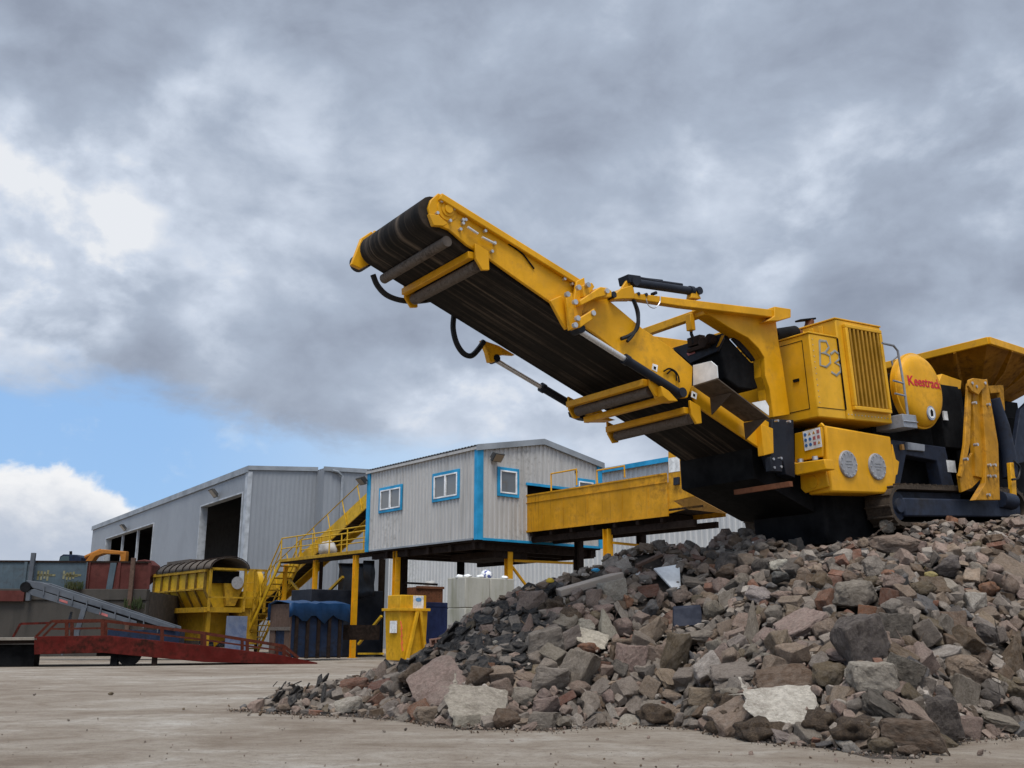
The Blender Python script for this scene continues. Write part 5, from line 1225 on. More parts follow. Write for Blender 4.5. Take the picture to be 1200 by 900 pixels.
m = MB(); m.prism([(.9, -.35, tmid + .4), (2.1, -.35, tmid + .4), (1.6, -.35, tz0 + .1), (1.1, -.35, tz0 + .1)], (0, .3, 0)); m.build('end_chute', YLD, tm)
m = MB()
for s_ in (-.1, 1.9, 2.5, tsr): m.span((s_, -.75, tz0 - .2), (s_ + .12, -.63, tz1 + .08))
m.span((-.1, -.75, tz1 - .02), (tsr + .1, -.63, tz1 + .1)); m.span((-.1, -.75, tz0 + .5), (tsr + .1, -.66, tz0 + .58)); m.build('end_railing', YLD, tm, split=False)
m = MB(); q = TR.W(278, 683, -.6); m.lathe([(0, .02), (.34, .02), (.34, 0)], (q.x, -.62, q.z), (0, -1, 0), 20); m.build('round_hatch', GALV, tm)
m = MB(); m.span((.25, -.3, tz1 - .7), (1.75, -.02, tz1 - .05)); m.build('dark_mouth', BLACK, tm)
bp = MB(); q = TR.W(263, 765, -1.2); q2 = TR.W(287, 765, -1.2); bp.span((q.x, -1.25, 0), (q2.x, -1.15, TR.W(270, 722, -1.2).z)); o = bp.build('blue_panel', paint('blue_white_panel', (.15, .18, .25), (.03, .06, .16), .35, .5, streak=.5, scale=.5), None, .01); o.matrix_world = TR.matrix(); tag(o, 'pale blue and white board standing at the foot of the yellow stair', 'board')
# -- grey tracked stockpile conveyor on the left
GC = Frame(at(40, 690, 43.0), 83.0); GC.O.z = 0
gc = empty('stockpile_conveyor', GC, 'grey inclined stockpile conveyor with red stickers, low end towards the screening machine', 'conveyor')
GW = lambda u, v, w=0: GC.W(u, v, w)
m = MB(); m.prism([GW(30, 680), GW(48, 682), GW(205, 734), GW(205, 740), GW(120, 713), GW(38, 689)], (0, .07, 0)); m.build('side_panel', DKSTEEL, gc, .02)
m = MB(); m.prism([V((p.x, 1.3, p.z)) for p in (GW(30, 680), GW(48, 682), GW(205, 734), GW(205, 740), GW(120, 713), GW(38, 689))], (0, .07, 0)); m.build('side_panel', DKSTEEL, gc, .02)
m = MB(); m.prism([GW(30, 693), GW(38, 698), GW(160, 733), GW(160, 728), GW(40, 690)], (0, .06, 0)); m.build('lower_rail', DKSTEEL, gc, .01)
m = MB(); m.prism([V((p.x, .08, p.z)) for p in (GW(31, 685), GW(205, 737), GW(160, 731), GW(32, 693))], (0, 1.2, 0)); m.build('belt', BELT, gc)
m = MB(); q = GW(30, 688); m.cyl((q.x, -.05, q.z), (q.x, 1.4, q.z), .22, 16); m.build('head_pulley', BLACK, gc)
m = MB()
for k in range(9):
    f = (k + .5) / 9; p = GW(44 + 150 * f, 684.5 + 49.5 * f); m.bar(p + V((0, -.04, 0)), p + V((0, -.04, -.36)), .05, .05)
m.build('panel_rib', DKSTEEL, gc)
m = MB(); m.bar(GW(99, 712, -.05), GW(90, 743, -.05), .16, .2); m.bar(GW(91, 735, -.05), V((GW(91, 740, -.05).x, -.05, .3)), .2, .2); m.build('support_strut', DKSTEEL, gc)
m = MB(); m.bar(GW(84, 717, .6), GW(78, 735, .6), .08, .08); m.bar(GW(84, 717, .6), V((GW(84, 717, .6).x - .2, .6, .2)), .08, .08); m.build('support_strut', DKSTEEL, gc)
for u_, v_ in ((75, 705.5), (122, 721)):
    m = MB(); p = GW(u_, v_); m.prism([p + V((-.2, -.012, .04)), p + V((.15, -.012, -.07)), p + V((.15, -.012, .03)), p + V((-.2, -.012, .14))], (0, .02, 0)); m.build('sticker', REDPIC, gc)
m = MB(); m.span((GW(125, 745).x, .1, .3), (GW(210, 745).x, 1.2, GW(150, 738).z)); m.build('tail_hopper', BLUEC, gc, .02)
# -- red loading ramp
ra, rb = at(0, 770, 35.0), at(372, 778, 38.6); ra.z = rb.z = 0
RR = Frame(ra, math.degrees(math.atan2(rb.x - ra.x, rb.y - ra.y)))
rp = empty('loading_ramp', RR, 'long low faded red loading ramp with railings, sloping down to the right', 'ramp')
RW = lambda u, v, w=0: RR.W(u, v, w)
bpts = [RW(40, 746), RW(125, 745), RW(240, 757), RW(330, 768), RW(372, 776.5), RW(372, 779), RW(240, 776), RW(120, 765), RW(40, 767)]
m = MB(); m.prism(bpts, (0, .15, 0)); m.build('side_beam', REDP, rp, .01)
m = MB(); m.prism([V((p.x, 2.4, p.z)) for p in bpts], (0, .15, 0)); m.build('side_beam', REDP, rp, .01)
m = MB(); m.prism([V((p.x, .15, p.z)) for p in (RW(-70, 750), RW(42, 748), RW(125, 748), RW(240, 760), RW(330, 771), RW(372, 778), RW(240, 764), RW(125, 753), RW(42, 754), RW(-70, 756))], (0, 2.25, 0)); m.build('deck', DRUST, rp)
m = MB(); m.prism([RW(-70, 748), RW(43, 747), RW(43, 750), RW(-70, 751)], (0, 2.5, 0)); m.build('lip_plate', paint('worn_lip_plate', (.25, .22, .18), (.1, .08, .06), .3, .7), rp)
def rramp(w, parent):
    m = MB(); top = [RW(60, 728), RW(120, 727), RW(240, 742), RW(333, 757), RW(350, 771)]
    top = [V((p.x, w, p.z)) for p in top]
    for a_, b_ in zip(top, top[1:]): m.bar(a_, b_, .09, .10)
    bot = [V((p.x, w, p.z)) for p in (RW(44, 746), RW(120, 744), RW(240, 757), RW(333, 768))]
    m.bar(V((RW(42, 746).x, w, RW(42, 746).z)), top[0], .07, .08)
    for (u, v1, v2) in ((78, 728, 747), (120, 727, 747), (190, 735, 753), (240, 742, 758), (290, 749, 763), (333, 757, 769)):
        a_, b_ = RW(u, v1), RW(u, v2); m.bar(V((a_.x, w, a_.z)), V((b_.x, w, b_.z)), .10, .12)
    md = [V((p.x, w, p.z)) for p in (RW(60, 737), RW(120, 736), RW(240, 750), RW(333, 763))]
    for a_, b_ in zip(md, md[1:]): m.bar(a_, b_, .05, .06)
    return m.build('railing', paint('rusty_red_rail', (.085, .018, .009), (.03, .014, .009), .4, .8, streak=.4, spec=.1), parent, split=False)
rramp(.07, rp); rramp(2.45, rp)
m = MB(); m.bar(V((RW(4, 748).x, 2.4, RW(4, 748).z)), RW(24, 731, 2.4), .07, .08); m.bar(RW(24, 731, 2.4), RW(60, 730, 2.4), .07, .08); m.build('end_rail', REDP, rp)
for w in (.2, 2.0):
    m = MB(); p = RW(151, 773); m.cyl((p.x, w, .42), (p.x, w + .3, .42), .42, 20); m.build('wheel', BLACK, rp)
    m = MB(); p = RW(133, 775); m.span((p.x - .12, w, 0), (p.x + .12, w + .25, .9)); m.build('prop_leg', BLACK, rp)
m = MB(); p = RW(112, 772); p2 = RW(190, 772); m.prism([(p.x, .3, .35), (p2.x, .3, .35), (p2.x - .3, .3, .8), (p.x, .3, .8)], (0, 1.9, 0)); m.build('axle_frame', BLACK, rp)
m = MB(); p = RW(181, 775); m.span((p.x - .1, .1, 0), (p.x + .1, .3, .8)); m.build('prop_leg', DRUST, rp)
m = MB(); m.span((RW(-40, 760).x, .4, 0), (RW(40, 760).x, 2.2, RW(30, 756).z)); m.build('dark_trestle', BLACK, rp)
# -- retaining wall, steel panels and the raised yard behind
RT = Frame(at(0, 700, 50.0), 84.0); RT.O.z = 0
zl = RT.W(60, 690, 0).z; zt3 = RT.W(60, 659, 0).z; xr = RT.W(172, 700, 0).x; xm = RT.W(101, 680, 0).x
ry = MB(); ry.span((-40, .65, .0), (xr, 14, zl - .1)); o = ry.build('raised_yard', SOIL, None); o.matrix_world = RT.matrix(); tag(o, kind='structure')
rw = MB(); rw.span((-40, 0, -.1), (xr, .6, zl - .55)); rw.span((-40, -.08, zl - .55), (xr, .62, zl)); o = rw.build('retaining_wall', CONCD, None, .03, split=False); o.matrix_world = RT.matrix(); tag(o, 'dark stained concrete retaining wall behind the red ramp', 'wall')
m = MB(); xq = RT.W(30, 700, 0).x; m.span((-12, -.25, zl - .62), (xq, -.1, zl - .1)); o = m.build('steel_beam', CONTR, None); o.matrix_world = RT.matrix(); tag(o, 'rust red steel beam along the top of the concrete retaining wall', 'beam')
def panel_fence(x0, x1, mat, label, name):
    e_ = empty(name, RT, label, 'barrier')
    m = MB(); m.span((x0, .1, zl), (x1, .2, zt3)); m.build('steel_sheet', mat, e_)
    n_ = max(2, int((x1 - x0) / 2.6)); 
    for k in range(n_ + 1): m = MB(); xx = x0 + (x1 - x0) * k / n_; m.span((xx - .07, .02, zl), (xx + .07, .1, zt3 + .02)); m.build('stiffener', mat, e_)
    m = MB(); m.span((x0, .04, zt3 - .0), (x1, .26, zt3 + .09)); m.build('top_rail', DRUST, e_)
    return e_
pf = panel_fence(-14, xm, CONTB, 'grey blue steel barrier with faded yellow spray marks, on top of the retaining wall', 'steel_barrier')
panel_fence(xm + .05, xr, CONTR, 'rust red steel barrier right of the grey blue one, on the retaining wall', 'steel_barrier')
rnd = random.Random(3)
for (ua, ub) in ((43, 58), (73, 88)):
    m = MB()
    for k in range(4):
        u_ = ua + (ub - ua) * (k + .3) / 4; a_ = RT.W(u_, 668 + rnd.random() * 3, .09); b_ = RT.W(u_ + 3, 678 + rnd.random() * 3, .09)
        m.span((a_.x, .085, b_.z), (a_.x + .1, .098, a_.z)); m.span((a_.x, .085, (a_.z + b_.z) / 2 - .04), (a_.x + .42, .098, (a_.z + b_.z) / 2 + .06))
    m.build('spray_mark', GRAF, pf, split=False)
q = RT.W(129, 680, .08); m = MB(); m.prism([(q.x - .15, .03, zl), (q.x + .15, .03, zl), (q.x + .25, .03, zt3), (q.x - .05, .03, zt3)], (0, .06, 0)); o = m.build('leaning_sheet', CONTB, None); o.matrix_world = RT.matrix(); tag(o, 'narrow grey blue sheet leaning against the rust red barrier', 'sheet')
for u_, vt, vb, lb, mt in ((40, 648, 690, 'grey upright post standing against the grey blue steel barrier', DKSTEEL), (157, 654, 705, 'weathered brown post in front of the rust red barrier', BROWNW)):
    q = RT.W(u_, vt, -.2); m = MB(); m.span((q.x - .1, -.35, 0 if u_ > 100 else zl - .6), (q.x + .1, -.15, q.z)); o = m.build('post', mt, None, .01); o.matrix_world = RT.matrix(); tag(o, lb, 'post')
# moss and weeds on the ledge: small clumps of leaf blades
mossm = paint('ledge_weed', (.03, .045, .015), (.06, .05, .02), .4, .9)
for (u0, u1, lb) in ((78, 98, 'low green weeds on the wall ledge under the grey blue barrier'), (148, 170, 'dark weeds at the foot of the wall beside the brown post')):
    m = MB(); 
    for k in range(140):
        u_ = u0 + (u1 - u0) * rnd.random(); q = RT.W(u_, 690, -.0); y_ = -.05 - .35 * rnd.random(); zz = zl if u0 < 100 else zl - 1.0 + .3 * rnd.random(); a_ = rnd.random() * 6.3; h2 = .12 + .3 * rnd.random()
        m.quad((q.x, y_, zz - .03), (q.x + .05 * math.cos(a_), y_ + .05 * math.sin(a_), zz - .03), (q.x + .12 * math.cos(a_ + .5), y_ + .1 * math.sin(a_), zz + h2), (q.x + .09 * math.cos(a_ + .4), y_ + .1 * math.sin(a_), zz + h2))
    o = m.build('weeds', mossm, None, normals=False, split=False); o.matrix_world = RT.matrix(); tag(o, lb, 'weeds', kind='stuff')
# -- excavator on the raised yard
EX = Frame(at(80, 665, 61.0), 95.0); EX.O.z = zl
ex_ = empty('excavator', EX, 'orange excavator with a dark blue cab and folded boom, above the steel barrier', 'excavator')
EW = lambda u, v, w=0: EX.W(u, v, w)
m = MB(); m.prism([EW(62, 660.5), EW(96, 661), EW(98, 672), EW(60, 672)], (0, 2.2, 0)); m.build('engine_body', EXC, ex_, .05)
m = MB(); m.prism([EW(68, 661), EW(70, 652), EW(74, 649.5), EW(90, 650), EW(95, 653), EW(95, 661)], (.0, 1.3, 0)); c_ = m.build('operator_cab', BLUEC, ex_, .04)
m = MB(); m.prism([EW(69.5, 660, -.02), EW(71, 653, -.02), EW(74, 651.5, -.02), EW(81, 651.5, -.02), EW(81, 660, -.02)], (0, .03, 0)); m.build('cab_window', GLASSD, c_)
m = MB(); m.bar(EW(83, 650, .5), EW(83, 646, .5), .12, .12); m.build('beacon', BLACK, c_)
m = MB(); m.prism([EW(96, 662), EW(101, 656), EW(108, 647.5), EW(119, 643.5), EW(146, 646), EW(147, 650), EW(121, 649), EW(112, 652), EW(106, 660), EW(104, 665)], (0, .5, 0)); m.build('boom', EXC, ex_, .04)
m = MB(); m.prism([EW(140, 646), EW(147.5, 646), EW(147, 656), EW(144, 666), EW(137, 666), EW(141, 655)], (.0, .4, 0)); m.build('stick', EXC, ex_, .03)
m = MB(); m.cyl(EW(100, 653, .2), EW(118, 645, .2), .12, 10); m.build('boom_cylinder', EXC, ex_)
for w in (-.2, 1.6):
    m = MB(); a_, b_ = EW(58, 668), EW(100, 668); m.prism([(a_.x, w, .0), (b_.x, w, 0), (b_.x + .3, w, .4), (b_.x, w, .8), (a_.x, w, .8), (a_.x - .3, w, .4)], (0, .55, 0)); m.build('crawler_track', BLACK, ex_, .03)
m = MB(); a_ = EW(160, 657); m.prism([EW(158, 668, -.5), EW(160, 657, -.5), EW(170, 655.5, -.5), EW(178, 662, -.5), EW(177, 675, -.5), EW(159, 690, -.5)], (0, 1.2, 0)); o = m.build('grab_bucket', CONTR, None, .04); o.matrix_world = EX.matrix(); tag(o, 'rust red steel bucket standing behind the brown post', 'bucket')
# -- grey shed far right behind the hopper, pale heap beside the track
FR = Frame(at(1182, 540, 40.0), 52.0); fz = FR.O.z; FR.O.z = 0
fs_ = empty('far_shed', FR, 'plain grey metal shed at the right edge, behind the crusher hopper', 'shed')
wall_part('wall', lambda m: cwall(m, (0, 0, 0), X, -Yv, 14, lambda x: 0, lambda x: fz, pitch=.4), CLADS, fs_); wall_part('wall', lambda m: cwall(m, (0, 0, 0), Yv, -X, 10, lambda x: 0, lambda x: fz, pitch=.4), CLADS, fs_)
wall_part('wall', lambda m: cwall(m, (14, 0, 0), Yv, X, 10, lambda x: 0, lambda x: fz, pitch=.4), CLADS, fs_); wall_part('wall', lambda m: cwall(m, (0, 10, 0), X, Yv, 14, lambda x: 0, lambda x: fz, pitch=.4), CLADS, fs_)
m = MB(); m.prism([(-.2, -.2, fz), (-.2, 5, fz + .8), (-.2, 10.2, fz), (-.2, 10.2, fz - .1), (-.2, 5, fz + .7), (-.2, -.2, fz - .1)], (14.4, 0, 0)); m.build('roof', ROOFM, fs_)
# ------------------------------------------------------------------ rubble pile
rnd = random.Random(11)
def tab(x, T):
    if x <= T[0][0]: return T[0][1]
    for (a, fa), (b, fb) in zip(T, T[1:]):
        if x <= b: return fa + (fb - fa) * (x - a) / (b - a)
    return T[-1][1]
def ydist(u, v): return ground(u, v).y
TB = [(u, ydist(u, v)) for u, v in ((278, 832), (318, 835), (350, 837), (400, 838), (470, 842), (500, 848), (545, 853), (640, 855), (730, 849), (790, 851), (850, 861), (890, 868), (960, 874), (1010, 884), (1060, 884), (1110, 868), (1150, 864), (1210, 860), (1400, 856))]
CREST = [(255, 16.6, 829), (300, 16.3, 829), (345, 16.6, 808), (380, 16.9, 803), (410, 17.0, 797), (440, 17.0, 787), (480, 16.9, 768), (520, 16.8, 741), (560, 16.8, 716), (600, 16.9, 701), (650, 17.0, 680), (690, 17.1, 664), (740, 17.2, 649), (800, 17.4, 644), (830, 17.6, 640), (850, 17.8, 626), (875, 17.8, 622), (900, 16.9, 634), (960, 16.3, 640), (1020, 16.0, 634), (1060, 15.9, 628), (1110, 15.8, 630), (1200, 15.6, 626), (1390, 15.6, 626), (1480, 15.6, 745)]
TC = [(u, y) for u, y, v in CREST]; TZ = [(u, max(.02, at(u, v, y).z - (.13 if u > 900 else .07 if u > 740 else .03 if u > 420 else 0))) for u, y, v in CREST]
def uaz(x, y): return 600 + FPX * x / (y * .968)
def height(x, y):
    if y < 4: return -.3
    u = uaz(x, y); yb, yc, zc = tab(u, TB), tab(u, TC), tab(u, TZ)
    if u < 272: return -.3
    yb += .16 * noise.noise(V((u * .02, 3.3, 0)))
    f = (y - yb) / max(.3, yc - yb)
    if f < 0: return .014 + f * .28
    if f <= 1:
        g = f ** .92 if u > 560 else f
        h = zc * g
    else:
        over = y - yc
        left = max(0.0, zc - over * .62)
        sx = (V((x, y, 0)) - V((M.O.x, M.O.y, 0))); s_ = sx.dot(V((M.s.x, M.s.y, 0)).normalized()); w_ = sx.dot(M.w)
        mz = M.O.z + s_ * math.tan(R(3.5)) - .08
        mz = mz - max(0, w_ - 4.2) * .6 - max(0, -2.5 - s_) * .6 - max(0, s_ - 11) * .6
        t_ = min(1, over / 1.2); rt_ = max(0.0, zc * (1 - t_) + mz * t_ - .10 * math.sin(min(1, t_) * math.pi))
        k = min(1, max(0, (u - 850) / 60)); h = left * (1 - k) + rt_ * k
    amp = min(1, max(0, f) * 5) * min(1, .25 + zc)
    return h + amp * (.16 * noise.noise(V((x * .9, y * .9, 1.7))) + .07 * noise.noise(V((x * 2.6, y * 2.6, 4.2))))
def hit_down(u, v):
    for k in range(120):
        p = hit(u, v + k)
        if p is not None: return p
    return ground(u, 800)
def normal(x, y):
    e = .12; return V((height(x - e, y) - height(x + e, y), height(x, y - e) - height(x, y + e), 2 * e)).normalized()
def hit(u, v):
    d = ray(u, v); d = d / d.y; y = 8.0
    while y < 24:
        p = CAM + d * y
        if p.z <= height(p.x, p.y): return p
        y += .03
    return None
bm = bmesh.new(); us = [274 + 6.4 * i for i in range(190)]; grid = []
for u in us:
    a = (u - 600) * .968 / FPX; yb, yc = tab(u, TB), tab(u, TC); row = []
    ys = [yb - .35 + (yc - yb + .35) * i / 40 for i in range(41)] + [yc + .35 * (1.22 ** i - 1) / .22 for i in range(1, 18)]
    for y in ys: x = a * y; row.append(bm.verts.new((x, y, height(x, y) - .10 * min(1, max(0, (y - yb) / .5)))))
    grid.append(row)
for a_, b_ in zip(grid, grid[1:]):
    for k in range(len(a_) - 1): bm.faces.new((a_[k], b_[k], b_[k + 1], a_[k + 1]))
me = bpy.data.meshes.new('pile_soil'); bm.to_mesh(me); bm.free(); me.materials.append(SOIL)
for p in me.polygons: p.use_smooth = True
o = bpy.data.objects.new('pile_soil', me); COL.objects.link(o); tag(o, 'brown soil and dust between the stones of the rubble pile', 'soil', kind='stuff')

def stone_mesh(kind, seed, fine=True):
    rs_ = random.Random(seed); bm = bmesh.new(); pts = []
    if kind in ('block', 'slab'):
        j = .20 if kind == 'block' else .16
        for sx in (-1, 1):
            for sy in (-1, 1):
                for sz in (-1, 1):
                    c = V((sx, sy, sz)) * .5; c += V((rs_.uniform(-j, j * .4) * sx, rs_.uniform(-j, j * .4) * sy, rs_.uniform(-j * .7, j * .3) * sz)); pts.append(c)
        for k in range(4 if kind == 'block' else 6):
            c = V([rs_.uniform(-.5, .5) for _ in range(3)]); ax = rs_.choice((0, 1) if kind == 'slab' else (0, 1, 2)); c[ax] = math.copysign(.54, c[ax]); pts.append(c)
        if rs_.random() < .6: pts.pop(rs_.randrange(8))
    elif kind == 'wedge':
        for sx in (-1, 1):
            for sy in (-1, 1): pts.append(V((sx * .5 + rs_.uniform(-.12, .12), sy * .45 + rs_.uniform(-.1, .1), -.5 + rs_.uniform(0, .15))))
        pts += [V((rs_.uniform(-.2, .2), rs_.uniform(-.2, .2), .52)), V((rs_.uniform(-.35, .1), rs_.uniform(-.3, .3), .25)), V((rs_.uniform(-.1, .35), rs_.uniform(-.3, .3), .1))]
    elif kind == 'brick':
        for sx in (-1, 1):
            for sy in (-1, 1):
                for sz in (-1, 1): pts.append(V((sx * .5 - rs_.uniform(0, .05) * sx, sy * .5, sz * .5)))
        pts.append(V((.55, .1, -.1)))
    elif kind == 'round':
        for k in range(34):
            d = V([rs_.gauss(0, 1) for _ in range(3)]).normalized(); pts.append(d * (.5 + rs_.uniform(-.05, .04)))
    else:
        for k in range(15):
            d = V([rs_.gauss(0, 1) for _ in range(3)]).normalized(); m_ = max(abs(c) for c in d); d = d.lerp(d / m_, .45); pts.append(d * .48 * rs_.uniform(.72, 1.05))
    for p in pts: bm.verts.new(p)
    r_ = bmesh.ops.convex_hull(bm, input=bm.verts)
    bmesh.ops.delete(bm, geom=list({g for g in r_['geom_interior'] + r_['geom_unused'] if isinstance(g, bmesh.types.BMVert)}), context='VERTS')
    bmesh.ops.dissolve_limit(bm, angle_limit=R(9), verts=bm.verts, edges=bm.edges)
    if fine:
        bmesh.ops.bevel(bm, geom=list(bm.edges), offset=.035 if kind != 'round' else .06, segments=1, affect='EDGES', profile=.5)
        bmesh.ops.triangulate(bm, faces=bm.faces)
        bmesh.ops.subdivide_edges(bm, edges=[e for e in bm.edges if e.calc_length() > .22], cuts=2, use_grid_fill=True)
        bmesh.ops.triangulate(bm, faces=bm.faces)
        bmesh.ops.subdivide_edges(bm, edges=[e for e in bm.edges if e.calc_length() > .14], cuts=1, use_grid_fill=True)
        bmesh.ops.triangulate(bm, faces=bm.faces)
        bm.normal_update(); off = V((seed * 1.7, seed * .3, 0)); a1 = .055 if kind not in ('brick',) else .012
        if fine == 2:
            bmesh.ops.subdivide_edges(bm, edges=[e for e in bm.edges if e.calc_length() > .075], cuts=1, use_grid_fill=True); bmesh.ops.triangulate(bm, faces=bm.faces)
            bm.normal_update()
        mv = [(v, v.normal * (a1 * noise.noise(v.co * 3.2 + off) + a1 * .55 * noise.noise(v.co * 8 + off) + (.016 * noise.noise(v.co * 19 + off) if fine == 2 else 0))) for v in bm.verts]
        for v, dv in mv: v.co += dv
    else: bmesh.ops.triangulate(bm, faces=bm.faces)
    bmesh.ops.recalc_face_normals(bm, faces=bm.faces)
    me = bpy.data.meshes.new('rubble_' + kind); bm.to_mesh(me); bm.free(); me.materials.append(STONE)
    for p in me.polygons: p.use_smooth = True
    me.set_sharp_from_angle(angle=R(22))
    return me
KINDS = ('block', 'chunk', 'slab', 'wedge', 'round', 'brick')
PROTO = {k: [stone_mesh(k, 100 * i + s) for s in range(8 if k in ('block', 'chunk', 'slab') else 4)] for i, k in enumerate(KINDS)}
FINE = {k: [stone_mesh(k, 100 * i + s, 2) for s in range(4)] for i, k in enumerate(KINDS)}
LOWP = {k: [stone_mesh(k, 1000 + 100 * i + s, False) for s in range(6)] for i, k in enumerate(KINDS)}
PAL = {'grey': (.235, .202, .172), 'pale grey': (.35, .312, .272), 'pinkish grey': (.265, .198, .164), 'brown': (.135, .095, .066), 'tan': (.250, .192, .144), 'dark grey': (.105, .092, .082),
       'reddish brown': (.185, .094, .066), 'blue grey': (.125, .123, .124), 'slate': (.032, .033, .035), 'cream': (.56, .52, .44), 'orange brown': (.26, .130, .078), 'olive brown': (.135, .106, .070), 'white': (.75, .75, .73), 'yellow': (.45, .36, .14)}
SHAPEW = {'block': 'block', 'chunk': 'angular chunk', 'slab': 'flat slab', 'wedge': 'pointed wedge', 'round': 'rounded lump', 'brick': 'broken brick'}
placed = []; cell = {}
def put(p, r):
    placed.append((p, r)); cell.setdefault((int(p.x // .7), int(p.y // .7)), []).append((p, r))
def clear(p, r, k):
    cx, cy = int(p.x // .7), int(p.y // .7)
    for i in range(cx - 1, cx + 2):
        for j in range(cy - 1, cy + 2):
            for q, s in cell.get((i, j), ()):
                if (q - p).length < k * (r + s): return False
    return True
def in_machine(p, r):
    q = M.loc(p); return (q.x > 1.3 - r and q.x < 8.5 and q.y > -.14 - r * .6 and q.z > -.3) if r < .1 else (q.x > .3 - r and q.x < 8.5 and q.y > -.2 - r and q.z > -.3)
stones = []          # dict: pos, rot matrix, scale, kind, colour, label/None
def place(p, rot, sc, kind, colr, label=None, lift=.3, cat=None, rgb=None, name=None):
    stones.append(dict(p=p, rot=rot, sc=V(sc), kind=kind, col=colr, label=label, cat=cat, rgb=rgb, name=name)); put(p, max(sc) * .42)
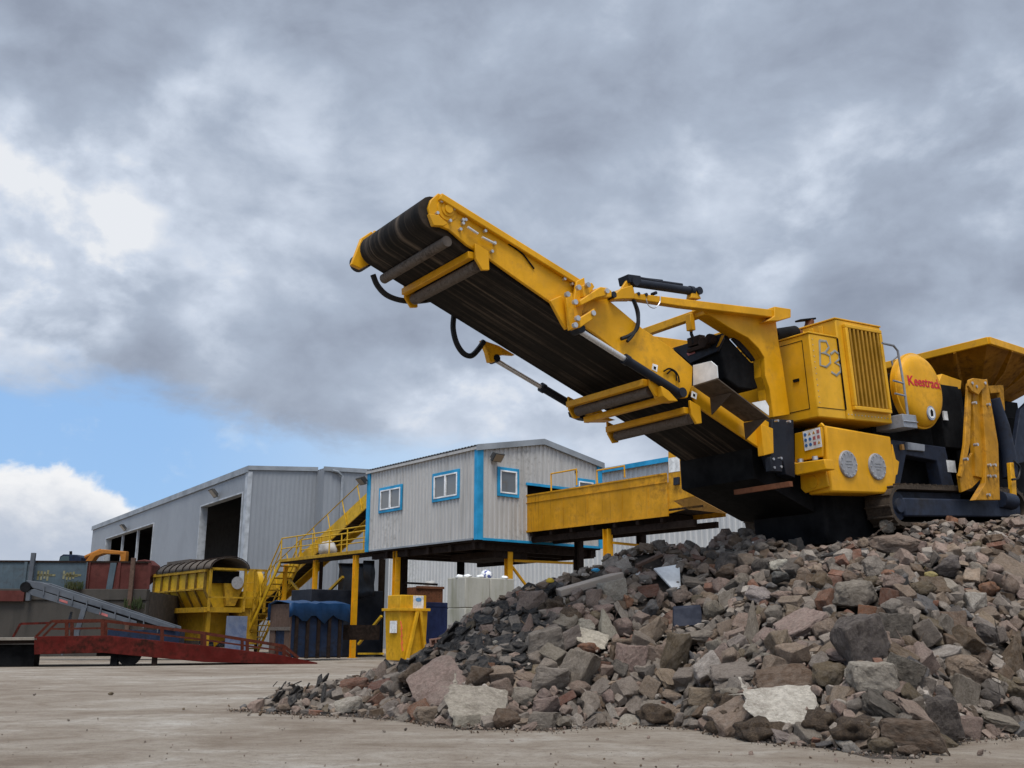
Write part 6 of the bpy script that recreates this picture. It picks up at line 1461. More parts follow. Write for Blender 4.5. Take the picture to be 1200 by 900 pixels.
# stones one can pick out in the photograph: u, v, width px, height px, shape, colour, roll, tilt about the horizontal, label, short name
NAMED = [
 (922, 831, 82, 36, 'slab', 'cream', -3, 48, 'large flat rock with a chalky white face, lying at the front foot of the pile', 'white-faced rock'),
 (1009, 754, 50, 56, 'block', 'dark grey', -28, 20, 'big dark grey slab standing on edge, in the right half of the pile', 'standing dark slab'),
 (1007, 699, 66, 44, 'chunk', 'grey', 8, 0, 'big lumpy grey boulder high on the pile under the tracks', 'lumpy grey boulder'),
 (1022, 795, 54, 36, 'block', 'pale grey', 6, 0, 'pale grey squared boulder low on the pile right of the long brown slab', 'squared pale boulder'),
 (922, 797, 66, 32, 'slab', 'brown', -10, 40, 'flat brown slab above the rock with the white face', 'flat brown slab'),
 (972, 789, 42, 40, 'chunk', 'olive brown', 10, 0, 'olive brown clod-like stone right of the flat brown slab', None),
 (1048, 638, 62, 24, 'round', 'tan', 4, 0, 'long tan rounded boulder lying on the crest below the tank box', 'long tan boulder'),
 (1040, 616, 20, 20, 'round', 'pale grey', 0, 0, 'round pale stone perched on top of the long tan boulder', None),
 (965, 629, 24, 28, 'wedge', 'grey', 0, 0, 'upright pointed grey stone on the crest under the conveyor root', 'pointed crest stone'),
 (942, 637, 28, 17, 'block', 'grey', -12, 0, 'grey brick-like stone leaning left of the pointed crest stone', None),
 (913, 661, 26, 18, 'chunk', 'cream', 0, 0, 'cream and peach angular stone near the crest left of centre of the tracks', 'cream crest stone'),
 (915, 678, 27, 21, 'chunk', 'blue grey', 0, 0, 'blue grey angular stone just below the cream crest stone', None),
 (881, 731, 20, 56, 'wedge', 'grey', 4, 0, 'tall narrow grey wedge standing upright in the middle of the pile', 'tall grey wedge'),
 (937, 731, 54, 32, 'slab', 'pinkish grey', -24, 35, 'long pinkish grey slab slanting up to the right, middle of the pile', 'slanting pinkish slab'),
 (1159, 690, 26, 20, 'round', 'orange brown', 0, 0, 'orange brown rounded lump near the right edge of the crest', 'orange lump'),
 (1016, 719, 21, 17, 'brick', 'orange brown', 8, 0, 'orange brown half brick below the lumpy grey boulder', None),
 (1042, 701, 18, 20, 'brick', 'reddish brown', 12, 0, 'reddish brown brick end right of the lumpy grey boulder', None),
 (1104, 765, 36, 15, 'slab', 'pale grey', -14, 20, 'thin pale grey slab right of the standing dark slab', 'thin pale slab'),
 (1134, 787, 56, 38, 'round', 'tan', 18, 0, 'big rough tan boulder on the lower right of the pile', 'rough tan boulder'),
 (1129, 812, 28, 32, 'block', 'grey', 20, 0, 'grey block tilted below the big rough tan boulder', None),
 (1134, 858, 27, 24, 'block', 'pinkish grey', 4, 0, 'pinkish block standing on the ground at the right front foot of the pile', 'pink foot block'),
 (1102, 843, 40, 46, 'block', 'dark grey', -15, 0, 'large dark grey slab leaning left of the pink foot block', None),
 (1032, 829, 54, 34, 'slab', 'dark grey', 32, 30, 'dark grey slab sloping down behind the brown foot boulder', None),
 (1068, 861, 68, 32, 'block', 'brown', 6, 0, 'big brown boulder on the ground at the front foot of the pile', 'brown foot boulder'),
 (1033, 878, 32, 19, 'round', 'olive brown', 0, 0, 'olive brown lump lying furthest forward on the ground', None),
 (1066, 883, 26, 13, 'round', 'brown', 0, 0, 'low brown lump on the ground in front of the brown foot boulder', None),
 (791, 766, 28, 44, 'block', 'olive brown', 14, 0, 'upright mossy grey brown block left of centre of the pile', 'upright mossy block'),
 (862, 789, 52, 28, 'slab', 'grey', -8, 30, 'wide flat grey stone low in the middle of the pile', 'wide flat grey stone'),
 (827, 817, 36, 20, 'block', 'tan', 2, 0, 'tan squared block near the foot of the pile below the wide flat grey stone', None),
 (909, 782, 26, 22, 'block', 'pinkish grey', 20, 0, 'pale pinkish block just above the left end of the flat brown slab', None),
 (836, 714, 25, 25, 'round', 'grey', 0, 0, 'round grey stone right of the blue-black slab', None),
 (814, 749, 15, 32, 'slab', 'grey', 80, 0, 'narrow grey stone standing upright right of the upright mossy block', None),
 (1166, 843, 44, 22, 'slab', 'grey', 14, 20, 'flat grey stone on the ground near the right edge', None),
 (1190, 765, 30, 56, 'wedge', 'brown', 20, 0, 'dark brown pointed block at the right edge of the picture', 'brown edge block'),
 (508, 803, 66, 52, 'slab', 'pinkish grey', -32, 58, 'largest pale pinkish slab leaning on dark slates at the left front of the pile', 'largest pink slab'),
 (562, 828, 70, 34, 'slab', 'pale grey', 4, 50, 'long pale slab lying on the ground right of the largest pink slab', 'long pale slab'),
 (548, 846, 30, 14, 'block', 'pale grey', 0, 0, 'small pale block in front of the long pale slab', None),
 (502, 838, 31, 18, 'block', 'tan', 3, 0, 'pale tan squared block on the ground below the largest pink slab', 'tan foot block'),
 (409, 825, 38, 23, 'chunk', 'pale grey', -6, 0, 'pale stone with a dark lower face among the slates at the left tip', 'pale tip stone'),
 (334, 832, 20, 12, 'round', 'tan', 0, 0, 'small tan stone on the ground at the far left tip of the pile', None),
 (484, 796, 26, 42, 'slab', 'brown', 55, 20, 'dark brown slab tilted behind the largest pink slab', None),
 (416, 801, 42, 20, 'chunk', 'reddish brown', 0, 0, 'rusty brown clod on top of the left tip of the pile', 'rusty clod'),
 (448, 786, 20, 24, 'wedge', 'pinkish grey', 10, 0, 'pinkish grey pointed stone behind the rusty clod', None),
 (622, 709, 32, 30, 'block', 'pinkish grey', 4, 0, 'big squared pinkish block high on the left shoulder of the pile', 'squared shoulder block'),
 (620, 737, 18, 38, 'wedge', 'pinkish grey', 14, 0, 'tall narrow pinkish stone hanging below the squared shoulder block', None),
 (639, 754, 42, 30, 'block', 'grey', -18, 10, 'thick grey slab with a rounded corner on the left flank', 'thick grey flank slab'),
 (659, 754, 46, 18, 'block', 'grey', -32, 0, 'long narrow grey block slanting up to the right on the left flank', 'slanting long block'),
 (694, 752, 40, 24, 'slab', 'cream', 16, 40, 'pale cream flat stone on the left flank', 'cream flank stone'),
 (690, 760, 30, 17, 'round', 'orange brown', 4, 0, 'reddish tan rounded stone lying against the cream flank stone', None),
 (711, 731, 21, 38, 'wedge', 'pale grey', -4, 0, 'pale grey triangular stone standing on end on the left flank', 'triangular standing stone'),
 (677, 784, 34, 42, 'block', 'grey', 24, 10, 'large grey slab standing tilted low on the left flank', 'tilted grey slab'),
 (645, 797, 40, 27, 'block', 'grey', 8, 0, 'grey squared block low on the left flank beside the tilted grey slab', None),
 (740, 772, 32, 30, 'block', 'pinkish grey', 10, 0, 'pinkish brown block low in the left half of the pile', None),
 (679, 807, 29, 19, 'round', 'tan', 0, 0, 'tan rounded stone below the tilted grey slab', None),
 (703, 781, 23, 11, 'brick', 'reddish brown', 4, 0, 'red brown brick lying flat right of the tilted grey slab', None),
 (639, 828, 31, 18, 'block', 'pinkish grey', -8, 0, 'pinkish squared stone near the foot of the left flank', None),
 (637, 847, 33, 18, 'block', 'grey', 2, 0, 'grey squared block standing on the ground at the foot of the left flank', None),
 (615, 815, 32, 28, 'chunk', 'grey', 18, 0, 'grey angular stone at the foot of the pile right of the long pale slab', None),
 (588, 807, 24, 20, 'block', 'pinkish grey', -12, 0, 'pinkish grey block just above the right end of the long pale slab', None),
 (562, 795, 28, 25, 'block', 'brown', 14, 0, 'brown block right of the largest pink slab', None),
 (575, 783, 11, 12, 'brick', 'orange brown', 0, 0, 'small orange brick piece above the brown block at the slate edge', None),
 (760, 693, 24, 14, 'brick', 'reddish brown', -8, 0, 'red broken brick between the concrete beam and the white board', 'red brick piece'),
 (762, 714, 28, 20, 'chunk', 'blue grey', -20, 0, 'blue grey boulder below the red brick piece', None),
 (719, 693, 32, 24, 'block', 'pale grey', -8, 0, 'pale grey lump below the right end of the concrete beam', None),
 (695, 703, 20, 22, 'block', 'pinkish grey', 0, 0, 'pinkish squared stone under the middle of the concrete beam', None),
 (581, 755, 13, 11, 'round', 'cream', 0, 0, 'small pale round stone lying among the dark slates', None),
 (546, 722, 12, 14, 'round', 'brown', 0, 0, 'small rust brown clod on the slates in front of the concrete blocks', None),
 (1089, 676, 21, 13, 'round', 'yellow', 0, 0, 'pale yellow foam-like lump near the crest right of centre', 'yellow lump'),
 (1084, 690, 40, 22, 'chunk', 'olive brown', 0, 0, 'olive brown boulder under the pale yellow lump', None),
 (1074, 640, 26, 20, 'chunk', 'pinkish grey', 10, 0, 'pinkish angular stone on the crest right of the long tan boulder', None),
 (1110, 665, 44, 26, 'chunk', 'dark grey', -14, 0, 'dark grey angular boulder near the crest below the track frame', 'dark crest boulder'),
 (1050, 735, 34, 30, 'block', 'dark grey', 10, 0, 'dark grey block right of the standing dark slab', None),
 (1085, 742, 30, 26, 'block', 'grey', -30, 0, 'grey tilted block between the standing dark slab and the rough tan boulder', None),
 (1060, 787, 36, 28, 'block', 'dark grey', 30, 0, 'dark grey block right of the squared pale boulder', None),
 (800, 700, 30, 22, 'chunk', 'pinkish grey', 0, 0, 'pinkish angular stone above the blue-black slab', None),
 (850, 672, 34, 22, 'chunk', 'brown', -10, 0, 'brown angular stone below the little mound at the conveyor tail', None),
 (730, 735, 26, 22, 'round', 'pinkish grey', 0, 0, 'pinkish rounded stone right of the triangular standing stone', None),
 (764, 742, 34, 22, 'block', 'tan', -30, 0, 'tan slanting block left of the blue-black slab', None),
]
marks = []
for (u, v, wp, hp, kind, colr, roll, tilt, label, short) in NAMED:
    p = hit(u, min(v + hp * .28, 886)) 
    if p is None: p = ground(u, v)
    k = p.y * 1.01 / FPX; w_, h_ = wp * k, hp * k
    n_ = normal(p.x, p.y); dp = min(w_, h_ * 1.3) * .75 if kind not in ('slab',) else max(w_, h_) * .62
    yaw = rnd.uniform(-22, 22)
    if kind == 'slab':
        th_ = h_ * .5 if tilt < 45 else h_ * .32; sc = (w_, max(h_, dp), max(.05, th_))
        rot = Euler((R(tilt), 0, 0)).to_matrix(); rot = Matrix.Rotation(R(roll), 3, 'Y') @ rot @ Matrix.Rotation(R(yaw * .5), 3, 'Z')
        if tilt == 0: sc = (w_, h_, h_ * 1.2)
    else:
        sc = (w_, dp, h_); rot = Matrix.Rotation(R(roll), 3, 'Y') @ Matrix.Rotation(R(tilt * .4), 3, 'X') @ Matrix.Rotation(R(yaw), 3, 'Z')
    c = at(u, v, p.y + .05 * dp)
    if c.z - h_ * .5 < 0: c.z = h_ * .46
    place(c, rot, sc, kind, colr, label)
    if short: marks.append((u, v, short))
marks += [(787, 675, 'white board'), (806, 722, 'blue-black slab'), (690, 682, 'concrete beam')]
# keep the named pieces in view: nothing loose is set down in front of them
keep = [(u, v, wp * .5, hp * .5) for (u, v, wp, hp, *_r) in NAMED] + [(787, 675, 17, 18), (806, 722, 21, 16), (660, 690, 14, 14), (690, 682, 22, 14), (718, 676, 14, 12), (760, 657, 18, 10), (698, 668, 10, 8), (514, 752, 16, 10)]
kd = [(*q, (hit(q[0], min(q[1] + q[3] * .6, 886)) or ground(q[0], q[1])).y) for q in keep]
def hides(p, r):
    u, v = prj(p); k = r * FPX / p.y
    for a, b, w_, h_, d_ in kd:
        if p.y < d_ + .25 and ((u - a) / (w_ + k * .6)) ** 2 + ((v - b) / (h_ + k * .6)) ** 2 < 1: return True
    return False
# random stones, big ones first
def slate_zone(u, v):
    return (455 < u < 655 and 690 < v < 795 and (v > 745 - (u - 520) * .55) and u < 660 - (v - 700) * .55) or (305 < u < 400 and v > 795) or (395 < u < 470 and v > 800 and rnd.random() < .5)
cols_w = [('grey', 34), ('pinkish grey', 22), ('pale grey', 9), ('brown', 13), ('tan', 14), ('dark grey', 9), ('reddish brown', 4), ('blue grey', 2), ('orange brown', 1), ('olive brown', 3)]
bag = [c for c, n in cols_w for _ in range(n)]
kind_bag = ['block'] * 7 + ['chunk'] * 9 + ['slab'] * 10 + ['wedge'] * 3 + ['round'] * 3 + ['brick'] * 1
sizes = [.22] * 22 + [.185] * 110 + [.15] * 420 + [.118] * 1300 + [.085] * 3600
small = []
for r0 in sizes:
    for _try in range(12):
        u = rnd.uniform(300, 1450); yb, yc = tab(u, TB), tab(u, TC); f = rnd.uniform(-.03, 1.5) if u > 840 else rnd.uniform(-.03, 1.25)
        y = yb + (yc - yb) * f; x = (u - 600) * .968 / FPX * y; z = height(x, y)
        zc = tab(u, TZ)
        if r0 > .13 and zc < .5: continue
        r = r0 * rnd.uniform(.8, 1.15); p = V((x, y, max(z, 0))); 
        pu, pv = prj(p)
        if slate_zone(pu, pv) and (r > .13 or rnd.random() < .75): continue
        if in_machine(p, r): continue
        if (.8 < f and r > .13) or (f > 1.0 and r > .1): continue
        if hides(p, r): continue
        if clear(p, r, .72 if r0 > .1 else .62): break
    else: continue
    kind = rnd.choice(kind_bag); colr = rnd.choice(bag)
    if pu > 820 and pv < 690 and rnd.random() < .35: colr = rnd.choice(('brown', 'pinkish grey', 'dark grey'))
    e = (1.0, rnd.uniform(.6, .95), rnd.uniform(.45, .85))
    if kind == 'slab': e = (1.15, rnd.uniform(.6, .95), rnd.uniform(.20, .34))
    if kind == 'brick': e = (1.1, .55, .36)
    sc = V(e) * (2 * r)
    n_ = normal(x, y); nn_ = (n_ + V([rnd.gauss(0, .28) for _ in range(3)])).normalized()
    rot = nn_.to_track_quat('Z', 'Y').to_matrix() @ Matrix.Rotation(rnd.uniform(0, 6.28), 3, 'Z')
    if rnd.random() < .3: rot = rot @ Matrix.Rotation(rnd.uniform(-1.2, 1.2), 3, 'X')
    if colr in ('reddish brown', 'orange brown') and kind in ('slab', 'wedge') : kind = 'brick'; sc = V((1.1, .55, .36)) * (2 * r)
    c = p + n_ * (sc.z * rnd.uniform(.16, .48))
    place(c, rot, sc, kind, colr)
# small chips: only ever part of the loose fragments
for k in range(5200):
    u = rnd.uniform(290, 1450); yb, yc = tab(u, TB), tab(u, TC); f = rnd.uniform(-.10, 1.5 if u > 840 else 1.15) if rnd.random() < .9 else rnd.uniform(-.5, 0)
    y = yb + (yc - yb) * f; x = (u - 600) * .968 / FPX * y; z = max(0.0, height(x, y)); p = V((x, y, z))
    if in_machine(p, .05): continue
    pu, pv = prj(p); sz = slate_zone(pu, pv)
    r = rnd.choice((.02, .025, .03, .04, .05, .06)) * (.6 if f < 0 else 1.0)
    if f < -.06: continue
    if r > .035 and hides(p, r): continue
    kind = rnd.choice(kind_bag) if not sz else 'slab'; colr = (rnd.choice(bag) if rnd.random() > .035 else rnd.choice(('white', 'cream', 'orange brown', 'orange brown'))) if not sz or rnd.random() < .2 else 'slate'
    e = V((1, rnd.uniform(.6, .95), rnd.uniform(.4, .8) if kind != 'slab' else rnd.uniform(.08, .3)))
    n_ = normal(x, y) if f > 0 else V((0, 0, 1)); nn_ = (n_ + V([rnd.gauss(0, .3) for _ in range(3)])).normalized()
    small.append(dict(p=p + n_ * (r * rnd.uniform(.1, .9)), rot=nn_.to_track_quat('Z', 'Y').to_matrix() @ Matrix.Rotation(rnd.uniform(0, 6.28), 3, 'Z'), sc=e * (2 * r), kind=kind, col=colr))
# grit and crushed bits thinning out from the foot of the pile
for k in range(2600):
    u = rnd.uniform(270, 1330); yb = tab(u, TB); y = yb + .12 - abs(rnd.gauss(0, .33)); x = (u - 600) * .968 / FPX * y; r = rnd.choice((.006, .008, .01, .012, .016, .022))
    small.append(dict(p=V((x, y, max(.01, height(x, y)) + r * .3)), rot=Euler((rnd.random() * 3, rnd.random() * 3, rnd.random() * 6)).to_matrix(), sc=V((2 * r, 1.6 * r, 1.2 * r)), kind='chunk', col=rnd.choice(('grey', 'brown', 'brown', 'tan', 'dark grey', 'pinkish grey'))))
# scattered grit over the near yard
for k in range(650):
    y = 9.2 + 26 * rnd.random() ** 2; x = rnd.uniform(-.55, .55) * y; r = rnd.choice((.004, .005, .006, .008, .011, .016))
    small.append(dict(p=V((x, y, r * .5 + .01)), rot=Euler((rnd.random() * 3, rnd.random() * 3, rnd.random() * 6)).to_matrix(), sc=V((2 * r, 1.6 * r, 1.2 * r)), kind='chunk', col=rnd.choice(('grey', 'pinkish grey', 'tan', 'brown'))))
# a few loose stones out on the yard
for u, v, r in ((215, 832, .035), (292, 838, .04), (306, 838, .05), (352, 842, .045), (130, 815, .06), (40, 815, .05), (268, 828, .03), (700, 868, .03), (600, 870, .035), (880, 885, .04), (760, 866, .03), (1150, 885, .05), (980, 893, .03), (450, 858, .03), (170, 870, .02), (80, 845, .03), (415, 846, .035), (475, 856, .03), (950, 889, .025), (1100, 893, .04)):
    p = ground(u, v); small.append(dict(p=p + V((0, 0, r * .5)), rot=Euler((rnd.random(), rnd.random(), rnd.random() * 6)).to_matrix(), sc=V((2 * r, 1.6 * r, 1.2 * r)), kind='chunk', col=rnd.choice(bag)))

# choose the individuals: the named ones, then the ones that show largest
def shows(s):
    u, v = prj(s['p']); 
    if not (0 < u < 1200 and 560 < v < 900): return 0
    q = s['p']; yb, yc = tab(uaz(q.x, q.y), TB), tab(uaz(q.x, q.y), TC); f = (q.y - yb) / max(.3, yc - yb)
    return 0 if f > (1.45 if u > 850 else 1.08) else sorted(s['sc'])[1] * sorted(s['sc'])[2] / (q - CAM).length ** 2
named = [s for s in stones if s['label']]; rest = sorted([s for s in stones if not s['label']], key=shows, reverse=True)
indiv = named + [s for s in rest[:300 - len(named)] if shows(s) > 0]
ids = set(id(s) for s in indiv); loose = [s for s in stones if id(s) not in ids] + small
# labels: what it looks like, then the nearest stone one can pick out and the side it lies on
def side_word(du, dv):
    a = math.degrees(math.atan2(-dv, du)) % 360
    return ['right of', 'above and right of', 'above', 'above and left of', 'left of', 'below and left of', 'below', 'below and right of'][int(((a + 22.5) % 360) // 45)]
keyed = {}
for s in indiv:
    if s['label']: continue
    u, v = prj(s['p']); mk = min(marks, key=lambda m: (m[0] - u) ** 2 + 1.6 * (m[1] - v) ** 2)
    d = math.hypot(mk[0] - u, mk[1] - v); r = max(s['sc']) * FPX / s['p'].y
    size = 'large' if r > 36 else 'mid-sized' if r > 26 else 'small'
    keyed.setdefault((size, s['col'], SHAPEW[s['kind']], side_word(u - mk[0], v - mk[1]), mk[2]), []).append((d, id(s), s))
ORD = ['nearest', 'second nearest', 'third nearest', 'fourth nearest', 'fifth nearest', 'sixth nearest', 'seventh nearest']
for (size, colr, sh_, sw, mk), L_ in keyed.items():
    L_.sort(key=lambda t: t[:2])
    for i, (d, _, s) in enumerate(L_):
        s['label'] = f"{size} {colr} {sh_} {sw} the {mk}" + (f", {ORD[min(i, 6)]}" if len(L_) > 1 else '')
def obj_from(s, i):
    lib = FINE if max(s['sc']) > .36 else PROTO; me = lib[s['kind']][i % len(lib[s['kind']])]
    o = bpy.data.objects.new({'block': 'rubble_block', 'chunk': 'rubble_stone', 'slab': 'flat_stone', 'wedge': 'rubble_wedge', 'round': 'rubble_boulder', 'brick': 'broken_brick'}[s['kind']], me); COL.objects.link(o)
    m4 = (s['rot'] @ Matrix.Diagonal(s['sc'])).to_4x4(); m4.translation = s['p']; o.matrix_world = m4
    c = s['rgb'] or PAL[s['col']]; j = rnd.uniform(.88, 1.12); o.color = (c[0] * j, c[1] * j * rnd.uniform(.97, 1.03), c[2] * j * rnd.uniform(.94, 1.06), 1)
    return tag(o, s['label'], 'rubble', 'loose stones of the rubble pile')
for i, s in enumerate(indiv): obj_from(s, rnd.randrange(97))
def merge(items, name, label, mat):
    vs, fs, cs = [], [], []
    src = {k: [([v.co.copy() for v in m.vertices], [tuple(p.vertices) for p in m.polygons]) for m in LOWP[k]] for k in LOWP}
    mid = {k: [([v.co.copy() for v in m.vertices], [tuple(p.vertices) for p in m.polygons]) for m in PROTO[k][:4]] for k in PROTO}
    for s in items:
        lib = mid if max(s['sc']) > .19 and shows(s) > 0 else src
        co_, fa = lib[s['kind']][rnd.randrange(len(lib[s['kind']]))]; b = len(vs); m3 = s['rot'] @ Matrix.Diagonal(s['sc'])
        vs.extend([tuple(m3 @ c + s['p']) for c in co_]); fs.extend([tuple(i + b for i in f) for f in fa])
        c = PAL[s['col']]; j = rnd.uniform(.8, 1.2); cs.extend([(c[0] * j, c[1] * j, c[2] * j, 1)] * len(co_))
    me = bpy.data.meshes.new(name); me.from_pydata(vs, [], fs); me.materials.append(mat)
    ca = me.color_attributes.new('Col', 'FLOAT_COLOR', 'POINT'); ca.data.foreach_set('color', [x for c in cs for x in c])
    for p in me.polygons: p.use_smooth = True
    me.set_sharp_from_angle(angle=R(28))
    o = bpy.data.objects.new(name, me); COL.objects.link(o); return tag(o, label, 'rubble', kind='stuff')
merge(loose, 'rubble_fragments', 'smaller broken stones and chips filling the rubble pile between its bigger stones', STONES)

# slates: thin dark plates on the left flank and in a little heap at the tip
SLATE = stone_mat('slate_plate')
def slate_mesh(seed):
    rs_ = random.Random(seed); m = MB(); n = rs_.randint(5, 7); pts = []
    for k in range(n):
        a = 2 * math.pi * (k + rs_.uniform(-.25, .25)) / n; pts.append((.5 * math.cos(a) * rs_.uniform(.8, 1.1), .36 * math.sin(a) * rs_.uniform(.75, 1.15), -.5))
    m.prism(pts, (0, 0, 1)); bm = m.bm; bmesh.ops.recalc_face_normals(bm, faces=bm.faces); bmesh.ops.triangulate(bm, faces=bm.faces)
    me = bpy.data.meshes.new('slate'); bm.to_mesh(me); bm.free(); me.materials.append(SLATE); return me
SL_ = [slate_mesh(50 + k) for k in range(10)]
slates = []; tries = 0
while len(slates) < 230 and tries < 6000:
    tries += 1; heap = len(slates) < 26
    u, v = (rnd.uniform(322, 384), rnd.uniform(806, 832)) if heap else (rnd.uniform(440, 650), rnd.uniform(690, 800))
    if not heap and not slate_zone(u, v): continue
    p = hit(u, v)
    if p is None or not clear(p, .03, .5): continue
    n_ = normal(p.x, p.y)
    if heap: nn_ = V((rnd.uniform(-1.3, -.2), rnd.uniform(-.6, .3), rnd.uniform(.15, .8))).normalized()
    else: nn_ = (n_ + V([rnd.gauss(0, .32) for _ in range(3)]) + V((-.1, -.1, .1))).normalized()
    sz = rnd.uniform(.20, .46) * (1.0 if not heap else .85)
    rot = nn_.to_track_quat('Z', 'Y').to_matrix() @ Matrix.Rotation(rnd.uniform(0, 6.28), 3, 'Z')
    slates.append((u, v, p + n_ * rnd.uniform(.03, .10) + (V((0, 0, .04)) if heap else V()), rot, V((sz, sz * rnd.uniform(.7, 1.0), rnd.uniform(.014, .03))), heap))
smarks = [(622, 709, 'squared shoulder block'), (508, 803, 'largest pink slab'), (484, 796, 'tilted dark brown slab'), (581, 755, 'small pale round stone'), (514, 753, 'perforated brick'), (546, 722, 'small rust clod'), (639, 754, 'thick grey flank slab'), (545, 740, 'concrete blocks'), (575, 783, 'small orange brick piece'), (448, 786, 'pinkish pointed stone'), (562, 795, 'brown block'), (409, 825, 'pale tip stone'), (334, 832, 'small tan stone'), (416, 801, 'rusty clod')]
sk_ = {}
for t_ in slates:
    u, v = prj(t_[2]); mk = min(smarks, key=lambda m: (m[0] - u) ** 2 + (m[1] - v) ** 2); d = math.hypot(mk[0] - u, mk[1] - v)
    z_ = t_[3] @ V((0, 0, 1)); pose = 'lying flat' if z_.z > .88 else 'upright' if z_.z < .5 else 'tilted'
    size = 'large' if t_[4].x > .38 else 'small' if t_[4].x < .28 else 'mid-sized'
    sk_.setdefault((size, pose, side_word(u - mk[0], v - mk[1]), mk[2]), []).append((d, id(t_), t_))
for (size, pose, sw, mk), L_ in sk_.items():
    L_.sort(key=lambda t: t[:2])
    for i, (d, _, t_) in enumerate(L_):
        o = bpy.data.objects.new('slate', SL_[rnd.randrange(10)]); COL.objects.link(o); m4 = (t_[3] @ Matrix.Diagonal(t_[4])).to_4x4(); m4.translation = t_[2]; o.matrix_world = m4
        c = PAL['slate']; j = rnd.uniform(.75, 1.45); o.color = (c[0] * j, c[1] * j, c[2] * j, 1)
        tag(o, f"{size} dark slate {pose} {sw} the {mk}" + (f", {ORD[min(i, 6)]}" if len(L_) > 1 else ''), 'slate', 'dark roof slates on the left flank of the pile')
# odd things in the rubble
WHITEB = WHITE
p = hit_down(787, 684); p = at(787, 676, p.y - .12); k = p.y / FPX; Fb = Frame(p, 84.0)
m = MB(); m.prism([(-15 * k, .30, 11 * k), (16 * k, .32, 16 * k), (10 * k, -.02, -12 * k), (1 * k, -.07, -15 * k), (-7 * k, .08, -3 * k)], (0, .03, -.02)); o = m.build('board_piece', WHITE, None); o.matrix_world = Fb.matrix(); tag(o, 'torn white board piece standing in the rubble below the cabin trough', 'board')
p = hit_down(806, 730); p = at(806, 722, p.y - .12); k = p.y / FPX; Fb = Frame(p, 88.0)
m = MB(); m.prism([(-17 * k, 0, -12 * k), (17 * k, 0, -10 * k), (17 * k, .07, 11 * k), (-15 * k, .07, 9 * k)], (0, .07, .03)); o = m.build('paving_stone', paint('blue_black_slab', (.022, .026, .042), (.06, .06, .07), .3, .6, scale=6, bmp=.2), None, .01); o.matrix_world = Fb.matrix(); tag(o, 'blue-black rectangular slab standing in the middle of the pile', 'slab')
pa = hit_down(690, 692); pb = at(728, 674, pa.y + .22); pa = at(654, 695, pa.y - .22)
m = MB(); m.bar(pa, pb, .20, .12, V((0, 1, .25))); o = m.build('concrete_beam', concrete('pale_beam_concrete', (.47, .38, .30), .3), None, .015); tag(o, 'long pale concrete beam lying aslant across the left shoulder of the pile', 'beam')
pa = hit_down(755, 666); pa = at(746, 663, pa.y - .15); pb = at(775, 650, pa.y + .1)
m = MB(); m.bar(pa, pb, .12, .05, V((0, 1, .3))); o = m.build('timber_batten', BROWNW, None, .006); tag(o, 'short flat batten slanting on the crest above the red brick piece', 'batten')
p = hit_down(698, 682); o = lump('plastic_scrap', at(698, 668, p.y - .25), .065, paint('bright_blue_plastic', (.03, .28, .5), (.1, .3, .4), .1, .4), 'bright blue plastic scrap lying on the concrete beam', 'plastic', seed=4, squash=.5)
fv = next(v_ for v_ in range(650, 760) if hit(645, v_)); p = hit(645, fv + 3); o = lump('foam_piece', at(645, fv - 2, p.y - .1), .07, paint('yellow_foam', (.55, .36, .03), (.4, .3, .1), .1, .8), 'small yellow foam piece on the crest left of the concrete beam', 'foam', seed=6, squash=.7)
p = hit_down(514, 756); Fb = Frame(at(514, 752, p.y - .1), 78.0); k = p.y / FPX
m = MB(); w_, h2 = 19 * k, 8.5 * k; bx_ = w_ / 2
m.span((-bx_, 0, h2 * .3), (bx_, .1, h2 * .5)); m.span((-bx_, 0, -h2 * .5), (bx_, .1, -h2 * .3))
for f in (-.5, -.19, .12, .43): m.span((w_ * f, 0, -h2 * .3), (w_ * (f + .07), .1, h2 * .3))
m.span((-bx_, .1, -h2 * .5), (bx_, .11, h2 * .5)); o = m.build('perforated_brick', concrete('pale_orange_brick', (.42, .22, .15), .2, (.3, .2, .15)), None, split=False); mw_ = Fb.matrix() @ Matrix.Rotation(R(-8), 4, 'Y'); o.matrix_world = mw_; tag(o, 'pale orange perforated brick with three square holes, lying on the slates', 'brick')
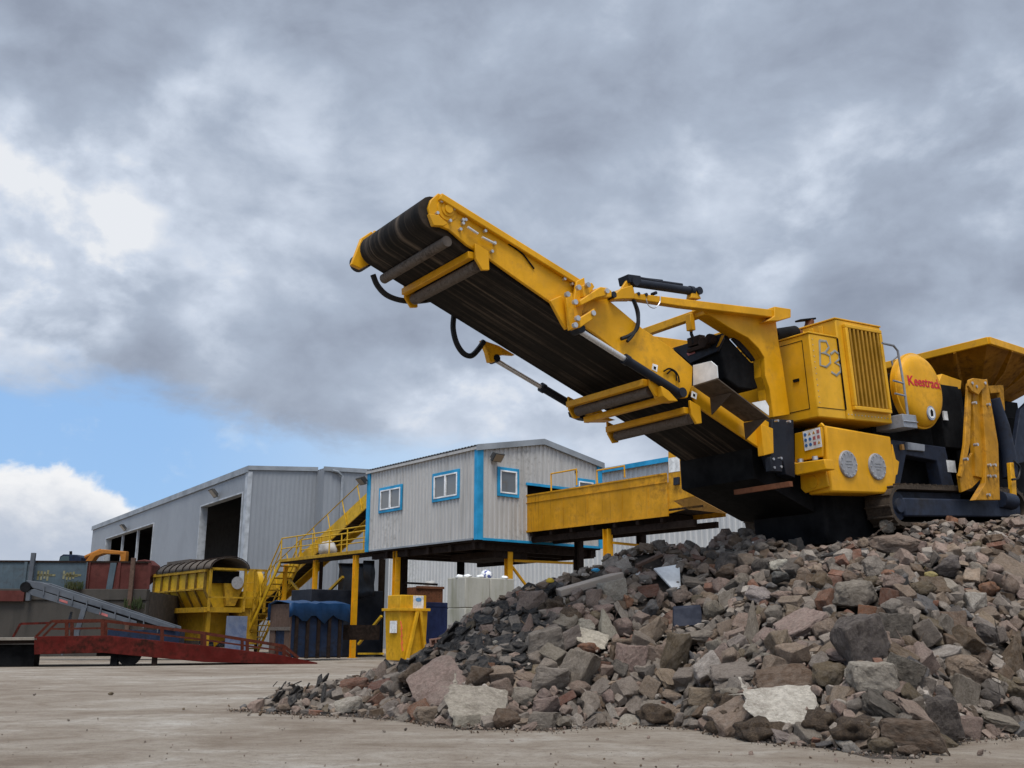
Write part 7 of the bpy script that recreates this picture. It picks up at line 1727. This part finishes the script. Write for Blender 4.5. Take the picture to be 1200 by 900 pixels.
# clods of earth at the foot of the right half
def clod_mat():
    m, nt, bs = new_mat('earth_clod'); oc = coords(nt); n1 = nt.noise(oc, 9, 7, 0.75); n2 = nt.noise(oc, 40, 5, 0.75)
    nt.l.new(nt.ramp(nt.math('ADD', nt.math('MULTIPLY', n1, .6), nt.math('MULTIPLY', n2, .4)), [(.35, (.03, .019, .011)), (.5, (.085, .056, .034)), (.66, (.19, .135, .085))]), bs.inputs['Base Color']); bs.inputs['Roughness'].default_value = 1.0
    bump(nt, bs, nt.math('ADD', n1, n2), 1.0, .06); return m
CLOD = clod_mat()
def clod(u, v, wp, hp, lb, seed):
    p = hit_down(u, v); k = p.y / FPX; o = lump('earth_clod', at(u, v, p.y - .13), wp * .5 * k, CLOD, lb, 'clod', 'earth clods at the foot of the pile', seed=seed, squash=hp / wp, rough=.6)
    for q_ in o.data.vertices: q_.co += q_.co.normalized() * (.035 * noise.noise(q_.co * 14 + V((seed, 0, 0))))
clod(890, 856, 56, 26, 'dark earth clod on the ground just left of and below the white-faced rock', 1)
clod(858, 846, 46, 34, 'dark crumbly earth clod left of the white-faced rock', 2)
clod(856, 824, 34, 28, 'brown earth clod between the tan squared block and the white-faced rock', 3)
clod(962, 848, 40, 26, 'dark earth clod under the right end of the white-faced rock', 4)
clod(1003, 855, 52, 26, 'flat brown earth clod left of the brown foot boulder', 5)
clod(770, 838, 40, 20, 'dark earth clod at the foot of the pile left of centre', 6)
clod(650, 712, 30, 20, 'dark earth clod right of the squared shoulder block', 7)
clod(665, 725, 26, 22, 'dark rooty earth clod below the left end of the concrete beam', 8)
TW = paint('dry_root', (.16, .11, .07), (.05, .035, .025), .3, .9)
for i, (pts, lb) in enumerate((([(650, 728), (660, 715), (672, 705)], 'pale dry root sticking out right of the squared shoulder block'), ([(628, 700), (640, 693), (655, 689)], 'thin dry root at the left end of the concrete beam'), ([(610, 727), (623, 738), (640, 742)], 'dark root hanging in front of the squared shoulder block'), ([(660, 690), (667, 696), (669, 708), (672, 716)], 'curved thin root hanging from the concrete beam'))):
    y_ = hit_down(*pts[1]).y - .12; m = MB(); m.tube([at(a, b, y_ + .02 * q) for q, (a, b) in enumerate(pts)], .012, 6, .006); o = m.build('dry_root', TW, None); tag(o, lb, 'root', 'dry roots in the rubble')
